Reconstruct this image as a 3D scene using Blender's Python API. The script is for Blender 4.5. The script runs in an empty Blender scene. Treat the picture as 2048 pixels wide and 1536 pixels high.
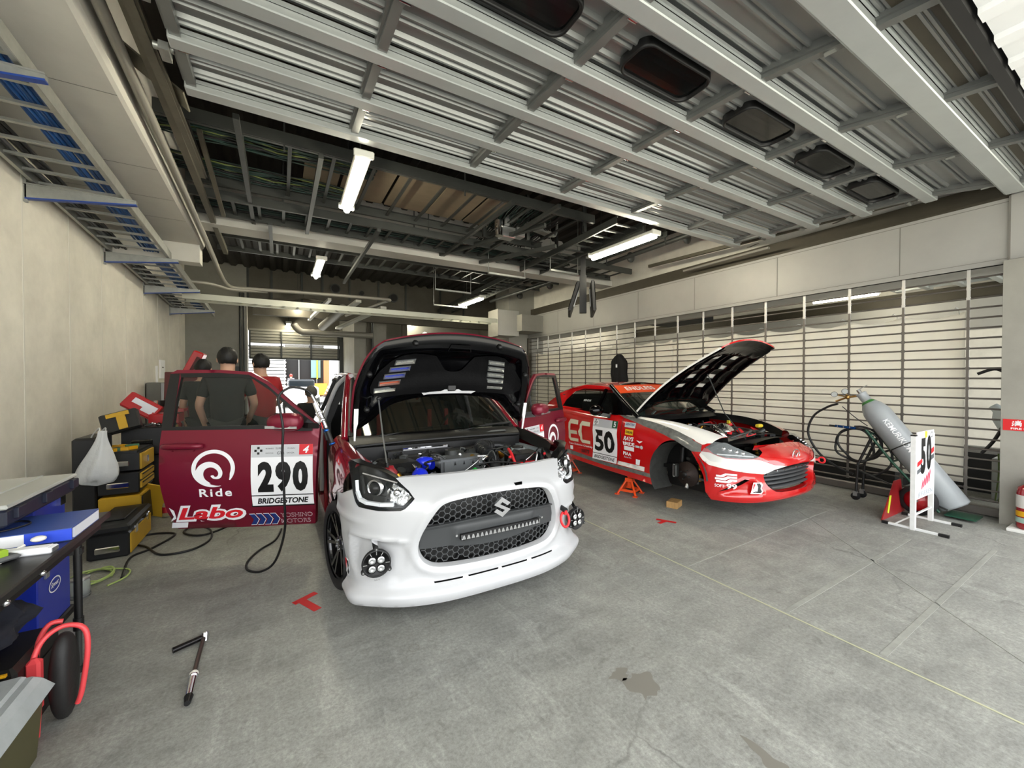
import bpy, math, random
from mathutils import Vector, Matrix, geometry
from math import sin, cos, pi, radians as rad
random.seed(7)
SC=bpy.context.scene; COL=SC.collection
# ---------------- camera ----------------
cd=bpy.data.cameras.new('camera'); CAM=bpy.data.objects.new('camera',cd); COL.objects.link(CAM)
cd.sensor_fit='HORIZONTAL'; cd.sensor_width=36; cd.lens=36*800/2048; cd.clip_start=.05; cd.clip_end=300
CAM.location=(0,0,1.45); CAM.rotation_euler=(rad(89.2),0,rad(-30.1)); SC.camera=CAM
# ---------------- world, sun, exposure ----------------
SC.view_settings.view_transform='Standard'; SC.view_settings.look='None'; SC.view_settings.gamma=1
SC.view_settings.exposure=1.45; SC.view_settings.use_curve_mapping=False
W=bpy.data.worlds.new('world'); SC.world=W; W.use_nodes=True
bg=W.node_tree.nodes['Background']; bg.inputs[0].default_value=(.95,.97,1,1); bg.inputs[1].default_value=1.7
sd=bpy.data.lights.new('sun','SUN'); sd.energy=9; sd.angle=.05; sd.color=(1,.96,.88)
SUN=bpy.data.objects.new('sun',sd); COL.objects.link(SUN); SUN.rotation_euler=(rad(-22),rad(8),0)
# ---------------- materials ----------------
MATS={}
def lin(h):
    if isinstance(h,str):
        h=h.lstrip('#'); c=[int(h[i:i+2],16)/255 for i in (0,2,4)]
        return tuple(x/12.92 if x<=.04045 else ((x+.055)/1.055)**2.4 for x in c)
    return h
def M(name,col='#808080',rough=.5,metal=0,bump=0,bscale=60,var=0,vscale=4,coat=0,emit=0,trans=0,alpha=1,ior=1.45,spec=.5,stretch=None,col2=None,bdist=.003):
    if name in MATS: return MATS[name]
    m=bpy.data.materials.new(name); m.use_nodes=True; nt=m.node_tree; b=nt.nodes['Principled BSDF']; MATS[name]=m
    c=lin(col); I=b.inputs
    I['Base Color'].default_value=(*c,1); I['Roughness'].default_value=rough; I['Metallic'].default_value=metal
    I['Coat Weight'].default_value=coat; I['Coat Roughness'].default_value=.05; I['Specular IOR Level'].default_value=spec
    if emit: I['Emission Color'].default_value=(*c,1); I['Emission Strength'].default_value=emit
    if trans: I['Transmission Weight'].default_value=trans; I['IOR'].default_value=ior
    if alpha<1: I['Alpha'].default_value=alpha
    if var or bump:
        tc=nt.nodes.new('ShaderNodeTexCoord'); mp=nt.nodes.new('ShaderNodeMapping'); nt.links.new(tc.outputs['Object'],mp.inputs[0])
        if stretch: mp.inputs['Scale'].default_value=stretch
    if var:
        n=nt.nodes.new('ShaderNodeTexNoise'); n.inputs['Scale'].default_value=vscale; n.inputs['Detail'].default_value=6; n.inputs['Roughness'].default_value=.65
        r=nt.nodes.new('ShaderNodeValToRGB'); nt.links.new(mp.outputs[0],n.inputs['Vector']); nt.links.new(n.outputs[0],r.inputs[0]); nt.links.new(r.outputs[0],I['Base Color'])
        c2=lin(col2) if col2 else None
        r.color_ramp.elements[0].position=.3; r.color_ramp.elements[1].position=.7
        r.color_ramp.elements[0].color=(*(c2 if c2 else [x*(1-var) for x in c]),1); r.color_ramp.elements[1].color=(*[min(1,x*(1+var*.6)) for x in c],1)
    if bump:
        n=nt.nodes.new('ShaderNodeTexNoise'); n.inputs['Scale'].default_value=bscale; n.inputs['Detail'].default_value=4
        bp=nt.nodes.new('ShaderNodeBump'); bp.inputs['Strength'].default_value=bump; bp.inputs['Distance'].default_value=bdist
        nt.links.new(mp.outputs[0],n.inputs['Vector']); nt.links.new(n.outputs[0],bp.inputs['Height']); nt.links.new(bp.outputs[0],I['Normal'])
    return m
def floor_mat():
    m=bpy.data.materials.new('concrete_floor'); m.use_nodes=True; nt=m.node_tree; N=nt.nodes; L=nt.links; b=N['Principled BSDF']
    tc=N.new('ShaderNodeTexCoord')
    def noise(sc,det=6,ro=.6,st=(1,1,1),dist=0):
        mp=N.new('ShaderNodeMapping'); mp.inputs['Scale'].default_value=st; L.new(tc.outputs['Object'],mp.inputs[0])
        n=N.new('ShaderNodeTexNoise'); n.inputs['Scale'].default_value=sc; n.inputs['Detail'].default_value=det; n.inputs['Roughness'].default_value=ro; n.inputs['Distortion'].default_value=dist
        L.new(mp.outputs[0],n.inputs['Vector']); return n.outputs[0]
    def ramp(v,p0,p1,c0=0,c1=1):
        r=N.new('ShaderNodeMapRange'); r.inputs[1].default_value=p0; r.inputs[2].default_value=p1; r.inputs[3].default_value=c0; r.inputs[4].default_value=c1; L.new(v,r.inputs[0]); return r.outputs[0]
    def mix(f,a,c,mode='MIX'):
        x=N.new('ShaderNodeMix'); x.data_type='RGBA'; x.blend_type=mode
        if isinstance(f,float): x.inputs[0].default_value=f
        else: L.new(f,x.inputs[0])
        for i,q in ((6,a),(7,c)):
            if isinstance(q,tuple): x.inputs[i].default_value=(*q,1)
            else: L.new(q,x.inputs[i])
        return x.outputs[2]
    c=mix(ramp(noise(.9,8,.7),.35,.65),lin('#7d7d78'),lin('#9d9e97'))
    c=mix(ramp(noise(3.2,8,.7,(1,2.2,1)),.35,.7),c,lin('#adaea6'),'MIX')
    c=mix(ramp(noise(2.0,7,.75,(3.5,.8,1),.6),.52,.72,0,.7),c,lin('#c2c3bb'))
    c=mix(ramp(noise(55,5,.8),.36,.7,.6,0),c,lin('#5b5b57'))
    c=mix(ramp(noise(7,6,.7,(1,1,1),1.2),.58,.72,0,.6),c,lin('#676660'))
    c=mix(ramp(noise(240,3,.6),.55,.8,0,.3),c,lin('#bfc0ba'))
    # hairline cracks
    v=N.new('ShaderNodeTexVoronoi'); v.feature='DISTANCE_TO_EDGE'; v.inputs['Scale'].default_value=.55
    w=N.new('ShaderNodeMapping'); wn=N.new('ShaderNodeTexNoise'); wn.inputs['Scale'].default_value=2.2; wn.inputs['Detail'].default_value=5; L.new(tc.outputs['Object'],wn.inputs['Vector'])
    va=N.new('ShaderNodeVectorMath'); va.operation='MULTIPLY_ADD'; L.new(wn.outputs[1],va.inputs[0]); va.inputs[1].default_value=(.55,.55,0); L.new(tc.outputs['Object'],va.inputs[2]); L.new(va.outputs[0],v.inputs['Vector'])
    crack=ramp(v.outputs['Distance'],.0,.006,1,0); mm=N.new('ShaderNodeMath'); mm.operation='MULTIPLY'; L.new(crack,mm.inputs[0]); L.new(ramp(noise(.8,3,.5),.45,.6,0,.55),mm.inputs[1])
    c=mix(mm.outputs[0],c,lin('#50504c'))
    L.new(c,b.inputs['Base Color'])
    L.new(ramp(noise(2.5,6,.7),.3,.7,.42,.72),b.inputs['Roughness']); b.inputs['Specular IOR Level'].default_value=.4
    bp=N.new('ShaderNodeBump'); bp.inputs['Strength'].default_value=.35; bp.inputs['Distance'].default_value=.004; L.new(noise(60,6,.7),bp.inputs['Height']); L.new(bp.outputs[0],b.inputs['Normal'])
    return m
BLK=M('black_plastic','#070707',.5,bump=.1,bscale=200); BLKG=M('black_gloss','#020203',.14,coat=.12,spec=.25); RUB=M('rubber','#111112',.75,bump=.25,bscale=120)
WHT=M('white_paint','#b9babb',.32,coat=.4); RED1=M('wine_red_wrap','#74122a',.36,metal=.25,coat=.1); RED1G=M('wine_red_gloss','#7c1020',.12,coat=1)
RED2=M('bright_red_paint','#c01415',.16,coat=1); STEEL=M('galvanised_steel','#a9aba6',.42,metal=.75,var=.15,vscale=12,bump=.05); CHR=M('chrome','#e8e8ea',.08,metal=1)
ALU=M('aluminium','#b9bbbb',.3,metal=.85,bump=.05,bscale=40); DSTEEL=M('dark_steel','#434543',.45,metal=.5,var=.2); WHD=M('white_decal','#f2f3f4',.45); BKD=M('black_decal','#0a0a0b',.4); RDD=M('red_decal','#d92028',.4)
GLASS=M('glass','#c9d2cc',.03,alpha=.22,spec=.8); DGLASS=M('dark_glass','#0d100f',.03,alpha=.72,spec=.9); YEL=M('yellow_plastic','#d9a213',.4,var=.1); BLUE=M('blue_paint','#1233b8',.3,coat=.4); BLUD=M('blue_silicone','#1a30d8',.28,coat=.3)
GREY=M('grey_plastic','#5d5f60',.5,bump=.1); CLOTHN=M('navy_cloth','#11141f',.9,bump=.5,bscale=30); GRN=M('dark_green_paint','#1b4a37',.4); ORG=M('orange_paint','#e8501a',.35,coat=.4)
CLEAR=M('clear_plastic','#dfe6e6',.18,alpha=.42,spec=.7); SKIN=M('skin','#c49a80',.55); HAIR=M('black_hair','#0c0a09',.6,bump=.6,bscale=150)
RED3=M('tool_red','#b01418',.35,coat=.3,var=.1); WIRE=M('cable_black','#0e0e0f',.5); GUN=M('gunmetal','#2b2c2d',.35,metal=.7)
# ---------- curve / surface helpers (pure python) ----------
def interp(pts):
    """smooth (pchip-like) 1-D interpolation through (x,y) pairs"""
    xs=[p[0] for p in pts]; ys=[p[1] for p in pts]; n=len(xs)
    d=[(ys[i+1]-ys[i])/(xs[i+1]-xs[i]) for i in range(n-1)]
    m=[d[0]]+[0 if d[i-1]*d[i]<=0 else 2*d[i-1]*d[i]/(d[i-1]+d[i]) for i in range(1,n-1)]+[d[-1]]
    def f(x):
        if x<=xs[0]: return ys[0]+m[0]*(x-xs[0])*0.0
        if x>=xs[-1]: return ys[-1]
        i=0
        while x>xs[i+1]: i+=1
        h=xs[i+1]-xs[i]; t=(x-xs[i])/h
        return ((1+2*t)*(1-t)**2*ys[i]+t*(1-t)**2*h*m[i]+t*t*(3-2*t)*ys[i+1]+t*t*(t-1)*h*m[i+1])
    return f
def polycurve(pts,k=8,closed=False):
    """Catmull-Rom through points of any dimension"""
    n=len(pts); out=[]
    g=(lambda i:pts[i%n]) if closed else (lambda i:pts[min(max(i,0),n-1)])
    for i in range(n if closed else n-1):
        a,b,c,d=g(i-1),g(i),g(i+1),g(i+2)
        for j in range(k):
            t=j/k
            out.append(tuple(.5*((2*b[q])+(-a[q]+c[q])*t+(2*a[q]-5*b[q]+4*c[q]-d[q])*t*t+(-a[q]+3*b[q]-3*c[q]+d[q])*t**3) for q in range(len(b))))
    if not closed: out.append(tuple(pts[-1]))
    return out
def plancurve(pts):
    """plan outline of one half (x>=0), parametrised by arc length; mirrored for negative u"""
    c=polycurve(pts,10); L=[0]
    for a,b in zip(c,c[1:]): L.append(L[-1]+math.hypot(b[0]-a[0],b[1]-a[1]))
    def f(u):
        s=-1 if u<0 else 1; u=abs(u)
        if u>=L[-1]:
            a,b=c[-2],c[-1]; l=L[-1]-L[-2]; t=(u-L[-1])/l
            x,y=b[0]+(b[0]-a[0])*t,b[1]+(b[1]-a[1])*t; nx,ny=(b[1]-a[1])/l,-(b[0]-a[0])/l
        else:
            lo,hi=0,len(L)-1
            while hi-lo>1:
                m=(lo+hi)//2
                if L[m]<=u: lo=m
                else: hi=m
            t=(u-L[lo])/(L[hi]-L[lo]); a,b=c[lo],c[hi]
            x,y=a[0]+(b[0]-a[0])*t,a[1]+(b[1]-a[1])*t
            def tg(i):
                i0,i1=max(i-1,0),min(i+1,len(c)-1); dx,dy=c[i1][0]-c[i0][0],c[i1][1]-c[i0][1]; l=math.hypot(dx,dy); return dx/l,dy/l
            ta,tb=tg(lo),tg(hi); dx,dy=ta[0]+(tb[0]-ta[0])*t,ta[1]+(tb[1]-ta[1])*t; l=math.hypot(dx,dy); nx,ny=dy/l,-dx/l
        return s*x,y,s*nx,ny
    f.L=L[-1]
    return f
def sstep(a,b,x):
    t=min(max((x-a)/(b-a),0),1); return t*t*(3-2*t)
# front fascia of the white-nosed hatchback: u = arc length from the centre line, z = height
plan1=plancurve([(0,0),(.2,.004),(.36,.02),(.5,.055),(.62,.105),(.72,.175),(.80,.275),(.845,.39),(.865,.52),(.8675,.70)])
prof1=interp([(.12,.03),(.14,.012),(.18,.0),(.22,.012),(.25,.034),(.3,.045),(.36,.045),(.5,.03),(.6,.01),(.68,.0),(.72,.008),(.77,.045),(.81,.085),(.85,.14),(.90,.22),(.97,.34)])
side1=interp([(.12,.03),(.14,.012),(.18,.0),(.24,.02),(.5,.0),(.7,.0),(.8,.01),(.97,.05)])
def fascia1(u,z,off=0.0):
    x,y,nx,ny=plan1(u)
    a=sstep(.45,.95,abs(u)); d=prof1(z)*(1-a)+side1(z)*a
    return (x-nx*(d-off), y+d*(1-a)*1.0-(ny*d*a)-(off*-ny) if a<1 else y-ny*(d-off), z) if False else (x-nx*d*a+nx*off, y+d*(1-a)-ny*d*a+ny*off, z)
plan2=plancurve([(0,0),(.2,.008),(.38,.035),(.52,.08),(.64,.15),(.74,.25),(.81,.37),(.85,.50),(.865,.64),(.8675,.8)])
prof2=interp([(.20,.07),(.235,.03),(.27,.0),(.34,.0),(.45,.015),(.58,.0),(.63,.01),(.68,.05),(.73,.12),(.77,.20),(.80,.29),(.84,.42)])
side2p=interp([(.20,.03),(.235,.01),(.27,.0),(.6,.0),(.66,.01),(.72,.04),(.78,.09),(.84,.16)])
def fascia2(u,z,off=0.0):
    x,y,nx,ny=plan2(u);a=sstep(.4,.95,abs(u));d=prof2(z)*(1-a)+side2p(z)*a
    return (x-nx*d*a+nx*off, y+d*(1-a)-ny*d*a+ny*off, z)
# ---------- mesh builder ----------
class MB:
    def __init__(s,*mats): s.v=[];s.f=[];s.mi=[];s.sm=[];s.mats=list(mats) or [GREY];s.T=None
    def mid(s,m):
        if m is None: return 0
        if isinstance(m,int): return m
        if m not in s.mats: s.mats.append(m)
        return s.mats.index(m)
    def add(s,vs,fs,m=None,sm=False):
        o=len(s.v); T=s.T
        s.v+= [tuple(T@Vector(p)) for p in vs] if T is not None else [tuple(p) for p in vs]
        i=s.mid(m)
        for f in fs: s.f.append(tuple(o+k for k in f)); s.mi.append(i); s.sm.append(sm)
        return s
    def box(s,c,d,m=None,rz=0,R=None,bev=0,tap=1):
        x,y,z=d[0]/2,d[1]/2,d[2]/2
        Rm=R if R is not None else Matrix.Rotation(rz,3,'Z')
        b=min(bev,x*.9,y*.9,z*.9)
        if b<=0:
            vs=[(sx*x*(tap if sz>0 else 1),sy*y*(tap if sz>0 else 1),sz*z) for sz in (-1,1) for sx,sy in ((-1,-1),(1,-1),(1,1),(-1,1))]
            fs=[(3,2,1,0),(4,5,6,7),(0,1,5,4),(1,2,6,5),(2,3,7,6),(3,0,4,7)]
        else:
            vs=[];fs=[]
            rings=[(-z,b),(-z+b,0),(z-b,0),(z,b)]
            for zz,i in rings:
                k=tap if zz>0 else 1
                X,Y=x*k-i,y*k-i; c2=b*.6 if i==0 else b*.3
                vs+=[(-X+c2,-Y,zz),(X-c2,-Y,zz),(X,-Y+c2,zz),(X,Y-c2,zz),(X-c2,Y,zz),(-X+c2,Y,zz),(-X,Y-c2,zz),(-X,-Y+c2,zz)]
            for r in range(3):
                for k in range(8): a=r*8+k;q=r*8+(k+1)%8; fs.append((a,q,q+8,a+8))
            fs.append(tuple(range(7,-1,-1))); fs.append(tuple(range(24,32)))
        C=Vector(c)
        return s.add([Rm@Vector(p)+C for p in vs],fs,m)
    def bb(s,a,b,m=None,bev=0):
        return s.box([(a[i]+b[i])/2 for i in range(3)],[abs(b[i]-a[i]) for i in range(3)],m,bev=bev)
    def bar(s,p,q,w,h,m=None,up=(0,0,1)):
        "rectangular bar p->q, width w (sideways), height h (up)"
        p=Vector(p);q=Vector(q);d=q-p;L=d.length
        if L<1e-6:return s
        d/=L;u=Vector(up)
        if abs(d.dot(u))>.98:u=Vector((1,0,0))
        x=d.cross(u).normalized();z=x.cross(d)
        R=Matrix((x,d,z)).transposed()
        return s.box((p+q)/2,(w,L,h),m,R=R)
    def cyl(s,p,q,r,r2=None,n=12,m=None,cap=True):
        r2=r if r2 is None else r2;p=Vector(p);q=Vector(q);d=(q-p).normalized()
        u=Vector((0,0,1)) if abs(d.z)<.9 else Vector((1,0,0));x=d.cross(u).normalized();y=d.cross(x)
        vs=[];
        for c,rr in ((p,r),(q,r2)):
            for k in range(n): a=2*pi*k/n;vs.append(c+(x*cos(a)+y*sin(a))*rr)
        s.add(vs,[(k,(k+1)%n,n+(k+1)%n,n+k) for k in range(n)],m,True)
        if cap: s.add(vs,[tuple(range(n-1,-1,-1)),tuple(range(n,2*n))],m)
        return s
    def tube(s,pts,r,n=8,m=None,closed=False,k=0,cap=True):
        P=polycurve([tuple(p) for p in pts],k,closed) if k else pts
        P=[Vector(p) for p in P];N=len(P);rf=r if callable(r) else (lambda t:r)
        vs=[];px=None
        for i,p in enumerate(P):
            if closed: d=P[(i+1)%N]-P[i-1]
            else: d=P[min(i+1,N-1)]-P[max(i-1,0)]
            d=d.normalized() if d.length>1e-9 else Vector((0,0,1))
            if px is None: u=Vector((0,0,1)) if abs(d.z)<.9 else Vector((1,0,0)); px=d.cross(u).normalized()
            else:
                px=(px-d*px.dot(d)); px=px.normalized() if px.length>1e-6 else d.orthogonal().normalized()
            y=d.cross(px);rr=rf(i/max(N-1,1))
            for q in range(n): a=2*pi*q/n;vs.append(p+(px*cos(a)+y*sin(a))*rr)
        fs=[];R=N if closed else N-1
        for i in range(R):
            for q in range(n): a=i*n+q;b=i*n+(q+1)%n;c=((i+1)%N)*n;fs.append((a,b,c+(q+1)%n,c+q))
        s.add(vs,fs,m,True)
        if not closed and cap: s.add(vs,[tuple(range(n-1,-1,-1)),tuple(range((N-1)*n,N*n))],m)
        return s
    def lathe(s,prof,o=(0,0,0),ax=(0,0,1),n=24,m=None,sm=True):
        "prof: list of (r,h) along axis ax"
        d=Vector(ax).normalized();u=Vector((0,0,1)) if abs(d.z)<.9 else Vector((1,0,0));x=u.cross(d).normalized();y=d.cross(x);o=Vector(o)
        vs=[o+d*h+(x*cos(2*pi*k/n)+y*sin(2*pi*k/n))*r for r,h in prof for k in range(n)]
        fs=[(i*n+k,i*n+(k+1)%n,(i+1)*n+(k+1)%n,(i+1)*n+k) for i in range(len(prof)-1) for k in range(n)]
        return s.add(vs,fs,m,sm)
    def sph(s,c,r,m=None,n=12,sc=(1,1,1),R=None):
        h=n//2;vs=[];C=Vector(c)
        for i in range(h+1):
            t=pi*i/h
            for k in range(n):
                a=2*pi*k/n;p=Vector((r*sin(t)*cos(a)*sc[0],r*sin(t)*sin(a)*sc[1],r*cos(t)*sc[2]))
                vs.append((R@p if R is not None else p)+C)
        return s.add(vs,[(i*n+k,(i+1)*n+k,(i+1)*n+(k+1)%n,i*n+(k+1)%n) for i in range(h) for k in range(n)],m,True)
    def grid(s,fn,us,vs_,m=None,sm=True,flip=False):
        nu,nv=len(us),len(vs_);vs=[fn(u,v) for v in vs_ for u in us]
        fs=[((j*nu+i),(j*nu+i+1),((j+1)*nu+i+1),((j+1)*nu+i)) for j in range(nv-1) for i in range(nu-1)]
        if flip: fs=[f[::-1] for f in fs]
        return s.add(vs,fs,m,sm)
    def prism(s,out,fn,t=None,m=None,side=None,sm=False):
        """2-D polygon mapped by fn(x,y,k) with k=0 front, k=1 back; t unused"""
        n=len(out);tri=geometry.tessellate_polygon([[Vector((p[0],p[1],0)) for p in out]])
        ar=sum(out[i][0]*out[(i+1)%n][1]-out[(i+1)%n][0]*out[i][1] for i in range(n))
        F=[fn(p[0],p[1],0) for p in out];B=[fn(p[0],p[1],1) for p in out]
        fs=[]
        for a,b,c in tri:
            o=(out[b][0]-out[a][0])*(out[c][1]-out[a][1])-(out[c][0]-out[a][0])*(out[b][1]-out[a][1])
            fs.append((a,b,c) if o>0 else (a,c,b))
        s.add(F,fs,m,sm); s.add(B,[f[::-1] for f in fs],m,sm)
        q=[(i,n+i,n+(i+1)%n,(i+1)%n) for i in range(n)]
        if ar<0:q=[f[::-1] for f in q]
        s.add(F+B,q,side if side is not None else m,sm); return s
    def patch(s,outline,holes,fn,h,m=None,sm=True,flip=False,hy=None):
        """triangulated patch of the 2-D domain inside outline minus holes, mapped by fn(u,v)"""
        hy=hy or h
        def dens(P):
            o=[]
            for i in range(len(P)):
                a,b=P[i],P[(i+1)%len(P)];L=math.hypot((b[0]-a[0])/h,(b[1]-a[1])/hy);k=max(1,int(math.ceil(L-.2)))
                o+=[(a[0]+(b[0]-a[0])*j/k,a[1]+(b[1]-a[1])*j/k) for j in range(k)]
            return o
        loops=[dens(outline)]+[dens(x) for x in holes];V=[];E=[]
        for l in loops:
            o=len(V);V+=[Vector(p) for p in l];E+=[(o+i,o+(i+1)%len(l)) for i in range(len(l))]
        x0=min(p[0] for p in loops[0]);x1=max(p[0] for p in loops[0]);y0=min(p[1] for p in loops[0]);y1=max(p[1] for p in loops[0])
        bnd=[(p[0]/h,p[1]/hy) for l in loops for p in l];cell={}
        for p in bnd: cell.setdefault((int(p[0]//1),int(p[1]//1)),[]).append(p)
        j=0;y=y0+hy*.5
        while y<y1:
            x=x0+h*(.5 if j%2 else .25)
            while x<x1:
                q=(x/h,y/hy);ci=(int(q[0]//1),int(q[1]//1))
                near=any((p[0]-q[0])**2+(p[1]-q[1])**2<.36 for a in (-1,0,1) for b in (-1,0,1) for p in cell.get((ci[0]+a,ci[1]+b),()))
                if not near and inpoly(loops[0],x,y) and not any(inpoly(l,x,y) for l in loops[1:]): V.append(Vector((x,y)))
                x+=h
            y+=hy;j+=1
        r=geometry.delaunay_2d_cdt(V,E,[],0,1e-7);vv,ff=r[0],r[2];fs=[]
        for f in ff:
            cx=sum(vv[i].x for i in f)/len(f);cy=sum(vv[i].y for i in f)/len(f)
            if inpoly(loops[0],cx,cy) and not any(inpoly(l,cx,cy) for l in loops[1:]):
                o=(vv[f[1]]-vv[f[0]]).cross(vv[f[2]]-vv[f[0]]);f=tuple(f) if o>0 else tuple(f[::-1]);fs.append(f[::-1] if flip else f)
        return s.add([fn(p.x,p.y) for p in vv],fs,m,sm)
    def loft(s,loops,m=None,sm=True,closed=True,flip=False):
        n=len(loops[0]);vs=[p for l in loops for p in l];fs=[]
        for i in range(len(loops)-1):
            for k in range(n if closed else n-1):
                f=(i*n+k,i*n+(k+1)%n,(i+1)*n+(k+1)%n,(i+1)*n+k);fs.append(f[::-1] if flip else f)
        return s.add(vs,fs,m,sm)
    def build(s,name,parent=None,label=None,world=False):
        me=bpy.data.meshes.new(name);vs=s.v
        if parent is not None and world:
            inv=parent_matrix(parent).inverted();vs=[tuple(inv@Vector(p)) for p in vs]
        me.from_pydata(vs,[],s.f)
        for m in s.mats: me.materials.append(m)
        me.polygons.foreach_set('material_index',s.mi);me.polygons.foreach_set('use_smooth',s.sm);me.update()
        o=bpy.data.objects.new(name,me);COL.objects.link(o)
        if parent is not None:o.parent=parent
        if label:o['label']=label
        return o
def parent_matrix(p):
    m=Matrix.Identity(4)
    while p is not None: m=p.matrix_basis@m;p=p.parent
    return m
def inpoly(P,x,y):
    c=False;j=len(P)-1
    for i in range(len(P)):
        if (P[i][1]>y)!=(P[j][1]>y) and x<(P[j][0]-P[i][0])*(y-P[i][1])/(P[j][1]-P[i][1])+P[i][0]: c=not c
        j=i
    return c
def dpoly(P,x,y):
    "distance to polygon outline"
    b=9
    for i in range(len(P)):
        ax,ay=P[i-1];bx,by=P[i];dx,dy=bx-ax,by-ay;l=dx*dx+dy*dy
        t=0 if l==0 else max(0,min(1,((x-ax)*dx+(y-ay)*dy)/l));b=min(b,math.hypot(x-ax-dx*t,y-ay-dy*t))
    return b
def thing(name,label,cat,loc=(0,0,0),rz=0,group=None,rot=None):
    o=bpy.data.objects.new(name,None);COL.objects.link(o);o.location=loc;o.rotation_euler=rot or (0,0,rz);o.empty_display_size=.1
    return tag(o,label,cat,group)
def tag(o,label,cat,group=None):
    o['label']=label;o['category']=cat
    if group:o['group']=group
    return o
def struct(o,label=None): o['kind']='structure'; 
def dup(root,loc,rz=None,label=None,parent=None,s=None):
    r=root.copy();COL.objects.link(r)
    if loc is not None:r.location=loc
    if rz is not None:r.rotation_euler=(0,0,rz)
    if s:r.scale=s
    if label:r['label']=label
    if parent is not None:r.parent=parent
    for ch in list(root.children):
        c=ch.copy();COL.objects.link(c);c.parent=r
        for g in ch.children:
            d=g.copy();COL.objects.link(d);d.parent=c
    return r
def text_geo(txt,size=1,bold=0,shear=0,sx=1,res=3,align='CENTER',space=1):
    cu=bpy.data.curves.new('t','FONT');cu.body=txt;cu.size=size;cu.offset=bold*size;cu.shear=shear;cu.resolution_u=res;cu.align_x=align;cu.align_y='CENTER';cu.space_character=space
    o=bpy.data.objects.new('t',cu);COL.objects.link(o);bpy.context.view_layer.update()
    me=o.to_mesh();vs=[(v.co.x*sx,v.co.y) for v in me.vertices];fs=[tuple(p.vertices) for p in me.polygons];o.to_mesh_clear();bpy.data.objects.remove(o);bpy.data.curves.remove(cu)
    return vs,fs
def fit(vs,w=None,h=None):
    "centre and scale 2-D verts to width / height"
    if not vs: return vs
    x0=min(p[0] for p in vs);x1=max(p[0] for p in vs);y0=min(p[1] for p in vs);y1=max(p[1] for p in vs)
    kx=w/(x1-x0) if w else None;ky=h/(y1-y0) if h else None;kx=kx or ky;ky=ky or kx
    return [((p[0]-(x0+x1)/2)*kx,(p[1]-(y0+y1)/2)*ky) for p in vs]
def put_text(mb,txt,fn,cx,cy,w=None,h=None,m=None,bold=0,shear=0,lift=0,ang=0,space=1):
    "text laid on the surface fn(x,y,lift)"
    vs,fs=text_geo(txt,1,bold,shear,space=space);vs=fit(vs,w,h);ca,sa=cos(ang),sin(ang)
    mb.add([fn(cx+x*ca-y*sa,cy+x*sa+y*ca,lift) for x,y in vs],fs,m)
def put_poly(mb,pts,fn,m=None,lift=0,h=None):
    "flat shape laid on the surface"
    if h: mb.patch(pts,[],lambda x,y:fn(x,y,lift),h,m); return
    tri=geometry.tessellate_polygon([[Vector((p[0],p[1],0)) for p in pts]]);fs=[]
    for a,b,c in tri:
        o=(pts[b][0]-pts[a][0])*(pts[c][1]-pts[a][1])-(pts[c][0]-pts[a][0])*(pts[b][1]-pts[a][1]);fs.append((a,b,c) if o>0 else (a,c,b))
    mb.add([fn(x,y,lift) for x,y in pts],fs,m)
def rrect(cx,cy,w,h,r,k=4):
    return [(cx+sx*(w/2-r)+r*cos(a+j*pi/2/k),cy+sy*(h/2-r)+r*sin(a+j*pi/2/k)) for sx,sy,a in ((1,1,0),(-1,1,pi/2),(-1,-1,pi),(1,-1,1.5*pi)) for j in range(k+1)]
def circ(cx,cy,r,n=32,a0=0,a1=2*pi,ry=None): return [(cx+r*cos(a0+(a1-a0)*k/n),cy+(ry or r)*sin(a0+(a1-a0)*k/n)) for k in range(n)]
# ================= SETTING =================
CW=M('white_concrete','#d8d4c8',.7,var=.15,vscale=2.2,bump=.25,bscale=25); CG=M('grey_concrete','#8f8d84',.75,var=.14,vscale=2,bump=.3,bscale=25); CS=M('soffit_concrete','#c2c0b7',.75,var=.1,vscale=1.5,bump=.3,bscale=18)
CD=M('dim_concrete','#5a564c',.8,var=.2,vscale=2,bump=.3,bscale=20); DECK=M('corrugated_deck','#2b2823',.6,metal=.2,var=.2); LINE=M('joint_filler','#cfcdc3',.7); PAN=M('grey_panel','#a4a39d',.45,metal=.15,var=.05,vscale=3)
BRN=M('brown_steel','#4a4539',.5,metal=.3,var=.15); DARK=M('dark_gap','#1c1b19',.8)
b=MB(floor_mat());b.bb((-2.4,-3.0,-.2),(16,17,0));o=b.build('floor');struct(o)
b=MB(M('apron_concrete','#b4b3aa',.85,var=.15,vscale=2,bump=.4));b.bb((-60,-40,-.3),(60,-3.001,-.02));o=b.build('ground_apron');struct(o)
b=MB(M('yard_asphalt','#9a9a95',.85,var=.15,vscale=2));b.bb((-30,17.001,-.3),(40,60,-.02));o=b.build('ground_yard');struct(o)
# floor joints
b=MB(M('joint_yellow','#b4b496',.6));b.bb((2.679,-.6,.0005),(2.689,3.2,.003));b.bb((2.68,3.2,.0005),(2.688,12,.003));o=b.build('trim_1');struct(o)
b=MB(M('worn_joint','#92938b',.7,var=.2,vscale=9))
for p,q,w in (((2.72,1.28),(4.9,1.31),.03),((2.72,1.98),(5.2,2.05),.02),((2.72,.82),(5.2,.86),.03),((3.15,.3),(4.9,2.2),.012)):
    b.bar((*p,.001),(*q,.001),w,.002)
o=b.build('trim_2');struct(o)
# left wall with joint strips
b=MB(CW,LINE);b.bb((-2.2,.35,0),(-1.95,12.4,4.4))
y=.7
while y<12: b.bb((-1.9502,y,0),(-1.947,y+.02,4.2),1);y+=.9
o=b.build('wall_left');struct(o)
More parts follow.
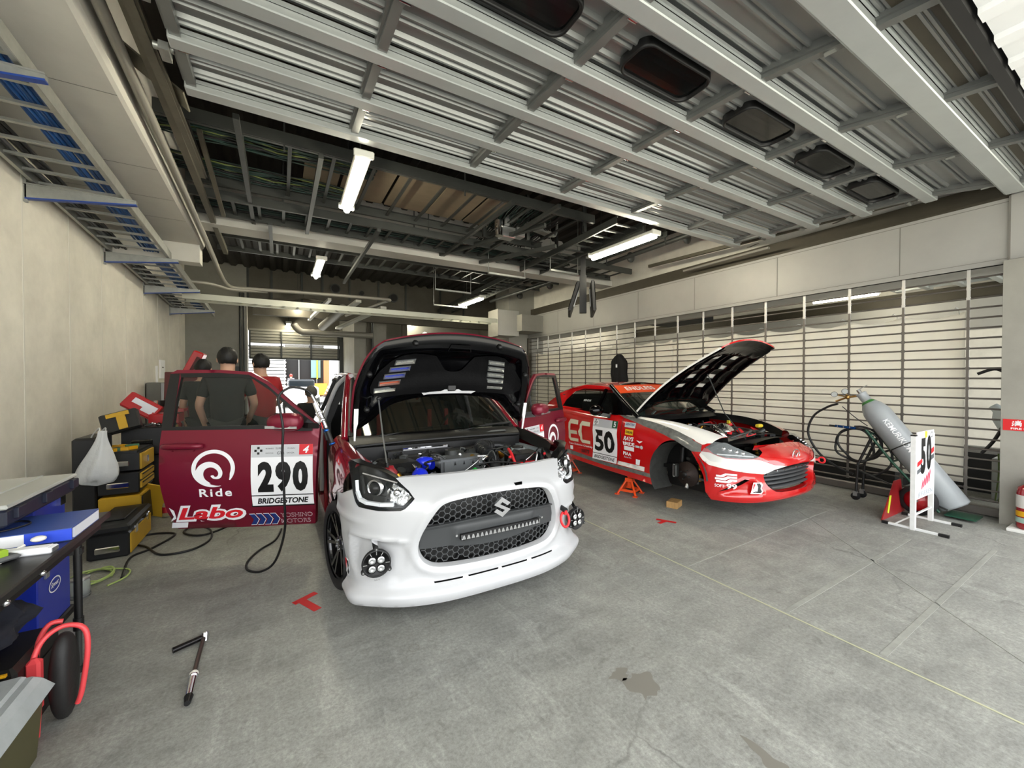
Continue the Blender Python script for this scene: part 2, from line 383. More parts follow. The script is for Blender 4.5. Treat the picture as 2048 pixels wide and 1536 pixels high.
# boxed beam along the left wall (slopes slightly) and its round-edged side
b=MB(CS)
A=[(-1.95,0),(-.99,0),(-.965,.012),(-.95,.05),(-.95,1.0),(-1.95,1.0)]
zb=lambda y:3.53-.034*(y-2)
b.loft([[(x,yy,zb(yy)+z) for x,z in A] for yy in (.4,3,5.3,7.42)],sm=False,flip=True);b.add([(x,7.42,zb(7.42)+z) for x,z in A],[(5,4,3,2,1,0)])
b.bb((-1.95,7.2,3.1),(-.98,7.43,4.3))
for yy in (3.9,5.0,5.7,6.3): b.bar((-1.94,yy,zb(yy)-.0005),(-.99,yy+.0,zb(yy)-.0005),.006,.002,M('dark_joint','#77766f',.8))
o=b.build('ceiling_beam');struct(o)
# slab above with corrugated deck
b=MB(DECK)
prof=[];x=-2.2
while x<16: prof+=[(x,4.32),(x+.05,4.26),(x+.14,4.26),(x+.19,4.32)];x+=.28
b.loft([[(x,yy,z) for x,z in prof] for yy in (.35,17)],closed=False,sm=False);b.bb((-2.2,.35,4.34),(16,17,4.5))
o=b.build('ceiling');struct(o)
# front lintel / canopy outside the opening
CAN=M('canopy_white','#e9eaea',.5,bump=.1)
b=MB(CAN,DARK);b.bb((-4,-1.1,3.22),(18,.56,3.3));
x=-4
while x<18: b.bb((x,-1.1,3.19),(x+.09,.56,3.22));x+=.3
o=b.build('trim_3');struct(o)
b=MB(DARK,BRN);b.bb((-2.2,.3,3.62),(16,.62,4.4));b.bb((-2.2,.6,3.45),(6.5,.66,3.7),1)
o=b.build('wall_front');struct(o)
# right side: column, fascia box, wall above
b=MB(CG);b.bb((6.2,.35,0),(6.95,1.0,2.615));b.bb((6.5,.35,2.615),(6.95,1.0,4.4));o=b.build('column_right');struct(o)
b=MB(PAN,M('dark_joint'));b.bb((6.4,.62,2.62),(6.95,10.1,2.70));b.bb((6.4,.75,2.62),(6.46,10.1,3.28))
b.bb((6.36,.36,2.62),(6.49,1.0,3.32),bev=.03);b.T=None
for yy in (1.82,3.18,4.55,5.85,7.2,8.6): b.bb((6.398,yy,2.67),(6.402,yy+.008,3.24),1)
b.bb((6.398,.95,3.24),(6.402,10,3.246),1);b.bb((6.398,.95,2.67),(6.402,10,2.675),1);b.bb((6.398,.95,2.67),(6.402,.956,3.24),1)
o=b.build('trim_4');struct(o)
b=MB(BRN);b.bb((6.5,.65,3.28),(6.8,10.1,3.5));b.bb((6.42,1.0,3.28),(6.52,10.1,3.31));o=b.build('trim_5');struct(o)
b=MB(CW,CG);b.bb((6.62,1.0,3.5),(6.9,14,4.4));o=b.build('wall_right');struct(o)
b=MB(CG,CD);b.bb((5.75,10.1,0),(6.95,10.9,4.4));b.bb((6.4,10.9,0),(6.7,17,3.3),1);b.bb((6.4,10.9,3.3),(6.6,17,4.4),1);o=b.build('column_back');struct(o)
# boxed duct on the column
b=MB(PAN,CG);b.bb((5.1,9.55,2.62),(5.76,10.12,3.32),bev=.005);b.bb((5.09,9.54,2.6),(5.1,10.12,3.33),1);b.bb((5.7,9.3,2.75),(6.4,10.1,3.2),1);o=b.build('boxed_duct');tag(o,'pale sheet-metal duct box fixed to the far right column','duct')
# back wall: left piece, cross beam, door surround, right pieces
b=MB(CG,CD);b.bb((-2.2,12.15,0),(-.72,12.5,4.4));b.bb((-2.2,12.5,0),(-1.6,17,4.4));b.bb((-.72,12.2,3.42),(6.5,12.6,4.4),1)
b.bb((-1.6,15.5,0),(-.9,15.9,4.4),1);b.bb((-.9,15.5,3.05),(1.85,15.9,4.4),1);b.bb((1.85,15.5,0),(6.5,15.9,4.4))
b.bb((1.95,12.9,0),(2.15,15.5,3.3));b.bb((2.15,12.9,0),(2.9,13.1,3.3),0)
for x in (2.3,3.4): b.bb((x,12.85,0),(x+.15,12.95,3.3),1)
b.bb((3.6,13.5,0),(6.5,13.8,3.3))
o=b.build('wall_back');struct(o)
# round openings with pipes stubs in the cross beam and pilaster strips
b=MB(DSTEEL,DARK)
for x,z,r in ((1.35,3.95,.13),(2.05,3.9,.07),(2.95,3.85,.13)): b.cyl((x,12.2,z),(x,12.12,z),r,n=20);b.cyl((x,12.13,z),(x,12.115,z),r*.8,n=20,m=1)
for x in (-.72,-.2,.5,1.0,1.7,2.5,3.3,4.4,5.2): b.bb((x,12.17,3.42),(x+.05,12.2,4.3))
o=b.build('trim_6');struct(o)
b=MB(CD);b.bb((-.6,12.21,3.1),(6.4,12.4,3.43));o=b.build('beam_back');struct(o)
# white-painted steel beam across the bay
b=MB(M('pale_beam','#b4b3ac',.6,var=.06,bump=.2));b.bb((-.95,6.6,3.5),(6.4,6.95,3.62));b.bb((-.95,6.72,3.62),(6.4,6.84,4.3));o=b.build('beam_middle');struct(o)
# back roller door with glazed strip
b=MB(M('door_back_metal','#8c8a80',.5,metal=.3),M('glazed_strip','#eef0f2',.4,trans=.0),DSTEEL)
z=2.13;b.bb((-.86,15.40,2.13),(1.82,15.42,2.5));b.bb((-.86,15.40,2.6),(1.82,15.42,3.05))
while z<3.0:
    if not(2.5<z<2.6): b.box((.48,15.38,z+.045),(2.68,.03,.085),bev=.012)
    z+=.095
x0=-.86
for x in (-.86,.02,.9,1.76): b.bb((x,15.33,2.1),(x+.05,15.37,3.0),2)
b.bb((-.86,15.33,2.08),(1.82,15.4,2.13),2)
o=b.build('door_2');struct(o)
b=MB(M('daylit_pane','#f4f6f8',.3,alpha=.25));
for x in (-.8,.08,.96): b.bb((x,15.37,2.49),(x+.78,15.385,2.6))
p=b.build('glazed_strip',o)
b=MB(DSTEEL);b.bb((-1.02,15.3,0),(-.9,15.5,3.1));b.bb((1.82,15.3,0),(1.95,15.5,3.1));b.cyl((-1.0,15.2,0),(-1.0,15.2,3.3),.03);b.cyl((-.85,12.1,0),(-.85,12.1,3.6),.03);b.cyl((-.78,12.1,0),(-.78,12.1,3.6),.02);b.cyl((2.45,12.75,0),(2.45,12.75,3.2),.035);b.bb((-.95,12.05,1.3),(-.88,12.12,1.75))
o=b.build('door_frame');struct(o)
# corridor window pair
b=MB(ALU,DARK);b.bb((2.2,12.84,1.42),(2.9,12.9,1.95));b.bb((2.24,12.82,1.47),(2.52,12.85,1.9),1);b.bb((2.58,12.82,1.47),(2.86,12.85,1.9),1);o=b.build('window_1');struct(o)
def rep(o,offs):
    for d in offs: c=o.copy();COL.objects.link(c);c.location=o.location+Vector(d)
# ================= OVERHEAD SECTIONAL DOOR =================
DM=M('door_galvanised','#8f918f',.34,metal=.55,var=.07,vscale=3,bump=.05,bscale=12); DM2=M('door_beam_paint','#b3b7b5',.36,metal=.35,var=.05,vscale=5); DM3=M('door_stile','#7c7e7c',.4,metal=.5)
door=bpy.data.objects.new('door_1',None);COL.objects.link(door);door.location=(2.75,2.2,3.4);struct(door)
YB=[3.60,3.10,2.57,2.03,1.486,.93];ZB=[3.47,3.45,3.42,3.39,3.355,3.26]
XS=[-.52,.55,1.62,2.70,3.78,4.86,5.93]
def zat(y):
    f=interp(list(zip([.5]+YB[::-1],[3.2]+ZB[::-1])));return f(y)
for i,(y,z) in enumerate(zip(YB,ZB)):
    w=.10 if i<5 else .13
    b=MB(DM2);x0=-.56 if i<5 else -.6;x1=6.08 if i<5 else 6.2
    b.box(((x0+x1)/2,y,z+.02),(x1-x0,w,.05),bev=.006);b.box(((x0+x1)/2,y+w/2+.004,z+.06),(x1-x0,.008,.11));b.box(((x0+x1)/2,y-w/2-.01,z+.05),(x1-x0,.012,.02))
    b.build('rail',door,world=True)
    y2=(YB[i+1]+.05 if i<5 else .62);ya=y-w/2
    # ribbed sheet
    L=ya-y2;pr=[];rb=[.12,.24,.50,.60,.84]
    for r in rb: c=ya-L*r;pr+=[(c+.02,.085),(c+.007,.062),(c-.007,.062),(c-.02,.085)]
    pr=[(ya,.085)]+pr+[(y2,.085)]
    b=MB(DM);wins=(i==3)
    zz=lambda yy:zat(yy)
    b.loft([[(x,yy,zz(yy)+dz) for yy,dz in pr] for x in (-.54,6.06)],closed=False,sm=False)
    b.loft([[(x,yy,zz(yy)+dz+.03) for yy,dz in pr] for x in (-.54,6.06)],closed=False,sm=False,flip=True)
    # joint tubes at the section seam
    if i<5:
        b.cyl((-.55,y2+.018,zz(y2)+.05),(6.06,y2+.018,zz(y2)+.05),.014,n=10);b.cyl((-.55,y2-.004,zz(y2)+.06),(6.06,y2-.004,zz(y2)+.06),.01,n=8)
    b.build('ribbed_sheet',door,world=True)
    for X in XS:
        b=MB(DM3)
        b.bar((X,ya+.005,zz(ya)+.04),(X,y2+.0,zz(y2)+.04),.055,.05);b.bar((X-.035,ya,zz(ya)+.07),(X-.035,y2+.01,zz(y2)+.07),.02,.06)
        b.build('stile',door,world=True)
        if i<5:
            b=MB(CHR,STEEL);c=(X+.03,y2+.015,zz(y2)+.022)
            b.cyl((X-.005,c[1],c[2]),(X+.055,c[1],c[2]),.02,n=14);b.bar((X+.025,c[1]+.01,c[2]+.012),(X+.0,c[1]+.11,c[2]+.004),.035,.005,1);b.bar((X+.025,c[1],c[2]+.015),(X+.025,c[1]-.045,c[2]+.02),.04,.005,1)
            b.build('hinge',door,world=True)
GW=M('smoked_window','#0c0e0f',.1,spec=.5,alpha=.93)
for k in range(6):
    cx=(XS[k]+XS[k+1])/2+.01;cy=1.76;zc=zat(cy)+.03
    o1=rrect(0,0,.64,.27,.08,6);o2=rrect(0,0,.60,.235,.07,6)
    b=MB(BLK)
    F=lambda P,z:[(cx+x,cy+y,zc+z) for x,y in P]
    b.loft([F(o1,.05),F(o1,.005),F([(x*.985,y*.97) for x,y in o1],-.008),F([(x*1.02,y*1.03) for x,y in o2],-.008),F(o2,.0),F(o2,.03)],sm=True)
    w=b.build('window',door,world=True)
    b=MB(GW);put_poly(b,o2,lambda x,y,l:(cx-x,cy+y,zc+.015));p=b.build('pane',w);
    p.parent=w;inv=parent_matrix(w).inverted()
    for v in p.data.vertices: v.co=inv@v.co
b=MB(DARK,BRN);b.bb((-.6,.60,3.3),(6.2,.80,3.34),1);b.bb((-.6,.58,3.2),(6.2,.63,3.34),0);b.build('bottom_seal',door,world=True)
# tracks at both ends
b=MB(M('track_steel','#6e6a5c',.45,metal=.6,var=.2))
for X in (-.70,6.2):
    b.bar((X,.6,3.42),(X,5.4,3.60),.05,.012);b.bar((X-.025,.6,3.44),(X-.025,5.4,3.62),.006,.05);b.bar((X+.03,.6,3.44),(X+.03,5.4,3.62),.02,.02)
b.bar((-.75,3.0,3.62),(-.75,8,3.5),.06,.06);b.bar((-.62,4.6,3.7),(-.6,6.2,3.5),.04,.04);b.bar((-.95,3.9,3.8),(-.6,3.9,3.55),.25,.012)
for y in (1.2,2.4,3.5): b.bar((6.2,y,3.45),(6.45,y,3.55),.05,.01)
b.build('track',door,world=True)
b=MB(STEEL)
for y,z in zip(YB[:5],ZB): b.cyl((-.56,y-.35,z+.03),(-.66,y-.35,z+.03),.022,n=12);b.bar((-.6,y-.3,z),(-.6,y-.42,z),.05,.05);b.cyl((6.06,y-.35,z+.03),(6.18,y-.35,z+.03),.022,n=12)
b.build('roller_bracket',door,world=True)

# ================= CEILING SERVICES =================
def ladder(name,label,P,Q,w,n,m=STEEL,h=.09,up=(0,0,1),loc=None,rw=.035,group=None,cat='cable ladder'):
    "two side rails P->Q with n rungs"
    P=Vector(P);Q=Vector(Q);d=(Q-P).normalized();x=d.cross(Vector(up)).normalized()*w/2
    r=thing(name,label,cat,loc or (P+Q)/2,group=group)
    for s in (-1,1):
        b=MB(m);b.bar(P+x*s,Q+x*s,.012,h);b.bar(P+x*s*.96-Vector((0,0,h/2)),Q+x*s*.96-Vector((0,0,h/2)),.03,.006);b.bar(P+x*s*.96+Vector((0,0,h/2)),Q+x*s*.96+Vector((0,0,h/2)),.03,.006);b.build('side_rail',r,world=True)
    b=MB(m);c=P+(Q-P)*.5/n;b.bar(c-x,c+x,rw,.02);rep(b.build('rung',r,world=True),[(Q-P)*k/n for k in range(1,n)]);return r
def cables(name,label,P,Q,w,n,r,m,sag=.03,cat='cables',group=None):
    P=Vector(P);Q=Vector(Q);d=(Q-P);x=d.cross(Vector((0,0,1))).normalized()
    b=MB(m[0])
    for k in range(n):
        off=(k/(n-1)-.5)*w;pts=[P+d*t+x*(off+random.uniform(-.02,.02))+Vector((0,0,random.uniform(-.012,.02))) for t in [i/8 for i in range(9)]]
        b.tube(pts,r,5,m[random.randrange(len(m))],k=2)
    o=b.build(name);o['kind']='stuff';tag(o,label,cat,group);return o
tz=lambda y:3.36-.052*(y-3)
t=ladder('cable_ladder','long galvanised cable ladder on brackets along the left wall, under the boxed beam',(-1.6,1.2,tz(1.2)),(-1.6,11.4,tz(11.4)),.60,38,h=.10)
for y in (3.5,5.25,7.1,8.8,10.6):
    b=MB(STEEL,M('bracket_blue','#1c3f8e',.4));z=tz(y)-.07
    b.bb((-1.95,y-.02,z-.16),(-1.93,y+.02,z+.05));b.prism([(-1.94,z),(-1.2,z),(-1.2,z-.03),(-1.94,z-.13)],lambda x,zz,k:(x,y-.02+.04*k,zz));b.bar((-1.94,y,z-.13),(-1.2,y,z-.035),.045,.012,1);b.bb((-1.95,y-.03,z-.005),(-1.2,y+.03,z+.005))
    b.build('bracket',t,world=True)
cables('data_cables','bundle of bright blue data cables lying in the left wall cable ladder',(-1.45,1.2,tz(1.2)+.045),(-1.52,11.3,tz(11.3)+.045),.13,16,.011,[M('cable_blue','#1d5ea8',.5),M('cable_blue2','#174a86',.5)])
cables('power_cables','dark power cables lying in the left wall cable ladder beside the blue ones',(-1.8,1.2,tz(1.2)+.03),(-1.8,11.3,tz(11.3)+.03),.1,6,.014,[WIRE,GREY])
DL=M('ladder_dark','#474946',.45,metal=.5,var=.15)
ladder('cable_ladder','dark cable ladder crossing overhead behind the raised door, carrying green and black cables',(-.9,5.05,3.72),(3.9,5.05,3.72),1.35,12,DL,h=.11,group=None)
ladder('cable_ladder','second dark cable ladder crossing overhead, just in front of the pale steel beam',(-.9,6.15,3.62),(6.2,6.15,3.62),.62,26,DL,h=.1)
ladder('cable_ladder','cable ladder crossing overhead behind the pale steel beam',(-.9,7.9,3.66),(5.6,7.9,3.66),.8,26,DL,h=.08)
ladder('cable_ladder','cable ladder running into the depth over the red roadster side, left of the television mount',(4.1,3.9,3.55),(4.5,12.0,3.55),.46,34,DL,h=.09)
ladder('cable_ladder','far pale cable ladder crossing the bay low down in front of the back wall',(-1.5,9.3,2.93),(4.85,9.3,2.93),.36,26,M('pale_galvanised','#b5b6a8',.4,metal=.5),h=.10)
ladder('cable_ladder','short cable ladder high by the right wall behind the second lamp row',(5.1,4.3,3.75),(5.1,6.1,3.75),.5,9,DL,h=.09)
gm=[M('cable_green','#15302a',.5),M('cable_dkgreen','#0e241c',.5),WIRE,M('cable_yellow','#5e6a34',.5)]
cables('ladder_cables','green and black cables in the near overhead cross ladder at left',(-.95,4.75,3.76),(.95,4.75,3.76),.25,16,.008,gm)
cables('ladder_cables','loose green cables at the rear edge of the near overhead cross ladder at left',(-.95,5.45,3.76),(.85,5.45,3.76),.35,18,.008,gm)
cables('ladder_cables','thick bed of green cables above the door operator',(3.15,4.5,3.8),(3.35,6.2,3.8),.9,34,.008,gm[:3])
cables('ladder_cables','green cables lying on the ladder in front of the pale beam',(-.9,6.3,3.66),(4.9,6.3,3.66),.2,7,.012,gm[:3])
# raw boards lying on the ladder
PLY=M('raw_board','#786c58',.8,var=.1,vscale=6)
for k,(x0,x1) in enumerate(((.25,.62),(.66,1.2),(1.24,1.78),(1.82,2.36),(2.4,2.75))):
    b=MB(PLY);b.bb((x0,4.5,3.82),(x1,5.62,3.84));o=b.build('board');tag(o,['first narrow tan board from the left laid above the near cross ladder','tan board laid overhead right behind the nearest lamp','tan board laid overhead just right of the nearest lamp','tan board laid overhead, second right of the nearest lamp','last narrow tan board overhead, nearest the door operator'][k],'board')
ST=[]
def strut(p,q,w,label='dark steel strut among the cable ladders under the ceiling deck',name='hanger_strut',m=DSTEEL,cat='strut',g='dark struts under the ceiling deck'):
    p=Vector(p);q=Vector(q);b=MB(m);b.bar(p-p,q-p,w,w);o=b.build(name);o.location=p;return tag(o,label,cat,g)
for x in (.05,1.9,3.7,5.4):
    for y in (4.38,5.72,6.45): strut((x,y,3.6),(x,y,4.3),.014,'thin threaded rod dropping from the ceiling deck to a cable ladder','hanger_rod',cat='rod',g='threaded rods under the ceiling deck')
for x,y0,y1,z in ((-.3,4.0,6.7,3.60),(.35,4.2,6.5,3.55),(2.45,4.2,6.7,3.58),(3.0,4.0,6.3,3.58),(1.15,5.5,8.9,3.42),(-.1,6.2,7.6,3.5)): strut((x,y0,z),(x,y1,z),.045)
for x,y in ((2.7,5.5),(3.35,5.3),(3.9,4.6),(4.5,6.1),(3.5,6.6)): strut((x,y,3.6),(x,y,4.3),.05)
strut((3.2,4.6,3.58),(2.4,6.6,3.58),.055);strut((3.75,5.1,3.52),(3.1,6.5,3.52),.055)
PIPE=M('pale_conduit','#86837a',.5,metal=.2,bump=.1)
b=MB(PIPE);b.tube([(-.88,1.0,3.72),(-.88,4.5,3.52),(-.88,7.5,3.34),(-.88,8.4,3.26),(-.80,9.0,3.15),(-.5,9.1,3.15),(.6,9.1,3.18),(2.0,9.1,3.2),(2.1,9.25,3.2),(2.05,9.6,3.2),(1.6,12.0,3.2)],.035,12,k=4)
o=b.build('conduit');tag(o,'long pale conduit along the boxed beam that bends across the bay','pipe')
b=MB(PIPE);b.tube([(-1.95,8.7,3.12),(-1.2,8.75,3.12),(-.95,8.9,3.12),(-.75,9.05,3.1),(-.2,9.15,3.14)],.03,10,k=4);o=b.build('conduit');tag(o,'short conduit from the left wall joining the long one at its bend','pipe')
b=MB(DSTEEL,PIPE)
b.tube([(.35,12.75,2.95),(.5,12.72,2.78),(.8,12.7,2.75),(2.45,12.7,2.75)],.09,14,1,k=4);b.tube([(1.0,12.0,2.85),(1.3,10.2,3.1)],.11,12,1)
o=b.build('exhaust_pipe');tag(o,'fat dark round pipe crossing in front of the back roller door top','pipe')
for k,(p,q,w) in enumerate((((.95,9.6,3.18),(.72,12.6,3.1),.07),((1.55,9.6,3.2),(1.1,13.4,3.0),.12),((2.1,9.6,3.1),(1.5,13.0,2.95),.14),((.9,13.9,2.95),(.62,15,2.9),.07))):
    b=MB(M('white_trunking','#c4c3ba',.4));b.bar(p,q,w,.06);o=b.build('trunking');tag(o,['thin pale trunking left of its row above the far cable ladder','wider pale trunking, middle of the three slanting away overhead','right-hand pale trunking slanting away under the far cable ladder','short bent pale trunking by the farthest lamp'][k],'trunking')
# slanted stiffener across the back
b=MB(CD);b.bar((-.6,12.0,3.28),(.55,11.9,3.62),.1,.12);b.bar((.55,11.9,3.62),(2.4,12.0,3.5),.1,.12);o=b.build('slanted_strut');tag(o,'pale slanted strut bent over the back passage','strut')
# ---- lamps ----
TUBE=M('lamp_tube','#fff7df',.4,emit=34); LB=M('lamp_body','#d9d9d0',.4)
def lamp(c,rz,label,group,L=1.2):
    r=thing('fluorescent_lamp',label,'lamp',c,rz,group)
    b=MB(LB);b.bb((-.07,-L/2-.02,0),(.07,L/2+.02,.045),bev=.01);b.bb((-.085,-L/2-.03,-.02),(.085,-L/2,.05),bev=.01);b.bb((-.085,L/2,-.02),(.085,L/2+.03,.05),bev=.01);b.build('housing',r)
    b=MB(TUBE);b.cyl((0,-L/2,-.03),(0,L/2,-.03),.034,n=14);b.build('tube',r)
    for y in (-L*.35,L*.35): b=MB(DSTEEL);b.cyl((0,y,.04),(0,y,4.25-c[2]),.006,n=6);b.build('hanger_rod',r)
    return r
lamp((.66,4.32,3.4),rad(-1),'nearest bright ceiling lamp, above the open red door','left row of lamps')
lamp((.60,7.85,3.4),0,'second lamp of the left row, below the pale crossing beam','left row of lamps')
lamp((.42,12.4,3.3),0,'third lamp of the left row, small above the pale trunking','left row of lamps')
lamp((.25,15.1,3.22),0,'farthest small lamp of the left row, just above the back roller door','left row of lamps',.9)
lamp((4.37,4.32,3.4),rad(2),'large ceiling lamp to the right, beside the television mount','right row of lamps')
lamp((4.2,9.3,3.4),rad(2),'second lamp of the right row, small above the open black bonnet','right row of lamps')
lamp((3.8,13.4,3.3),rad(2),'farthest lamp of the right row, above the back wall','right row of lamps')
b=MB(M('lamp_shade_grey','#c9c8bd',.4,emit=.6));b.sph((3.6,11.2,2.6),.16,sc=(.7,.7,1.2));o=b.build('wall_lamp');tag(o,'dim oblong wall light between the back posts','lamp')
# ---- door operator, chain hoist ----
r=thing('door_operator','small galvanised motor unit with wires hung among the overhead ladders','motor',(2.95,5.25,3.62))
b=MB(ALU,CHR);b.box((0,0,0),(.22,.16,.16),bev=.01);b.box((.2,-.02,.03),(.14,.14,.14),bev=.01);b.cyl((-.16,-.05,-.08),(-.16,-.05,.14),.06,n=16,m=1);b.cyl((-.05,-.1,.08),(-.05,-.1,.2),.04,n=14);b.build('body',r)
b=MB(WIRE);
for k in range(8): b.tube([(-.2+.05*k,0,.1),(-.25+.07*k,-.05,.2+.03*(k%3)),(-.1+.06*k,.05,.35)],.006,5,k=4)
b.build('wires',r)
b=MB(STEEL);b.bar((.3,.0,.2),(.9,.1,.16),.12,.05);b.bar((.1,.1,.3),(.5,.25,.26),.15,.05);b.tube([(.85,.1,.15),(.97,.1,.17),(1.0,.1,.3),(1.0,.1,.42)],.02,8,k=4);b.build('lever_arm',r)
# ---- television on a ceiling pole ----
r=thing('television_mount','two black flat screens back to back on a black ceiling pole','television',(4.62,5.48,3.55),rad(-38))
b=MB(BLK);b.bb((-.045,-.045,-.35),(.045,.045,.75));b.bb((-.06,-.05,-.95),(.06,.05,-.3));b.build('pole',r)
for s,a in ((-1,-.30),(1,.12)):
    R=Matrix.Rotation(a*-1,3,'Y') if s<0 else Matrix.Rotation(-.06,3,'Y')
    b=MB(BLK,BLKG,ALU);c=Vector((s*.16,0,-.72));b.box(c,(.05,.75,.52),R=R,bev=.01);b.box(c+R@Vector((s*.03,0,0)),(.01,.70,.47),1,R=R);b.box(c+R@Vector((-s*.03,.1,.05)),(.012,.12,.3),2,R=R);b.build('screen',r)
# ---- suspended drop rods with short bars ----
for x,y,w,lb in ((3.55,6.3,.75,'trapeze bar hung on two rods just before the pale steel beam, left of the television'),(3.2,8.0,.8,'trapeze bar hung on two rods just behind the pale steel beam'),(3.8,9.7,.9,'farthest trapeze bar hung on two rods, near the small right-hand lamp'),(4.3,5.6,.6,'trapeze bar hung on two rods right beside the television pole')):
    t=thing('trapeze_hanger',lb,'hanger',(x,y,3.3))
    b=MB(STEEL);b.bar((-w/2,0,0),(w/2,0,0),.05,.03);b.build('bar',t)
    for s in (-1,1): b=MB(STEEL);b.cyl((s*w/2,0,0),(s*w/2,0,1.0),.006,n=6);b.build('rod',t)
# pipes along the right wall
b=MB(DSTEEL,PIPE)
b.tube([(5.6,4.0,3.72),(5.5,6.8,3.66)],.04,10);b.tube([(5.3,7.0,3.62),(5.1,10.0,3.6)],.04,10)
for y in (4.2,5.4,6.7,8,9.4): b.sph((5.7,y,3.72),.11,sc=(.9,.4,.9));
b.bar((5.9,4.0,3.78),(5.4,4.0,3.78),.05,.05);b.bar((6.2,3.2,3.36),(6.3,4.7,3.38),.05,.03,1)
o=b.build('wall_pipe_run');tag(o,'dark pipe run with round flanges high along the right wall','pipe')
# ================= ROLLING GRILLE AND NEXT BAY =================
GS=M('grille_steel','#75706a',.4,metal=.6,var=.1); GSH=M('grille_link_bright','#d5d3cc',.35,metal=.3)
gr=thing('rolling_grille','closed rolling grille of thin steel tubes filling the right-hand opening','grille',(6.45,5.5,0))
b=MB(GS);b.cyl((6.45,1.0,.16),(6.45,10.1,.16),.0095,n=8);rep(b.build('tube',gr,world=True),[(0,0,.1075*k) for k in range(1,24)])
b=MB(GS,GSH);y=1.276
b.bar((6.44,y,.16),(6.44,y,2.3),.022,.012);b.bar((6.44,y,2.3),(6.44,y,2.64),.026,.014,1);z=.16
while z<2.6: b.box((6.443,y,z),(.024,.03,.03),1 if z>2.25 else 0);z+=.1075
rep(b.build('link_strip',gr,world=True),[(0,.522*k,0) for k in range(1,17)])
b=MB(GS,BRN);b.bb((6.42,1.0,.01),(6.48,10.1,.09));b.bb((6.38,.98,0),(6.5,1.03,2.64),1);b.bb((6.38,10.05,0),(6.5,10.1,2.64),1);b.build('bottom_rail',gr,world=True)
# white sheet hung behind the grille, in gathered folds
random.seed(3)
SHEET=M('white_sheet','#fbf8ee',.75,var=.04,vscale=2)
nt=SHEET.node_tree;tr=nt.nodes.new('ShaderNodeBsdfTranslucent');tr.inputs[0].default_value=(.98,.95,.86,1);mx=nt.nodes.new('ShaderNodeMixShader');mx.inputs[0].default_value=.45;out=[n for n in nt.nodes if n.type=='OUTPUT_MATERIAL'][0]
nt.links.new(nt.nodes['Principled BSDF'].outputs[0],mx.inputs[1]);nt.links.new(tr.outputs[0],mx.inputs[2]);nt.links.new(mx.outputs[0],out.inputs[0])
def cloth(y0,y1,z0,z1,x,seed,amp=.03):
    random.seed(seed);ph=[random.uniform(0,6.28) for _ in range(8)];fr=[random.uniform(2,14) for _ in range(8)]
    def f(u,v):
        w=sum(sin(fr[i]*u+ph[i]+v*(i%3-1)*1.2) for i in range(8))/8
        d=abs(((u-y0)/.522)%1-.5)*2; sag=.05*(1-d*d)*sstep(.55,1,(v-z0)/(z1-z0))
        return (x+amp*w*(1.3-.5*(v-z0)/(z1-z0))+.012*sin(30*u+8*v)*sstep(.3,1,v/z1),u,v-sag+.02*sin(3*u)*(1-(v-z0)/(z1-z0)))
    n=int((y1-y0)/.045);return f,[y0+(y1-y0)*i/n for i in range(n+1)],[z0+(z1-z0)*i/26 for i in range(27)]
for a,bb,lab,s in ((1.33,5.2,'right-hand white cloth sheet hung behind the grille, behind the gas cylinder',4),(5.18,10.0,'left-hand white cloth sheet hung behind the grille, behind the red roadster',5)):
    f,us,vs=cloth(a,bb,.30,2.2,6.62,s);b=MB(SHEET);b.grid(f,us,vs);o=b.build('hanging_sheet');tag(o,lab,'sheet')
    yy=a+.05
    while yy<bb: h_=MB(STEEL);h_.tube([(6.62,yy,2.17),(6.60,yy,2.22),(6.50,yy,2.235),(6.452,yy,2.21)],.004,6,k=3);h_.build('hook',o);yy+=.522
    m=o.modifiers.new('t','SOLIDIFY');m.thickness=.003
# neighbouring bay
b=MB(CW,PAN,BRN);b.bb((13.0,.35,0),(13.3,1.0,4.4));b.bb((13.0,1.0,0),(13.3,14,2.5));b.bb((12.98,.9,2.5),(13.3,14,3.2),1);b.bb((13.05,.9,3.2),(13.2,14,3.5),2);b.bb((13.1,1,3.5),(13.3,14,4.4));b.bb((6.9,12.0,0),(13,12.3,4.4));o=b.build('wall_far');struct(o)
for (c,lab) in (((10.5,12.0-1.2,3.3),'lamp of the next bay seen through the grille, above the black jacket'),((11.1,4.1,3.3),'lamp of the next bay seen through the top of the grille at right')): lamp(c,0,lab,'lamps of the next bay')
b=MB(DM2,DM)
for y,z in zip(YB,ZB): b.box((9.8,y,z+.02),(5.8,.1,.05))
b.bb((6.95,.8,3.5),(12.7,3.6,3.53),1)
for x in (7.4,8.4,9.4,10.4,11.4,12.4): b.bar((x,.9,3.45),(x,3.6,3.48),.05,.05)
o=b.build('door_3');struct(o)
b=MB(DARK);b.bb((7.6,7.6,3.2),(11.6,9.2,3.4));b.box((9,6.5,3.35),(3.2,.3,.25));o=b.build('ceiling_unit');tag(o,'dark ceiling unit of the next bay seen above the hanging sheet','duct')
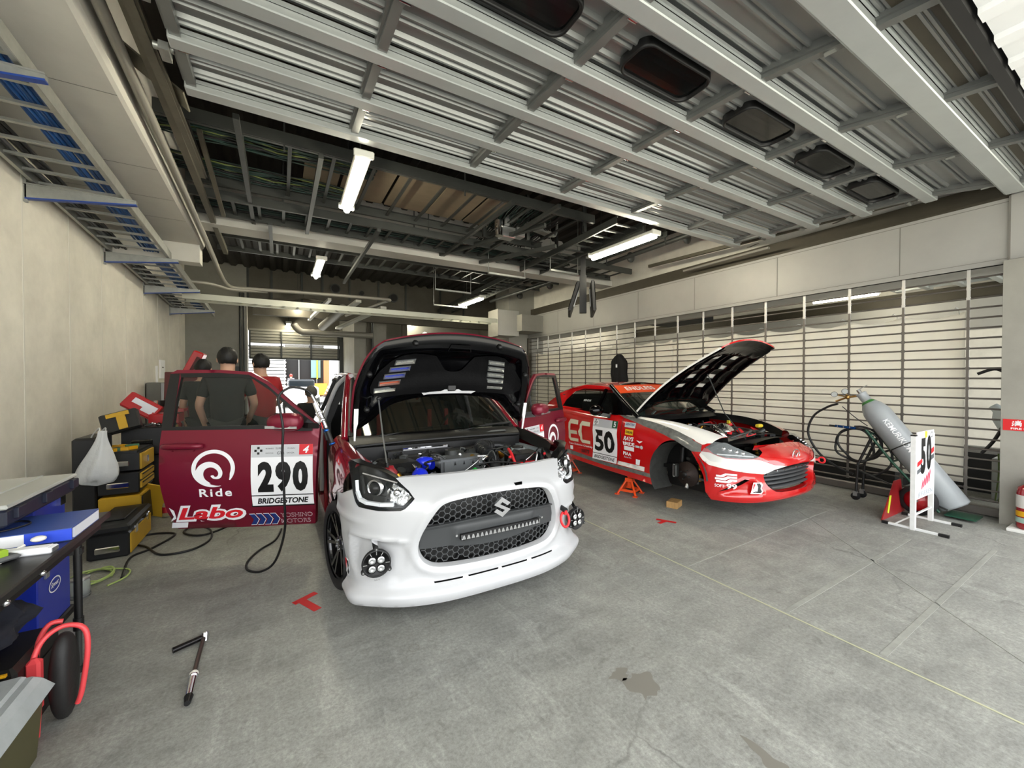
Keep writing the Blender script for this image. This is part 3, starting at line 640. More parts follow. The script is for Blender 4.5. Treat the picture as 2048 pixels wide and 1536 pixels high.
# ================= WHITE AND WINE-RED RACE HATCHBACK =================
C1=thing('hatchback_car','white and wine-red race hatchback, number 290, with raised bonnet and both front doors open','car',(1.19,2.2,0))
GP=[(0,.735),(.16,.732),(.28,.724),(.35,.712),(.39,.69),(.43,.64),(.475,.56),(.502,.485),(.503,.43),(.485,.385),(.45,.35),(.38,.325),(.2,.313),(0,.308)]
grille=polycurve(GP+[(-x,z) for x,z in GP[-2:0:-1]],3,True)
HLP=[(1.10,.925),(1.05,.895),(1.01,.865),(.96,.80),(.92,.735),(.905,.715),(.88,.697),(.74,.688),(.61,.69),(.585,.70),(.525,.75),(.55,.79),(.625,.855),(.70,.885),(.82,.918),(.95,.94),(1.06,.945)]
POCK=[(.96,.525),(.985,.42),(.99,.32),(.93,.265),(.75,.25),(.62,.27),(.56,.34),(.555,.43),(.58,.495),(.75,.515)]
def F1(u,z,off=0):
    a=abs(u)
    if off<.02 and a<.8:
        d=dpoly(grille,u,z)
        if d<.12: off=off+.012*math.exp(-((d-.03)/.02)**2)-.004*math.exp(-(d/.012)**2)
    if .48<a<1.06 and .2<z<.6:
        d=dpoly(POCK,a,z);ins=inpoly(POCK,a,z)
        if ins: off-=.045*sstep(0,.03,d)*(.25+.75*sstep(.25,.45,z))*(.25+.75*sstep(.58,.8,a))
        elif z>.49: off+=.010*math.exp(-(d/.02)**2)
    if a>.75: off+=.012*math.exp(-((z-.615+.0*(a))/.02)**2)*sstep(.75,.95,a)
    off+=.012*(1-sstep(.19,.225,z))+.035*math.exp(-((a-.90)/.10)**2)*(1-sstep(.17,.30,z))   # splitter edge and its squared corners
    return fascia1(u,z,off)
fo=[(0,.132),(.5,.13),(.8,.132),(.95,.135),(1.06,.15),(1.07,.3),(1.085,.42),(1.13,.53),(1.2,.605),(1.285,.65),(1.285,.705),(1.1,.735),(1.02,.765),(.955,.785)]
low=[p for p in HLP[4:13]]
half=fo+low+[(.3,.853),(0,.853)]
slots=[]
for a,c in ((-.41,-.24),(-.2,0.0),(.03,.22),(.26,.45)): slots.append([(a,.241),(c,.241),(c+.004,.249),(a-.004,.249)])
vent=[(.125,.756),(.175,.756),(.185,.772),(.120,.772)]
outline=half+[(-x,z) for x,z in half[-2:0:-1]]
b=MB(WHT,BLK);b.patch(outline,[grille]+slots+[vent],F1,.019,0,hy=.013)
# return edges: grille rim, top lip, bottom lip
def ring(P,k,o): 
    cx=sum(p[0] for p in P)/len(P);cz=sum(p[1] for p in P)/len(P);return [F1raw(cx+(x-cx)*k[0],cz+(z-cz)*k[1],o) for x,z in P]
def F1raw(u,z,off=0): return fascia1(u,z,off)
b.loft([[F1(x,z) for x,z in grille],ring(grille,(.99,.975),-.02),ring(grille,(.985,.965),-.05)],0,flip=False)
for s_ in slots: b.loft([[F1(x,z) for x,z in s_],[F1raw(x,z,-.03) for x,z in s_]],1,sm=False)
b.loft([[F1(x,z) for x,z in vent],[F1raw(x,z,-.05) for x,z in vent]],1,sm=False)
put_poly(b,[(.10,.74),(.22,.74),(.22,.79),(.10,.79)],lambda x,y,l:F1raw(x,y,-.04),1)
for zz,m in ((.855,0),): b.loft([[F1(u/20,zz-.002) for u in range(-12,13)],[tuple(Vector(F1raw(u/20,zz+.002))+Vector((0,.02,0))) for u in range(-12,13)]],m,closed=False)
b.loft([[F1(u/20,.132) for u in range(-21,22)],[tuple(Vector(F1raw(u/20,.128))+Vector((0,.10 if abs(u)<17 else .03,0.0))) for u in range(-21,22)]],0,closed=False)
# vent lid flap
b.patch([(.185,.755),(.225,.753),(.195,.774)],[],lambda u,z:F1raw(u,z,.002),.02)
bump=b.build('front_bumper',C1,'white front bumper with a low lip')
for s_ in (-1,1):
    b=MB(BKD,RDD,WHD);q=lambda x,y,l=0:F1(x,y,.003+l)
    cx=-1.0*1;z0=.30
    if s_<0:
        Bf=lambda x,y,l=0:F1(-1.045+x*1.0,.29+y,.003+l)
        b.patch([(-.035,-.035),(.03,-.05),(.035,.0),(.03,.055),(-.035,.06)],[],lambda x,y:Bf(x,y),.02,2)
        put_poly(b,[(-.025,-.02),(.0,.05),(-.03,.055)],Bf,1,.001);put_poly(b,[(-.005,.045),(.02,.045),(.025,.015),(.012,.0),(.028,-.02),(.018,-.042),(-.005,-.03),(.004,-.01),(.002,.01)],Bf,0,.001)
        b.build('tyre_maker_decal',bump)
# grille internals
b=MB(BLK,M('grille_black','#1b1c1d',.5));b.patch(grille,[],lambda u,z:F1raw(u,z,-.10),.05,0)
b.loft([ring(grille,(.985,.965),-.045),ring(grille,(.985,.965),-.105)],0)
gi=b.build('grille_surround',C1)
HEXM=M('honeycomb','#4a4c4d',.45)
def hexmesh(test,u0,u1,z0,z1,w=.070,h=.040,off=-.045):
    b=MB(HEXM);e=[]
    j=0;z=z0
    while z<z1:
        u=u0+(w/2 if j%2 else 0)
        while u<u1:
            P=[(u-w*.34,z),(u-w*.16,z+h*.5),(u+w*.16,z+h*.5),(u+w*.34,z),(u+w*.66,z),(u-w*.16,z-h*.5),(u+w*.16,z-h*.5)]
            e+=[(P[0],P[1]),(P[1],P[2]),(P[2],P[3]),(P[3],P[4]),(P[0],P[5]),(P[3],P[6])]
            u+=w
        z+=h/2*1;j+=1
    seen=set()
    for p,q in e:
        k=tuple(sorted(((round(p[0],3),round(p[1],3)),(round(q[0],3),round(q[1],3)))))
        if k in seen: continue
        seen.add(k)
        if test(*p) and test(*q): b.bar(F1raw(p[0],p[1],off),F1raw(q[0],q[1],off),.0036,.012,up=(0,1,0))
    return b
gt=lambda u:.572+.02*(1-min(1,abs(u)/.45)**2); gb=lambda u:.432-.03*(1-min(1,abs(u)/.3)**2) if abs(u)<.3 else .432
gin=[(x*.985,.52+(z-.52)*.97) for x,z in grille]
hexmesh(lambda u,z:inpoly(gin,u,z) and z>gt(u)-.01,-.51,.51,.56,.74).build('upper_honeycomb',gi)
hexmesh(lambda u,z:inpoly(gin,u,z) and z<gb(u)+.01,-.51,.51,.30,.45).build('lower_honeycomb',gi)
BARM=M('grille_bar_plastic','#3b3d3e',.5,bump=.15,bscale=250,bdist=.001)
b=MB(BARM,CHR)
def barf(u,v,back=0):
    z=gb(u)+(gt(u)-gb(u))*v;a=abs(u);c=1-sstep(.27,.31,a)
    o=-.035+(.03 if v>.86 else .0)*(.5)+c*.018*(1 if v<.86 else .6)-.02*abs(v-.5)*c;return F1raw(u,z,o-back)
us=[-.495+.99*i/60 for i in range(61)];vs=[0,.06,.15,.35,.5,.65,.8,.86,.93,1]
b.grid(barf,us,vs,0);b.grid(lambda u,v:barf(u,0,v),us,[0,.04],0,flip=True);b.grid(lambda u,v:barf(u,1,v),us,[0,.04],0)
for u in (-.275,.355): b.cyl(F1raw(u,.5,-.03),F1raw(u,.5,-.004),.007,n=12,m=1)
b.build('grille_bar',gi)
b=MB(BLK,CHR,M('led_lens','#cfd6da',.1,metal=.5,alpha=1))
b.bar(F1raw(-.25,.487,-.004),F1raw(.0,.492,-.005),.03,.036,up=(0,0,1));b.bar(F1raw(0,.492,-.005),F1raw(.32,.487,-.004),.03,.036)
for k in range(19):
    u=-.235+k*.0295;p=Vector(F1raw(u,.489,.013));b.prism([(-.012,-.012),(.012,-.012),(.004,.012),(-.004,.012)],lambda x,z,k:(p.x+x,p.y-.003+.006*k,p.z+z),m=1)
for u in (-.248,.318): p=F1raw(u,.489,.012);b.box(p,(.004,.006,.03),1)
b.build('light_bar',gi,'slim LED light bar')
# S-shaped emblem
S=[(x*.00128,y*.00128) for x,y in ((0,50),(-48,17),(14,-17),(0,-26),(-31,-5),(-48,-17),(0,-50),(48,-17),(-14,17),(0,26),(31,5),(48,17))]
b=MB(CHR);b.prism([(x*.95,y*.95) for x,y in S],lambda x,z,k:(x,F1raw(0,.66,.0)[1]-.03+.02*k,.65+z));b.build('emblem',gi,'chrome emblem on the honeycomb grille')
# tow ring
b=MB(RDD,BLK);c=Vector(F1raw(.535,.50,.05))
b.tube([(c.x+.035*cos(a),c.y+.012*sin(a),c.z-.045+.05*sin(a)) for a in [2*pi*k/16 for k in range(16)]],.009,8,closed=True)
b.cyl((c.x,c.y+.08,c.z+.03),(c.x,c.y-.01,c.z+.02),.018,m=1);b.box((c.x,c.y,c.z+.01),(.02,.02,.04));b.build('tow_ring',C1,'red tow ring')
# headlights
HB=M('headlight_black','#090a0a',.3);LENS=M('headlight_lens','#4a4f50',.02,alpha=.13,spec=1,coat=1);DRL=M('light_guide','#eef2f5',.2);REF=M('faceted_reflector','#dfe2e4',.18,metal=.8,bump=.8,bscale=35,bdist=.01)
for s_ in (-1,1):
    b=MB(HB,CHR,DRL,REF,BLKG);P=[(s_*x,z) for x,z in HLP]
    if s_<0:P=P[::-1]
    G=lambda u,z,o=0:fascia1(u,z,o)
    b.patch(P,[],lambda u,z:G(u,z,-.055),.06,0);b.loft([[G(x,z,.0) for x,z in P],[G(x,z,-.057) for x,z in P]],0,sm=False)
    cu,cz=s_*.80,.80
    b.lathe([(.0,-.02),(.03,-.018),(.036,-.01),(.043,.0),(.05,.0),(.055,-.02)],G(cu,cz,-.025),Vector(G(cu,cz,0))-Vector(G(cu,cz,-.05)),20,1);b.sph(G(cu,cz,-.035),.034,4,14)
    gpts=[(.955,.835),(.93,.775),(.895,.735),(.84,.722),(.74,.718),(.655,.72)]
    for (a,c) in zip(gpts,gpts[1:]): b.bar(G(s_*a[0],a[1],-.02),G(s_*c[0],c[1],-.02),.018,.02,2)
    gp2=[(.94,.86),(.90,.80),(.875,.765),(.80,.748),(.70,.745),(.67,.78),(.71,.83)]
    for (a,c) in zip(gp2,gp2[1:]): b.bar(G(s_*a[0],a[1],-.038),G(s_*c[0],c[1],-.038),.012,.03,0)
    RP=[(.545,.752),(.60,.71),(.68,.735),(.70,.79),(.655,.825),(.585,.795)]
    RP=[(s_*x,z) for x,z in RP];RP=RP[::-1] if s_<0 else RP
    b.patch(RP,[],lambda u,z:G(u,z,-.03-.01*sin(u*300)),.012,3);b.lathe([(.0,-.0),(.016,.004),(.02,.0),(.024,-.01)],G(s_*.635,.775,-.02),Vector(G(s_*.635,.775,0))-Vector(G(s_*.635,.775,-.05)),14,1)
    b.bar(G(s_*.90,.885,-.015),G(s_*.62,.83,-.015),.012,.008,1)
    h=b.build('headlight',C1)
    b=MB(LENS);b.patch(P,[],lambda u,z:G(u,z,.004+.006*min(1,dpoly(P,u,z)/.03)),.03,0);b.build('lens',h)
# fog lamps with four lenses
FL=M('spot_reflector','#eceff1',.12,metal=.9)
for s_ in (-1,1):
    uu,zz=s_*.775,.40;c=Vector(F1raw(uu,zz,.0))+Vector((0,-.055,0))
    ax=Vector((s_*.12,-1,0)).normalized();b=MB(BLK,FL,CHR,BLKG)
    b.lathe([(.0,-.05),(.055,-.045),(.075,-.02),(.08,.0),(.08,.012),(.074,.018),(.07,.016),(.068,.010),(0,.010)],c,ax,28)
    x=Vector((0,0,1)).cross(ax).normalized()*-1
    for dx,dz in ((-1,-1),(1,-1),(-1,1),(1,1)):
        q=c+x*dx*.024+Vector((0,0,dz*.024-.004))+ax*.011;b.lathe([(.021,.003),(.019,.008),(.01,.009),(0,.004)],q,ax,16,1);b.lathe([(.023,.0),(.023,.008),(.020,.008)],q,ax,16)
    for a in (90,210,330): q=c+(x*cos(rad(a))+Vector((0,0,1))*sin(rad(a)))*.082;b.cyl(q-ax*.01,q+ax*.016,.012,n=8);b.cyl(q+ax*.015,q+ax*.02,.005,n=6,m=2)
    for a in (60,90,120,180,0): q=(x*cos(rad(a))+Vector((0,0,1))*sin(rad(a)));b.bar(c+q*.05+ax*.013,c+q*.072+ax*.014,.006,.004,2)
    put_text(b,'PIAA',lambda X,Y,l:tuple(c+x*X+Vector((0,0,Y))+ax*(.022+l)),0,-.088,.03,None,2)
    b.bar(c+Vector((0,.01,.07)),c+Vector((0,.07,.12)),.03,.004,2);b.bar(c+x*(-.07*1)+Vector((0,.02,-.02)),c+x*(-.13)+Vector((0,.08,-.02)),.006,.03,2)
    b.build('spot_lamp',C1,'round black spot lamp with four lenses')
# ---- side surface ----
wy=interp([(.3,.80),(.47,.858),(.62,.869),(.8,.874),(1.1,.868),(3.0,.866),(3.4,.85),(3.7,.80),(3.88,.70)])
xh=interp([(.2,.58),(.35,.66),(.5,.715),(.7,.74),(1.0,.765),(1.25,.775)]);zt=interp([(.2,.85),(.35,.90),(.5,.935),(.8,.967),(1.0,.985),(1.25,1.0),(4,1.0)])
def side(s_,y,s,off=0):
    w=wy(y)+.012*math.exp(-((math.hypot(y-.8,s-.31)-.36)/.03)**2)
    if s<=.78: x=w-.02*max(0,.35-s)**1-.012*(1-((s-.62)/.3)**2 if abs(s-.62)<.3 else 0)*sstep(1.1,1.5,y);z=s
    else:
        t=(s-.78)/.27*pi/2; xi=xh(y) if y<1.3 else w-.05; x=xi+(w-xi)*cos(t);z=.78+(zt(y)-.78)*sin(t)
    return (s_*(x+off*.9),y,z+(off if s>.9 else 0))
for s_ in (-1,1):
    ar=[(.8+.345*cos(a),.31+.345*sin(a)) for a in [rad(d) for d in range(112,-33,-9)]]
    ol=[(.46,.78),(.46,.745),(.56,.722),(.675,.705),(.675,.645)]+ar[0:]+[(1.10,.19),(1.24,.19),(1.24,.78),(1.25,1.05),(.9,1.05),(.6,1.05),(.42,1.05),(.44,.93)]
    b=MB(RED1G,BLK);b.patch(ol[::-1] if s_>0 else ol[::-1],[],lambda y,s:side(s_,y,s),.03,0,flip=(s_>0))
    b.grid(lambda y,t:(s_*(xh(y)-.03*t),y,zt(y)-.09*t),[.42+.04*i for i in range(21)],[0,.5,1],1,flip=(s_<0))
    # wheel-arch liner
    b.grid(lambda a,t:(s_*(.86-.28*t),.8+.35*cos(a),.31+.35*sin(a)),[rad(-30+12*i) for i in range(20)],[0,1],1)
    if s_<0:
        put_text(b,'290',lambda x,y,l:side(-1,1.02-x,.60+y,.004),0,0,.26,.17,M('decal_pink','#e8c4cc',.4),bold=.02)
    b.build('front_fender',C1,'wine red glossy front wing')
    # rear quarter + sills
    ol=[(2.28,.30),(2.28,1.05),(3.88,1.05),(3.88,.25)]+[(3.25+.345*cos(a),.31+.345*sin(a)) for a in [rad(d) for d in range(-10,195,12)]]+[(2.85,.25)]
    b=MB(RED1G,BLK);b.patch(ol,[],lambda y,s:side(s_,y,s),.07,0,flip=(s_>0));b.bb((s_*.78,1.2,.17),(s_*.865,2.9,.30),0);b.build('rear_quarter',C1)
# roof, pillars, glass
def roofz(x,y): return 1.54-.05*(x/.6)**2-.07*max(0,(2.3-y))**2*1.0-.05*max(0,y-2.9)**2-.0
b=MB(RED1G,BLK);b.grid(lambda u,y:(u*(.60-.02*abs(y-2.6)),y,roofz(u*.6,y)),[-1+i*.1 for i in range(21)],[1.95+.12*i for i in range(15)])
for s_ in (-1,1):
    b.tube([(s_*.60,1.95,roofz(.58,1.95)-.01),(s_*.605,2.6,1.48),(s_*.59,3.3,1.45),(s_*.60,3.75,1.15)],.03,8,k=4)
b.build('roof',C1)
for s_ in (-1,1):
    b=MB(RED1G,BLK);b.tube([(s_*.765,1.10,.98),(s_*.70,1.5,1.25),(s_*.615,1.97,1.47)],.028,8,k=5);b.tube([(s_*.73,1.12,.98),(s_*.67,1.5,1.23),(s_*.59,1.97,1.45)],.03,8,1,k=5);b.build('front_pillar',C1)
    b=MB(WHT,BLK);b.tube([(s_*.83,2.24,.32),(s_*.835,2.26,.8),(s_*.80,2.27,1.05),(s_*.70,2.22,1.35),(s_*.62,2.1,1.46),(s_*.60,1.9,1.475)],.022,8,k=5);b.bar((s_*.79,2.32,.3),(s_*.79,2.32,1.0),.10,.08,1,up=(0,1,0));b.bar((s_*.79,2.32,1.0),(s_*.61,2.34,1.46),.10,.05,1,up=(0,1,0));b.build('centre_pillar',C1,'white-edged centre pillar')
    b=MB(BLK);b.bar((s_*.79,3.0,1.0),(s_*.62,2.95,1.43),.05,.06,up=(0,1,0));b.build('rear_pillar',C1)
    b=MB(BLK);b.tube([(s_*.745,1.16,.99),(s_*.80,1.28,.8),(s_*.80,1.3,.35),(s_*.80,2.2,.28),(s_*.80,2.24,.9)],.018,6,m=M('door_seal_red','#7a1420',.4),k=3)
    b.build('door_seal',C1)
    b=MB(DGLASS,WHD);b.grid(lambda y,v:(s_*(.80-.19*v),y,1.0+.46*v),[2.34,2.7,3.0,3.5],[0,.5,1],0);b.build('rear_side_window',C1)
    b=MB(M('trim_bright','#cfcfca',.3));b.bar((s_*.812,2.32,1.02),(s_*.63,2.34,1.43),.02,.012);b.build('window_trim',C1)
b=MB(M('windscreen','#101412',.03,alpha=.86,spec=1));b.grid(lambda u,v:(u*(.70-.14*v),1.13+.85*v-.06*(1-u*u)*(1-v)-.03*(1-u*u),.995+.44*v+.02*(1-u*u)),[-1+.1*i for i in range(21)],[i/8 for i in range(9)]);ws=b.build('windscreen',C1)
# cabin
b=MB(BLK,M('seat_cloth','#17181a',.9,bump=.3),RDD)
b.bb((-.74,1.2,.2),(.74,3.7,.26));b.grid(lambda u,v:(u*.72,1.3+.16*v,.7+.26*v+.03*cos(u*3)),[-1+.2*i for i in range(11)],[0,.5,1],0);b.bb((-.72,1.2,.3),(.72,1.32,.9));b.bb((-.72,1.3,.6),(.72,1.48,.92),0)
for x in (-.38,.38): b.box((x,2.05,.42),(.5,.5,.16),1,bev=.04);b.box((x,2.3,.82),(.48,.14,.72),1,R=Matrix.Rotation(-.25,3,'X'),bev=.05);b.box((x,2.4,1.22),(.28,.1,.2),1,bev=.04);b.bb((x-.12,2.2,.6),(x-.08,2.23,1.1),2);b.bb((x+.08,2.2,.6),(x+.12,2.23,1.1),2)
b.tube([(.38+.17*cos(a),1.62+.05*sin(a),.93+.16*sin(a)) for a in [2*pi*k/20 for k in range(20)]],.016,8,closed=True);b.bar((.38,1.45,.88),(.38,1.62,.93),.05,.05);b.bb((-.7,3.6,.3),(.7,3.65,1.1))
b.build('cabin',C1)
# cowl + wipers
b=MB(BLK,GREY);b.grid(lambda u,v:(u*.74,.96+.22*v-.05*(1-u*u),.93+.06*v+.03*sin(v*3.1)),[-1+.1*i for i in range(21)],[0,.15,.3,.5,.7,.85,1]);b.bar((-.72,.965,.925),(.72,.965,.925),.012,.05)
b.tube([(-.70,.96,.94),(-.4,.93,.955),(0,.915,.96),(.4,.93,.955),(.70,.96,.94)],.014,8,k=4)
for x0,x1 in ((-.45,-.02),(.1,.6)): b.grid(lambda u,v:(x0+(x1-x0)*u,.99+.03*v,.972+.01*v),[0,1],[0,1],1)
b.build('cowl',C1)
b=MB(BLK)
for x0 in (-.5,.18):
    b.tube([(x0,1.06,.99),(x0+.25,1.10,1.02),(x0+.55,1.14,1.03)],.008,6,k=3);b.bar((x0+.12,1.115,1.015),(x0+.62,1.16,1.03),.012,.02);b.cyl((x0,1.06,.96),(x0,1.06,1.0),.018,n=10)
b.build('wipers',C1)
# ---- bonnet ----
HW=interp([(0,.70),(.18,.75),(.5,.745),(.75,.70),(.92,.63),(1,.56)])
def hoodS(u,t,off=0):
    x=u*HW(t);l=t*(.82+.08*(1-u*u));hh=.05*(1-u*u)-.03*(1-u*u)*t-.12*max(0,t-.55)**2;a=rad(67)
    return (x,1.0-cos(a)*l+sin(a)*(hh+off),.97+sin(a)*l+cos(a)*(hh+off))
rc=lambda a,b_,c,d:[(a,c),(b_,c),(b_,d),(a,d)]
vents=[]
for s_ in (-1,1):
    for k in range(5):
        t0=.485+.062*k;x0=.46+(4-k)*.035 if s_<0 else .42+.0*k;w=.20
        P=[(s_*x0,t0),(s_*(x0+w),t0),(s_*(x0+w),t0+.034),(s_*x0,t0+.034)];P=P[::-1] if s_<0 else P;vents.append(P)
RE=interp([(0,.40),(.25,.395),(.5,.37),(.65,.33),(.76,.24),(.85,.17),(1,.10)])
def outl_(re,n): return [(-1+2*i/n,re(abs(-1+2*i/n))) for i in range(n+1)]+[(1,re(1)+(1-re(1))*i/12) for i in range(1,12)]+[(1-2*i/n,1.0) for i in range(n+1)]+[(-1,1-(1-re(1))*i/12) for i in range(1,12)]
sq_=outl_(RE,28) if 1 else [(-1+.1*i,0.0) for i in range(21)]+[(1,.1*i) for i in range(1,10)]+[(1-.1*i,1.0) for i in range(21)]+[(-1,1-.1*i) for i in range(1,10)]
UL=M('hood_liner','#040405',.7,spec=.12,bump=.6,bscale=60,bdist=.004)
b=MB(RED1,BLKG);b.patch(sq_,vents,lambda u,t:hoodS(u,t,.004),.05,0,flip=True)
edge=sq_
b.loft([[hoodS(u,t,.004) for u,t in edge],[hoodS(u*.985,.008+t*.984,-.012) for u,t in edge]],0)
hood=b.build('bonnet',C1,'wine red bonnet propped open, glossy black underside')
def hin(u,t):
    a=abs(u);d=min(1-a,(1-t)*.9,(t-RE(a))*.9);o=-.012-.022*sstep(.02,.06,d)+.026*sstep(.14,.2,d)
    o+=-.01*math.exp(-((a-.30)/.03)**2)*sstep(.38,.42,t)*(1-sstep(.78,.82,t))
    return hoodS(u,t,o)
b=MB(BLKG,UL);b.patch([(u*.985,.008+t*.984) for u,t in sq_],[v for v in vents],hin,.028,0)
ins=polycurve([(-.80,.455),(-.84,.62),(-.62,.82),(-.28,.80),(-.20,.76),(-.1,.66),(.0,.64),(.1,.66),(.20,.76),(.28,.80),(.62,.82),(.84,.62),(.80,.455),(.5,.45),(0,.45),(-.5,.45)],3,True)
vz=[v for v in vents]
b.patch(ins,vz,lambda u,t:tuple(Vector(hin(u,t))+Vector((0,-.010*sin(rad(67)),-.010*cos(rad(67))))),.04,1)
b.build('inner_frame',hood)
for v in vents:
    b=MB(ALU);cx=sum(p[0] for p in v)/4;cz=sum(p[1] for p in v)/4;o1=[(cx+(x-cx)*1.08,cz+(z-cz)*1.35) for x,z in v]
    b.loft([[hoodS(x,z,-.022) for x,z in o1],[hoodS(x,z,-.032) for x,z in v],[hoodS(x,z,.004) for x,z in v]],sm=False);b.build('vent_frame',hood,'silver vent frame')
VM=(M('vent_blue','#2338a8',.25,alpha=.9),M('vent_orange','#b8502c',.3,alpha=.9),M('vent_clear','#c9cdc8',.1,alpha=.35))  # added panes, painting in the colours that show through the open vents
for i,v in enumerate(vents):
    m={3:0,2:0,1:1}.get(i,2)
    b=MB(VM[m]);put_poly(b,v,lambda x,y,l:hoodS(x,y,.003),0);b.build('vent_view_pane',hood,('blue','orange','clear')[m]+' pane added for the view through the vent')
b=MB(WHD);put_poly(b,[(-.30,.43),(-.33,.46),(-.12,.465),(-.08,.48),(.08,.48),(.12,.465),(.28,.465),(.25,.43)],lambda x,y,l:tuple(Vector(hin(x,y))+Vector((0,-.016,-.006))),0,h=.05);b.build('white_strip',hood,'white strip at the rear edge')
b=MB(BLK);b.box(hoodS(0,.49,-.04),(.07,.03,.05),0,bev=.008);b.build('centre_stop',hood)
b=MB(DSTEEL);p=[(-.1,.90),(.14,.90),(.16,.84),(-.12,.84)];b.loft([[hin(x,y) for x,y in p],[tuple(Vector(hin(x,y))+Vector((0,-.012,0))) for x,y in p]],0,sm=False);b.build('bonnet_catch',hood)
for u,t in ((-.86,.34),(.86,.34),(-.9,.68),(.9,.68),(-.55,.93),(.55,.93)): b=MB(BLK);b.lathe([(0,.03),(.016,.028),(.02,.01),(.022,0)],hin(u,t),(0,-.92,-.39),12,0);b.build('rubber_buffer',hood)
b=MB(ALU,WHD,BLK)
b.tube([(-.60,.42,.90),(-.585,.6,1.05),(-.56,.86,1.30)],.005,8,0);b.lathe([(.012,-.01),(.012,.02)],(-.60,.42,.89),(0,0,1),10,2);b.sph((-.56,.86,1.30),.018,2);b.build('prop_rod',C1)
for s_ in (-1,1):
    b=MB(WHD,BLK);y0=.78 if s_<0 else .9
    P=[(.010,.09),(.022,.09),(.024,.18),(.036,.22),(.036,.33),(.004,.33),(.004,.23),(.006,.18)]
    b.prism(P,lambda x,z,k:(s_*.735-s_*x*.9,.93+.01*k-.25*z,.90+z))
    b.build('hinge_arm',C1,'white bonnet hinge arm')
# ---- engine bay ----
BAY=M('bay_grey','#8f979a',.4,coat=.2,var=.1);ECV=M('engine_cover','#6c6f70',.35,metal=.4,bump=.1);RIB=M('ribbed_hose','#1b1c1d',.4)
b=MB(BLK,BAY);b.bb((-.66,.20,.42),(.66,.98,.46));b.bb((-.70,.93,.45),(.70,.97,.93));b.bb((-.72,.35,.45),(-.66,.97,.86),1);b.bb((.66,.35,.45),(.72,.97,.86),1)
b.bar((-.60,.27,.80),(.60,.27,.80),.05,.05);b.bar((-.6,.36,.74),(.6,.36,.74),.12,.10)
for s_ in (-1,1): b.bar((s_*.60,.27,.80),(s_*.68,.5,.86),.05,.05)
bay=b.build('engine_bay',C1)
for s_ in (-1,1):
    b=MB(BAY,BLK,CHR);c=(s_*.56,.72,.0)
    b.lathe([(.15,.60),(.145,.80),(.11,.84),(.07,.845),(.06,.86),(.0,.86)],c,n=24);b.lathe([(.05,.86),(.045,.875),(.0,.88)],c,n=16,m=1)
    for k in range(3): a=2*pi*k/3+.5;b.cyl((c[0]+.085*cos(a),c[1]+.085*sin(a),.84),(c[0]+.085*cos(a),c[1]+.085*sin(a),.865),.01,n=6,m=2)
    b.bb((s_*.45,.55,.72),(s_*.66,.93,.76));b.build('strut_tower',C1)
b=MB(ECV,BLK,CHR)
b.prism([(-.2,.0),(.14,.0),(.14,.12),(.10,.16),(-.16,.16),(-.2,.12)],lambda x,y,k:(x+.0,.52+y+.0,.865-.10*k));b.bb((-.18,.50,.70),(.13,.535,.85),0);b.bb((-.2,.53,.62),(.14,.75,.80),1)
for x in (-.1,-.03,.04): b.prism([(-.008,-.012),(.008,-.012),(0,.014)],lambda X,z,k:(x+X,.499-.003*k,.835+z),m=1)
b.bar((-.16,.50,.77),(.11,.50,.77),.01,.012,1);b.cyl((.11,.49,.80),(.11,.53,.80),.022,m=2)
for k in range(6): b.box((-.17+.06*k,.49,.71),(.04,.05,.06),1 if k%2 else 0,bev=.008)
b.build('engine_cover',C1)
b=MB(BLK,DSTEEL,CHR,M('gold_fitting','#b8862c',.3,metal=.9))
random.seed(11)
b.box((0,.42,.70),(.5,.14,.16),bev=.02);b.box((-.1,.38,.77),(.38,.05,.03),0,bev=.01);b.bb((-.5,.83,.78),(.0,.93,.90));b.bb((.0,.83,.8),(.3,.92,.88))
b.bb((-.38,.86,.80),(-.02,.885,.915),2);b.box((.12,.78,.84),(.3,.12,.08),1,bev=.02);b.box((-.28,.78,.82),(.36,.16,.10),0,bev=.03);b.cyl((-.05,.70,.80),(-.05,.70,.90),.05,m=1)
for k in range(84):
    x=random.uniform(-.5,.55);y=random.uniform(.4,.88);z=random.uniform(.70,.80)+.12*sstep(.5,.85,y)*random.random();r=random.uniform(.01,.03);m=random.choice([0,0,1,1,2,0,3])
    if random.random()<.5: b.cyl((x,y,z),(x+random.uniform(-.06,.06),y+random.uniform(-.04,.04),z+.05),r,n=10,m=m)
    else: b.box((x,y,z),(r*2.4,r*2,r*2),m,rz=random.uniform(0,1.5),bev=.004)
for k in range(26):
    x=random.uniform(-.45,.5);y=random.uniform(.45,.85);p=[(x,y,.76)];
    for j in range(3): p.append((p[-1][0]+random.uniform(-.12,.14),p[-1][1]+random.uniform(-.08,.08),.82+random.uniform(-.05,.08)))
    b.tube(p,random.choice((.005,.008,.011)),6,random.choice((0,0,1,2)),k=4)
b.build('engine_block',C1)
b=MB(RIB)
P=polycurve([(.36,.84,.86),(.26,.80,.88),(.22,.70,.87),(.23,.58,.83),(.24,.48,.72)],8)
b.tube(P,.05,14);
for i in range(1,22): b.tube(P[i:i+2],.056+.004*(i%2),14)
b.tube([(.3,.88,.86),(.45,.86,.87),(.52,.8,.84)],.035,12,k=3);b.build('intake_hose',C1,'black ribbed intake hose')
b=MB(BLUD,CHR,BLK);b.tube([(-.42,.33,.62),(-.42,.35,.74),(-.40,.37,.80),(-.39,.40,.80)],.055,16,k=4);b.tube([(-.38,.36,.73),(-.3,.36,.73),(-.22,.37,.72)],.026,12,k=3);b.tube([(-.23,.37,.72),(-.16,.35,.71),(-.1,.34,.70)],.03,12,2,k=3)
for x in (-.3,-.24): b.lathe([(.029,-.006),(.031,0),(.029,.006)],(x,.36,.73),(1,0,0),14,1)
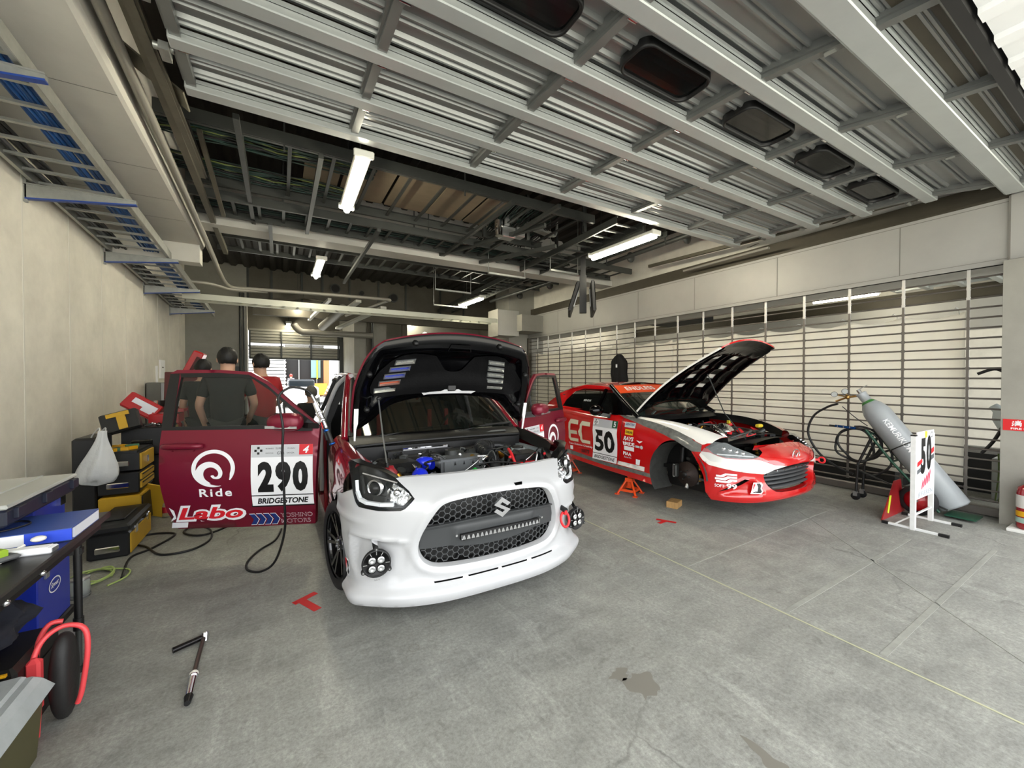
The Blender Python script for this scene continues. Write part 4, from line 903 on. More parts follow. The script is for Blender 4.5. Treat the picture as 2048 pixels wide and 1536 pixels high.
b.lathe([(.058,-.006),(.06,0),(.058,.006)],(-.42,.35,.72),(0,0,1),18,1);b.build('charge_pipe',C1,'blue silicone pipe')
b=MB(BLUD,CHR,BLK);b.tube([(-.34,.66,.80),(-.30,.62,.84),(-.25,.60,.83)],.045,14,k=4);b.tube([(-.25,.6,.83),(-.2,.62,.83)],.05,14,1);b.box((-.48,.62,.81),(.28,.22,.12),2,bev=.03,rz=.15);b.build('throttle_pipe',C1,'short blue pipe on the air box')
b=MB(M('cap_red','#8f1a24',.3,coat=.5),M('reservoir','#b9b6a4',.4,alpha=.9),WHD);b.lathe([(.05,.0),(.052,.06),(.03,.085),(.025,.1),(0,.1)],(-.575,.46,.78),n=20);b.lathe([(.07,0),(.07,.08),(.05,.09)],(-.57,.46,.69),n=16,m=1)
put_text(b,'HKS',lambda x,y,l:(-.575+x,.405,.81+y),0,0,.05,None,2,bold=.02);b.build('coolant_reservoir',C1,'dark red coolant reservoir cap')
b=MB(BLK,RDD,CHR);b.box((.50,.55,.78),(.24,.18,.16),bev=.01);b.bb((.37,.44,.76),(.55,.47,.80),1);b.box((.42,.42,.75),(.17,.09,.07),1,bev=.008);b.tube([(.38,.45,.78),(.37,.5,.86),(.40,.6,.88)],.012,8,1,k=3);b.tube([(.5,.43,.78),(.58,.46,.80),(.6,.55,.78)],.008,6,1,k=3)
for x,y in ((.30,.40),(.60,.38)): b.cyl((x,y,.70),(x,y,.86),.008,n=8,m=2);b.sph((x,y,.86),.012,1)
b.build('battery',C1,'black battery with red terminal cover')
b=MB(M('clip_green','#25b845',.4));b.prism([(-.05,0),(.05,0),(.04,.02),(.0,.045),(-.02,.02),(-.04,.03)],lambda x,z,k:(x-.02,.33+.02*k,.785+z));b.build('green_clip',C1)
# radiator support fittings
b=MB(ALU,BLK)
for x in (-.52,-.45,-.35,.52,.57,.63): b.lathe([(.018,0),(.018,.012),(.008,.014),(.008,.02),(0,.02)],(x,.27,.825),n=10)
b.tube([(-.1,.33,.80),(.0,.35,.84),(.15,.34,.85),(.35,.33,.82)],.006,6,1,k=4);b.build('slam_panel_bolts',C1)
# ---- wheels ----
TIRE=M('tyre_rubber','#18181a',.7,bump=.15,bscale=80);RIM=M('rim_black','#0f0f10',.18,coat=.8)
def wheel(parent,c,s_,steer=0,r=.30,name='wheel'):
    w=bpy.data.objects.new(name,None);COL.objects.link(w);w.parent=parent;w.location=c;w.rotation_euler=(0,0,steer)
    ax=(s_,0,0);b=MB(TIRE)
    b.lathe([(.215,-.085),(.25,-.10),(.285,-.10),(r-.004,-.085),(r,-.06),(r,-.03),(r-.005,-.027),(r-.005,-.022),(r,-.02),(r,.02),(r-.005,.022),(r-.005,.027),(r,.03),(r,.06),(r-.004,.085),(.285,.10),(.25,.10),(.215,.085)],(0,0,0),ax,48)
    t=b.build('tyre',w)
    b=MB(RIM,CHR,RDD);b.lathe([(.222,.10),(.225,.085),(.212,.06),(.205,-.08),(.19,-.08),(.20,.0),(.205,.07)],(0,0,0),ax,40);b.lathe([(.06,.02),(.06,.06),(.05,.075),(.0,.075)],(0,0,0),ax,20)
    for k in range(10):
        a=2*pi*(k//2)/5+(.2 if k%2 else -.2);d=Vector((0,cos(a),sin(a)));a2=2*pi*(k//2)/5+(.07 if k%2 else -.07);d2=Vector((0,cos(a2),sin(a2)))
        b.bar(d2*.05+Vector((s_*.055,0,0)),d*.212+Vector((s_*.078,0,0)),.022,.03,up=(1,0,0))
    for k in range(5): a=2*pi*k/5+.6;b.cyl((s_*.06,.035*cos(a),.035*sin(a)),(s_*.085,.035*cos(a),.035*sin(a)),.009,n=6,m=1)
    b.build('rim',w)
    b=MB(DSTEEL);b.lathe([(.0,-.02),(.15,-.02),(.15,-.045),(0,-.045)],(0,0,0),ax,30);b.box((0,-.13,0),(.09,.07,.13),M('caliper','#7d7f80',.4,metal=.5),bev=.01);b.build('brake_disc',w)
    return w
wheel(C1,(-.775,.8,.302),-1,rad(9));wheel(C1,(.775,.8,.302),1,rad(9));wheel(C1,(-.775,3.25,.302),-1);wheel(C1,(.775,3.25,.302),1)
# ---- doors ----
def sidecurve(z): return .035-.12*((z-.72)/.5)**2*(1 if z<.72 else .6) if z<1.07 else .035-.12*.6*(.35/.5)**2-.22*(z-1.07)
def make_door(s_,ang,L=1.19):
    """s_=-1 camera-left door; local x=d for the left one, -d for the right one"""
    d=bpy.data.objects.new('front_door',None);COL.objects.link(d);d.parent=C1;d.location=(s_*.85,1.22,0);d.rotation_euler=(0,0,ang)
    d['label']=('wine red front door swung open at the left, number 290 panel on it' if s_<0 else 'wine red front door swung open at the right, beside the red roadster')
    sg=1 if s_<0 else -1
    Fd=lambda x,z,o=0:(sg*x,sidecurve(z)+o,z)
    out=[(.135,.30),(.6,.295),(1.12,.305),(1.165,.45),(1.195,.7),(1.2,.95),(1.195,1.07),(1.2,1.3),(1.19,1.49),(1.15,1.515),(.85,1.517),(.62,1.50),(.50,1.43),(.3,1.26),(.08,1.075),(.10,.7),(.115,.45)]
    win=[(1.125,1.085),(1.125,1.30),(1.115,1.458),(.72,1.463),(.60,1.445),(.46,1.35),(.28,1.18),(.22,1.10),(.5,1.09)]
    b=MB(RED1,BLK);fl=(sg<0)
    b.patch(out,[win],lambda x,z:Fd(x,z),.05,0,flip=fl)
    b.patch(out,[win],lambda x,z:Fd(x,z,-.05 if z<1.06 else -.03),.06,1,flip=not fl)
    for P,f_ in ((out,fl),(win,not fl)): b.loft([[Fd(x,z,0) for x,z in P],[Fd(x,z,-.05 if z<1.06 else -.03) for x,z in P]],0 if P is out else 1,sm=False,flip=f_)
    b.bb((sg*.3,-.10,.5),(sg*1.0,-.05,.95),1)
    sk=b.build('door_shell',d)
    b=MB(BLK);lf=.003
    for P in ([(1.198,1.075),(1.2,1.3),(1.19,1.485),(1.125,1.485),(1.125,1.085)],[(1.19,1.488),(.85,1.494),(.63,1.478),(.60,1.445),(.72,1.463),(1.115,1.458),(1.12,1.485)],[(.645,1.485),(.50,1.405),(.30,1.235),(.085,1.075),(.22,1.10),(.28,1.18),(.46,1.35),(.60,1.445)],[(1.198,1.062),(.08,1.062),(.085,1.085),(.22,1.10),(.5,1.09),(1.125,1.087),(1.198,1.085)]): b.patch(P,[],lambda x,z:Fd(x,z,lf),.06,0,flip=fl)
    b.bar(Fd(.33,1.09,.004),Fd(.36,1.26,.004),.012,.01)
    b.build('window_trim',d)
    b=MB(M('side_window_glass','#1d2420',.03,alpha=.38,spec=.8));b.patch(win,[],lambda x,z:Fd(x,z,-.012),.1,0,flip=fl);b.build('side_window',d)
    # handle
    b=MB(RED1,BLK);c=1.035
    b.patch([(c+.12*cos(a),.945+.05*sin(a)*(1 if abs(cos(a))<.8 else .6)) for a in [2*pi*k/24 for k in range(24)]],[],lambda x,z:Fd(x,z,.0015-.0*z),.02,0,flip=fl)
    b.tube([Fd(c+.135,.945,.008),Fd(c+.10,.947,.035),Fd(c,.948,.042),Fd(c-.10,.948,.035),Fd(c-.135,.946,.008)],lambda t:.012+.012*sin(pi*t)**.5,10,k=5);b.build('door_handle',d)
    # mirror
    b=MB(RED1,BLK,ALU);mc=Vector(Fd(.285,1.125,.13))
    R=Matrix.Rotation(0,3,'Z')
    def mir(a,t):
        yy=cos(pi*t);rr=sin(pi*t)**.55;x=.125*math.copysign(abs(cos(a))**.75,cos(a))*rr;z=.068*math.copysign(abs(sin(a))**.75,sin(a))*rr*(1-.12*cos(a)*sg)
        return tuple(mc+Vector((x,-yy*.07*-1,z)))
    b.grid(mir,[2*pi*k/28 for k in range(29)],[i/14 for i in range(15)],0)
    b.patch([(-.09,-.045),(.10,-.04),(.10,-.02),(-.09,-.028)],[],lambda x,z:tuple(mc+Vector((x*1.15*sg,.066,z))),.03,2,flip=False)
    b.bar(mc+Vector((-.13*sg,-.03,-.03)),Fd(.11,1.08,0),.05,.04,1);b.bar(mc+Vector((-.06*sg,-.03,-.055)),Fd(.15,1.06,0),.06,.03,1)
    b.build('wing_mirror',d,'wine red wing mirror')
    # decals: text x runs towards the viewer's right = local -x
    def D(x0,z0): return lambda x,y,l=0:(( (x0 if s_<0 else -x0)-x),sidecurve(z0+y)+.0025+l,z0+y)
    ROLE=WHD
    RB=M('decal_red','#d8202c',.4);BL=M('decal_blue','#17306f',.4)
    f=D(.827,.775)
    b=MB(WHD)
    o=circ(0,0,.155,48,rad(-62),rad(232),.145);i_=circ(.004,.0,.118,48,rad(232),rad(-48),.112);
    # ring brush with tapering tail
    n=60;A=[];B=[]
    for k in range(n+1):
        a=rad(-70-330*k/n+0) # clockwise from lower right
        w=.029*min(1,k/8+.12)*min(1,(n-k)/5+.3);A.append((.150*cos(a),.140*sin(a)));B.append(((.150-w)*cos(a),(.142-w)*sin(a)))
    put_poly(b,A+B[::-1],f,0)
    # wave: filled swirl inside the ring, lower left
    wv=polycurve([(-.122,-.02),(-.09,.03),(-.03,.052),(.03,.03),(.062,-.02),(.058,-.06),(.035,-.078),(.0,-.075),(-.018,-.055),(.0,-.05),(.012,-.062),(.03,-.055),(.034,-.03),(.015,-.003),(-.02,.01),(-.055,-.005),(-.068,-.04),(-.055,-.08),(-.02,-.112),(-.075,-.10),(-.11,-.065)],4,True)
    put_poly(b,wv,f,0,.0005)
    put_text(b,'Ride',D(.816,.592),0,0,.225,.062,0,bold=.022,lift=.0002,space=1.25);b.build('wave_logo_decal',d)
    # number panel
    b=MB(WHD,BKD,RB,M('decal_grey','#c3c6c8',.5));q=D(.345,.70)
    W=.222
    b.patch([(-W,-.225),(W,-.225),(W,.243),(-W,.243)],[],lambda x,y:q(x,y,0),.06,0);b.patch([(-W+.004,.15),(W,.15),(W,.24),(-W+.004,.24)],[],lambda x,y:q(x,y,.0005),.06,3)
    for P in ([(-W-.006,-.235),(W+.006,-.235),(W+.006,-.225),(-W-.006,-.225)],[(-W,-.148),(W,-.148),(W,-.140),(-W,-.140)],[(-W-.006,-.23),(-W,-.23),(-W,.243),(-W-.006,.243)]): put_poly(b,P,q,1,.001)
    for x,t in ((-.118,'2'),(.008,'9'),(.132,'0')): put_text(b,t,q,x,-.0,.112,.235,1,bold=.055,lift=.001)
    put_text(b,'BRIDGESTONE',q,.0,-.188,.37,.046,1,bold=.035,shear=.25,lift=.001);put_poly(b,[(W-.10,.165),(W,.165),(W,.243),(W-.10,.243)],q,2,.001);put_text(b,'4',q,W-.05,.204,.045,.055,0,bold=.03,shear=.3,lift=.0015)
    for k in range(4):
        a=pi/2*k;c=( -.17+.02*cos(a),.2+.02*sin(a));put_poly(b,[(c[0]+.012*cos(a+j*pi/2+.78),c[1]+.012*sin(a+j*pi/2+.78)) for j in range(4)],q,1,.001)
    for x,y,t in ((-.09,.215,'BUSINESS'),(-.02,.215,'SUPER'),(.065,.215,'IR SUBARU'),(-.09,.18,'DOTSTAR'),(-.01,.18,'GTR'),(.06,.18,'ORYZA')): put_text(b,t,q,x,y,.055,None,1,lift=.001)
    b.build('number_decal',d,'white racing number panel 290')
    # Labo script: red with white outline
    q=D(.872,.43);b=MB(WHD,RB)
    vs,fs=text_geo('Labo',1,.09,.28);vs2=fit(vs,.50,.135);b.add([q(x,y,0) for x,y in vs2],fs,0)
    vs,fs=text_geo('Labo',1,.028,.28);b.add([q(x,y,.001) for x,y in fit(vs,.455,.098)],fs,1)
    put_poly(b,[(-.285,-.06),(-.24,-.035),(-.245,.03),(-.275,.055),(-.255,-.02)],q,0);b.patch([(-.29,-.115),(-.18,-.115),(-.165,-.07),(-.275,-.07)],[],lambda x,y:q(x,y,.001),.05,0);b.build('script_decal',d)
    q=D(.49,.36);b=MB(BL,WHD)
    for r in (1,-1):
        for k in range(4):
            x=-.085+.05*k;P=[(x,0),(x+.036,0),(x+.010,r*.045),(x-.026,r*.045)];P=P if r>0 else P[::-1];P2=[((px-x)*1.12+x,py*1.1) for px,py in P];put_poly(b,P2,q,1);put_poly(b,P,q,0,.001)
    b.build('arrow_decal',d)
    q=D(.262,.362);b=MB(M('decal_silver','#d2bcc2',.4),BL);put_text(b,'YOSHINO',q,0,.026,.235,.036,0,bold=.02);put_text(b,'MOTORS',q,-.01,-.026,.215,.036,0,bold=.02)
    put_text(b,'YOSHINO',q,0,.026,.228,.028,RED1,bold=-.005,lift=.001);put_text(b,'MOTORS',q,-.01,-.026,.208,.028,RED1,bold=-.005,lift=.001);b.build('outlined_text_decal',d)
    return d
# left: local +x = d direction (-cos a, sin a); outer normal is local +y
a=math.atan2(.44,1.06);DL_=make_door(-1,pi-a)
a=math.atan2(.60,1.02);DR_=make_door(1,pi+a)
# ================= RED ROADSTER =================
C2=thing('roadster_car','red roadster, number 50, raised on stands with its bonnet up and front wheel off','car',(4.57,2.05,0))
G2=[(0,.585),(.21,.578),(.40,.555),(.505,.515),(.50,.47),(.47,.41),(.42,.365),(.35,.335),(.2,.325),(0,.322)]
grille2=polycurve(G2+[(-x,z) for x,z in G2[-2:0:-1]],3,True)
FG=[(.90,.335),(.70,.468),(.60,.455),(.555,.40),(.50,.30),(.93,.285)]
CUT=[(.93,.325),(.70,.468),(.655,.462),(.73,.40)]
def F2(u,z,off=0):
    a=abs(u)
    if .4<a<1.0 and z<.5:
        ins=inpoly(FG,a,z);d=dpoly(FG,a,z)
        if ins: off-=.03*sstep(0,.05,d)
        off+=.01*math.exp(-(d/.012)**2)
    d=dpoly(grille2,u,z)
    if z>.5 and a<.56: off+=.006*math.exp(-((d-.02)/.015)**2)
    return fascia2(u,z,off)
HL2=[(1.05,.735),(.96,.775),(.87,.785),(.76,.755),(.64,.715),(.53,.678),(.60,.665),(.72,.662),(.87,.665),(.98,.69)]
cut=[(s*x,z) for s in (1,-1) for x,z in ()]
half=[(0,.245),(.3,.24),(.49,.235),(.8,.23),(1.0,.23),(1.05,.30),(1.07,.455),(1.12,.57),(1.17,.64),(1.21,.68),(1.20,.72),(1.10,.735),(1.05,.735)]+HL2[:0:-1][0:0]+[(.98,.69),(.87,.665),(.72,.662),(.60,.665),(.53,.678),(.42,.715),(.405,.745),(.2,.762),(0,.765)]
outl=half+[(-x,z) for x,z in half[-2:0:-1]]
fogc=[CUT,[(-x,z) for x,z in CUT][::-1]]
WST=M('stripe_white','#eceae2',.25,coat=.7)
b=MB(RED2,BLK);b.patch(outl,[grille2]+fogc,F2,.02,0)
def ring2(P,k,o): return [fascia2(x*k,.45+(z-.45)*k,o) for x,z in P]
b.loft([[F2(x,z) for x,z in grille2],ring2(grille2,.985,-.02),ring2(grille2,.97,-.07)],0)
for c in fogc: b.loft([[F2(x,z) for x,z in c],[fascia2(x,z,-.08) for x,z in c]],1,sm=False);put_poly(b,c,lambda x,y,l:fascia2(x,y,-.07),1)
b.loft([[F2(u/20,.238) for u in range(-20,21)],[tuple(Vector(fascia2(u/20,.235))+Vector((0,.1,0))) for u in range(-20,21)]],1,closed=False)
b.loft([[F2(u/20,.765) for u in range(-8,9)],[tuple(Vector(fascia2(u/20,.765))+Vector((0,.02,-.05))) for u in range(-8,9)]],0,closed=False)
bp2=b.build('front_bumper',C2)
# white band with protective film beneath the headlight
for s_ in (-1,1):
    b=MB(WST);P=[(1.15,.70),(1.02,.70),(.93,.672),(.87,.658),(.72,.655),(.61,.66),(.55,.655),(.40,.60),(.22,.584),(.40,.557),(.505,.518),(.66,.53),(.8,.545),(1.02,.58),(1.08,.62)]
    P=[(s_*x,z) for x,z in P];P=P[::-1] if s_<0 else P
    b.patch(P,[],lambda u,z:F2(u,z,.006),.018,0);b.build('white_band',bp2,'white band below the headlight')
    b=MB(M('film','#c9d0d2',.12,alpha=.28,spec=1,bump=1,bscale=14,bdist=.02));P=[(1.17,.73),(1.0,.80),(.85,.80),(.60,.72),(.50,.67),(.45,.64),(.7,.60),(1.0,.62)]
    P=[(s_*x,z) for x,z in P];P=P[::-1] if s_<0 else P
    b.patch(P,[],lambda u,z:fascia2(u,z,.012+.003*sin(u*60)*sin(z*80)),.02,0);b.build('protective_film',bp2,'wrinkled clear protective film over the headlight')
    b=MB(HB,CHR,DRL,LENS);P=[(s_*x,z) for x,z in HL2];P=P[::-1] if s_<0 else P
    b.patch(P,[],lambda u,z:fascia2(u,z,-.03),.04,0)
    for k in range(4): b.sph(fascia2(s_*(.68+.07*k),.705+.012*k,-.015),.022,1,10)
    b.bar(fascia2(s_*.58,.68,-.005),fascia2(s_*.95,.69,-.005),.01,.012,2)
    b.patch(P,[],lambda u,z:fascia2(u,z,.003),.03,3);b.build('headlight',C2)
# decals on the bumper (seen side)
q=lambda x0,z0:(lambda x,y,l=0:fascia2(x0+x,z0+y,.014+l))
b=MB(WHD);f=q(-.86,.475)
for P in ([(-.09,.0),(-.03,.0),(.0,.022),(.09,.022),(.09,.04),(-.01,.04),(-.05,.018),(-.09,.018)],[(-.10,-.028),(-.01,-.028),(.03,-.006),(.09,-.006),(.09,.014),(.01,.014),(-.03,-.008),(-.10,-.008)],[(-.09,-.054),(.02,-.054),(.05,-.034),(.09,-.034),(.09,-.014),(.03,-.014),(.0,-.034),(-.09,-.034)]): b.patch(P,[],lambda x,y:f(x,y,0),.03,0)
put_text(b,'SOFT',f,-.06,-.088,.085,.030,0,bold=.01);put_text(b,'99',f,.045,-.084,.09,.05,0,bold=.025);b.build('striped_logo_decal',bp2)
b=MB(WHD,BKD,RDD);f=q(-.59,.385);b.patch([(-.065,-.055),(.04,-.055),(.06,-.03),(.045,.0),(.065,.03),(.05,.055),(-.03,.055)],[],lambda x,y:f(x,y,0),.02,0);put_poly(b,[(-.045,-.02),(-.01,.035),(-.028,.045)],f,2,.001);put_poly(b,[(-.05,-.045),(.03,-.045),(.045,-.03),(.033,-.005),(.045,.025),(.035,.045),(.0,.045),(.01,.012),(.0,-.03),(-.02,-.03)],f,1,.001);b.build('tyre_maker_decal',bp2)
b=MB(BLK,BARM,CHR)
b.patch(grille2,[],lambda u,z:fascia2(u,z,-.12),.06,0)
for k,z in enumerate((.37,.41,.45,.49,.53)):
    w=.34+.13*sstep(.33,.47,z)
    b.loft([[fascia2(-w+2*w*i/30,z,o) for i in range(31)] for o in (-.10,-.04)]+[[tuple(Vector(fascia2(-w+2*w*i/30,z,-.04))+Vector((0,.005,-.014))) for i in range(31)]],1,closed=False)
for k in range(6): b.cyl(fascia2(-.3+.12*k,.53,-.05),fascia2(-.3+.12*k,.53,-.035),.008,m=2,n=8)
b.bar(fascia2(-.42,.50,-.06),fascia2(.1,.52,-.06),.02,.02,1);b.build('grille',C2)
b=MB(CHR,RED2);c=F2(0,.665,.004);d=Vector(F2(0,.665,.02))-Vector(F2(0,.665,0));d.normalize();up=Vector((0,0,1));x=up.cross(d).normalized();x=-x;y=d.cross(x)
y=-y if y.z<0 else y
LO=lambda X,Y,l=0:tuple(Vector(c)+x*X+y*Y+d*(.004+l))
b.tube([LO(.075*cos(a),.058*sin(a)) for a in [2*pi*k/28 for k in range(28)]],.005,8,closed=True);b.tube([LO(-.062,.015),LO(-.04,.018),LO(-.015,.0),LO(0,-.028),LO(.015,.0),LO(.04,.018),LO(.062,.015)],.006,8,k=4);b.build('emblem',C2,'chrome winged oval emblem')
b=MB(RDD);c=Vector(F2(.50,.56,.03));b.tube([(c.x+.012*cos(a),c.y-.02+.02*sin(a)*0,c.z+0) if 0 else (c.x+.03+.0*cos(a),c.y-.02+.03*cos(a),c.z+.03*sin(a)) for a in [2*pi*k/14 for k in range(14)]],.009,8,closed=True);b.bar(c+Vector((0,.04,0)),c+Vector((.03,0,0)),.02,.02);b.build('tow_ring',C2,'red tow ring')
# sides
w2=interp([(.3,.80),(.55,.853),(.8,.874),(1.15,.860),(1.7,.848),(2.4,.856),(3.1,.872),(3.6,.83),(3.86,.70)])
xh2=interp([(.28,.47),(.5,.58),(.8,.66),(1.2,.70),(1.65,.735),(2.0,.765)]);zt2=interp([(.28,.775),(.45,.845),(.7,.915),(1.0,.955),(1.3,.968),(1.65,.975),(2.2,.99),(3.0,1.03),(3.86,1.0)])
def side2(s_,y,s,off=0):
    w=w2(y)+.010*math.exp(-((math.hypot(y-.8,s-.40)-.37)/.03)**2)+.01*math.exp(-((math.hypot(y-3.1,s-.40)-.37)/.04)**2)
    if s<=.66: x=w-.015*(1-((s-.55)/.2)**2 if abs(s-.55)<.2 else 0)*sstep(1.15,1.6,y)*(1-sstep(2.5,3,y));z=s
    else:
        t=(s-.66)/.34*pi/2;xi=xh2(y) if y<2 else w-.09;x=xi+(w-xi)*cos(t)**.9;z=.66+(zt2(y)-.66)*sin(t)
    return (s_*(x+off*.9),y,z+(off if s>.8 else 0))
stW=M('film_scratched','#6a6c68',.3,coat=.4,var=.5,vscale=14)
for s_ in (-1,1):
    ar=[(.8+.355*cos(a),.40+.355*sin(a)) for a in [rad(d) for d in range(150,-29,-9)]]
    ol=[(.42,1.0),(.46,.80),(.50,.735),(.53,.66)]+ar[1:]+[(1.115,.225),(1.9,.245),(2.72,.285),(2.76,.30)]+[(3.1+.355*cos(a),.42+.355*sin(a)) for a in [rad(d) for d in range(195,-10,-9)]]+[(3.86,.35),(3.86,1.0),(3,1.0),(2.2,1.0),(1.65,1.0),(1.2,1.0),(.8,1.0)]
    b=MB(RED2 if s_<0 else RED2,BLK);b.patch(ol[::-1],[],lambda y,s:side2(s_,y,s),.045,0,flip=(s_>0))
    b.grid(lambda y,t:(s_*(xh2(y)-.03*t),y,zt2(y)-.09*t),[.42+.05*i for i in range(25)],[0,.5,1],1,flip=(s_<0))
    LIN=M('arch_liner','#363734',.8,var=.4,vscale=9)
    b.grid(lambda a,t:(s_*(.865-.30*t),.8+.36*cos(a),.40+.36*sin(a)),[rad(-38+12*i) for i in range(19)],[0,.2,1],LIN)
    b.grid(lambda y,z:(s_*.56,y,z),[.46,1.15],[.2,.8],1)
    bd=b.build('body_side',C2)
    if s_<0:
        # paint stripes: white wedge on the wing top, scratched dark film below it, white line on the sill
        b=MB(WST,stW);SP=lambda y,s,o=.003:side2(-1,y,s,o+.005)
        b.patch([(.42,.985),(.75,.985),(1.1,.99),(1.62,.99),(1.62,.955),(1.2,.90),(.8,.84),(.52,.78),(.44,.82)],[],lambda y,s:SP(y,s),.025,0,flip=True)
        b.patch([(1.72,.95),(1.62,.955),(1.2,.90),(.8,.84),(.52,.775),(.51,.70),(.60,.69),(.8,.755),(1.0,.79),(1.25,.82),(1.62,.90)],[],lambda y,s:SP(y,s,.005),.025,1,flip=True)
        b.patch([(1.235,.352),(1.23,.405),(1.675,.40),(1.68,.355)],[],lambda y,s:SP(y,s),.06,0,flip=True);b.patch([(1.135,.30),(1.145,.345),(1.9,.345),(2.7,.40),(2.7,.345),(1.9,.30)],[],lambda y,s:SP(y,s,.002),.06,1,flip=True);b.build('paint_stripes',bd,'white wedge, scratched film and sill line')
        # door gap lines
        b=MB(DARK);b.patch([(1.66,.36),(1.63,.6),(1.62,.95),(1.626,.95),(1.637,.6),(1.667,.36)],[],lambda y,s:SP(y,s,.003),.05,0,flip=False);b.build('door_gap',bd)
        A=lambda y0,z0:(lambda x,y,l=0:SP(y0-x,z0+y,.004+l))
        f=A(1.92,.60);b=MB(WHD,BKD,M('decal_green','#1f5a3a',.4),M('decal_grey'))
        b.patch([(-.225,-.245),(.225,-.245),(.225,.235),(-.225,.235)],[],lambda x,y:f(x,y,0),.06,0);b.patch([(-.22,.155),(.225,.155),(.225,.232),(-.22,.232)],[],lambda x,y:f(x,y,.0008),.08,3)
        put_text(b,'50',f,-.005,.0,.37,.26,1,bold=.035,lift=.0015);put_poly(b,[(-.225,-.166),(.225,-.166),(.225,-.158),(-.225,-.158)],f,1,.0015);put_text(b,'BRIDGESTONE',f,0,-.205,.38,.042,1,bold=.02,shear=.2,lift=.0015)
        put_poly(b,[(.13,.165),(.225,.165),(.225,.235),(.13,.235)],f,2,.0015);put_text(b,'5',f,.177,.2,.04,.05,0,bold=.03,lift=.002)
        for k in range(4): a=pi/2*k;c=(-.17+.018*cos(a),.197+.018*sin(a));put_poly(b,[(c[0]+.011*cos(a+j*pi/2+.78),c[1]+.011*sin(a+j*pi/2+.78)) for j in range(4)],f,1,.0016)
        b.build('number_decal',bd,'white racing number panel 50')
        CR=M('decal_cream','#d9d2b8',.45);b=MB(CR,WHD,BKD,RDD);f=A(2.43,.66)
        # rounded E and C letterforms
        for x0,op in ((-.13,'E'),(.12,'C')):
            w,h,t=.105,.125,.034
            for P in ([(x0-w,-h+.04),(x0-w+.04,-h),(x0+w,-h),(x0+w,-h+t*1.3),(x0-w+.05,-h+t*1.3),(x0-w+t*1.3,-h+.06),(x0-w+t*1.3,h-.06),(x0-w+.05,h-t*1.3),(x0+w,h-t*1.3),(x0+w,h),(x0-w+.04,h),(x0-w,h-.04)],): b.patch(P,[],lambda x,y:f(x,y,0),.05,0)
            if op=='E': b.patch([(x0-w+.03,-t*.6),(x0+w*.8,-t*.6),(x0+w*.8,t*.6),(x0-w+.03,t*.6)],[],lambda x,y:f(x,y,.0003),.05,0)
            else: b.patch([(x0-.03-w,-.02),(x0-w,-.05),(x0-w,.05),(x0-.03-w,.02)],[],lambda x,y:f(x,y,.0003),.05,0)
        put_text(b,'Team Evolution Creativity',f,.02,-.165,.50,.032,1,bold=.01,lift=.001)
        put_text(b,'NATS',f,.13,-.235,.17,.05,2,bold=.02,shear=.2,lift=.001);put_poly(b,[(-.06,-.22),(.2,-.19),(.0,-.205)],f,3,.001);put_poly(b,[(-.20,-.195),(-.14,-.195),(-.13,-.25),(-.19,-.25)],f,1,.001)
        b.build('team_decal',bd,'cream team letters')
        b=MB(WHD,BKD,RDD,M('decal_yellow','#e3b524',.45),M('decal_grey'),BL if 'BL' in globals() else M('decal_blue','#17306f',.4));f=A(1.49,.64)
        put_poly(b,[(-.085,.155),(.085,.155),(.085,.205),(-.085,.205)],f,4,.0005);put_text(b,'GENTEX',f,0,.18,.15,.026,5,bold=.03,lift=.001)
        b.build('helmet_maker_decal',bd);b=MB(WHD,BKD,RDD,M('decal_yellow','#e3b524',.45),M('decal_grey'));put_poly(b,[(-.065,.085),(.065,.085),(.065,.135),(-.065,.135)],f,3,.0005);put_text(b,'OHLINS',f,0,.11,.11,.022,1,bold=.04,lift=.001)
        b.build('yellow_decal',bd,'small yellow sticker');b=MB(WHD,BKD,RDD,M('decal_yellow'),M('decal_grey'));put_text(b,'RAYS',f,0,.052,.17,.038,0,bold=.03,shear=.35,lift=.001);put_text(b,'BRIDE',f,0,.0,.19,.045,0,bold=.03,lift=.001)
        b.build('seat_maker_decal',bd);b=MB(WHD,BKD,RDD,M('decal_yellow'),M('decal_grey'));put_poly(b,[(-.085,-.082),(.085,-.082),(.085,-.032),(-.085,-.032)],f,0,.0005);put_text(b,'Fortic',f,0,-.057,.13,.034,1,bold=.03,shear=.3,lift=.001);b.build('white_sticker',bd);b=MB(WHD,BKD,RDD,M('decal_yellow'),M('decal_grey'));put_text(b,'PIAA',f,-.03,-.125,.14,.042,0,bold=.04,lift=.001);put_text(b,'Bertex Pro',f,-.02,-.168,.12,.02,4,bold=.02,lift=.001)
        b.build('lamp_maker_decal',bd);b=MB(WHD,BKD,RDD,M('decal_yellow'),M('decal_grey'));put_poly(b,[(.12,-.23),(.18,-.23),(.19,-.165),(.12,-.165)],f,0,.001);put_poly(b,[(.13,.05),(.18,.03),(.23,.05),(.20,.05),(.18,.045),(.16,.05)],f,0,.001);put_poly(b,[(.11,-.025),(.18,-.025),(.18,.0),(.11,.0)],f,4,.001);put_poly(b,circ(.21,-.012,.022,12),f,4,.001)
        b.build('front_stickers',bd,'small stickers before the wheel arch')
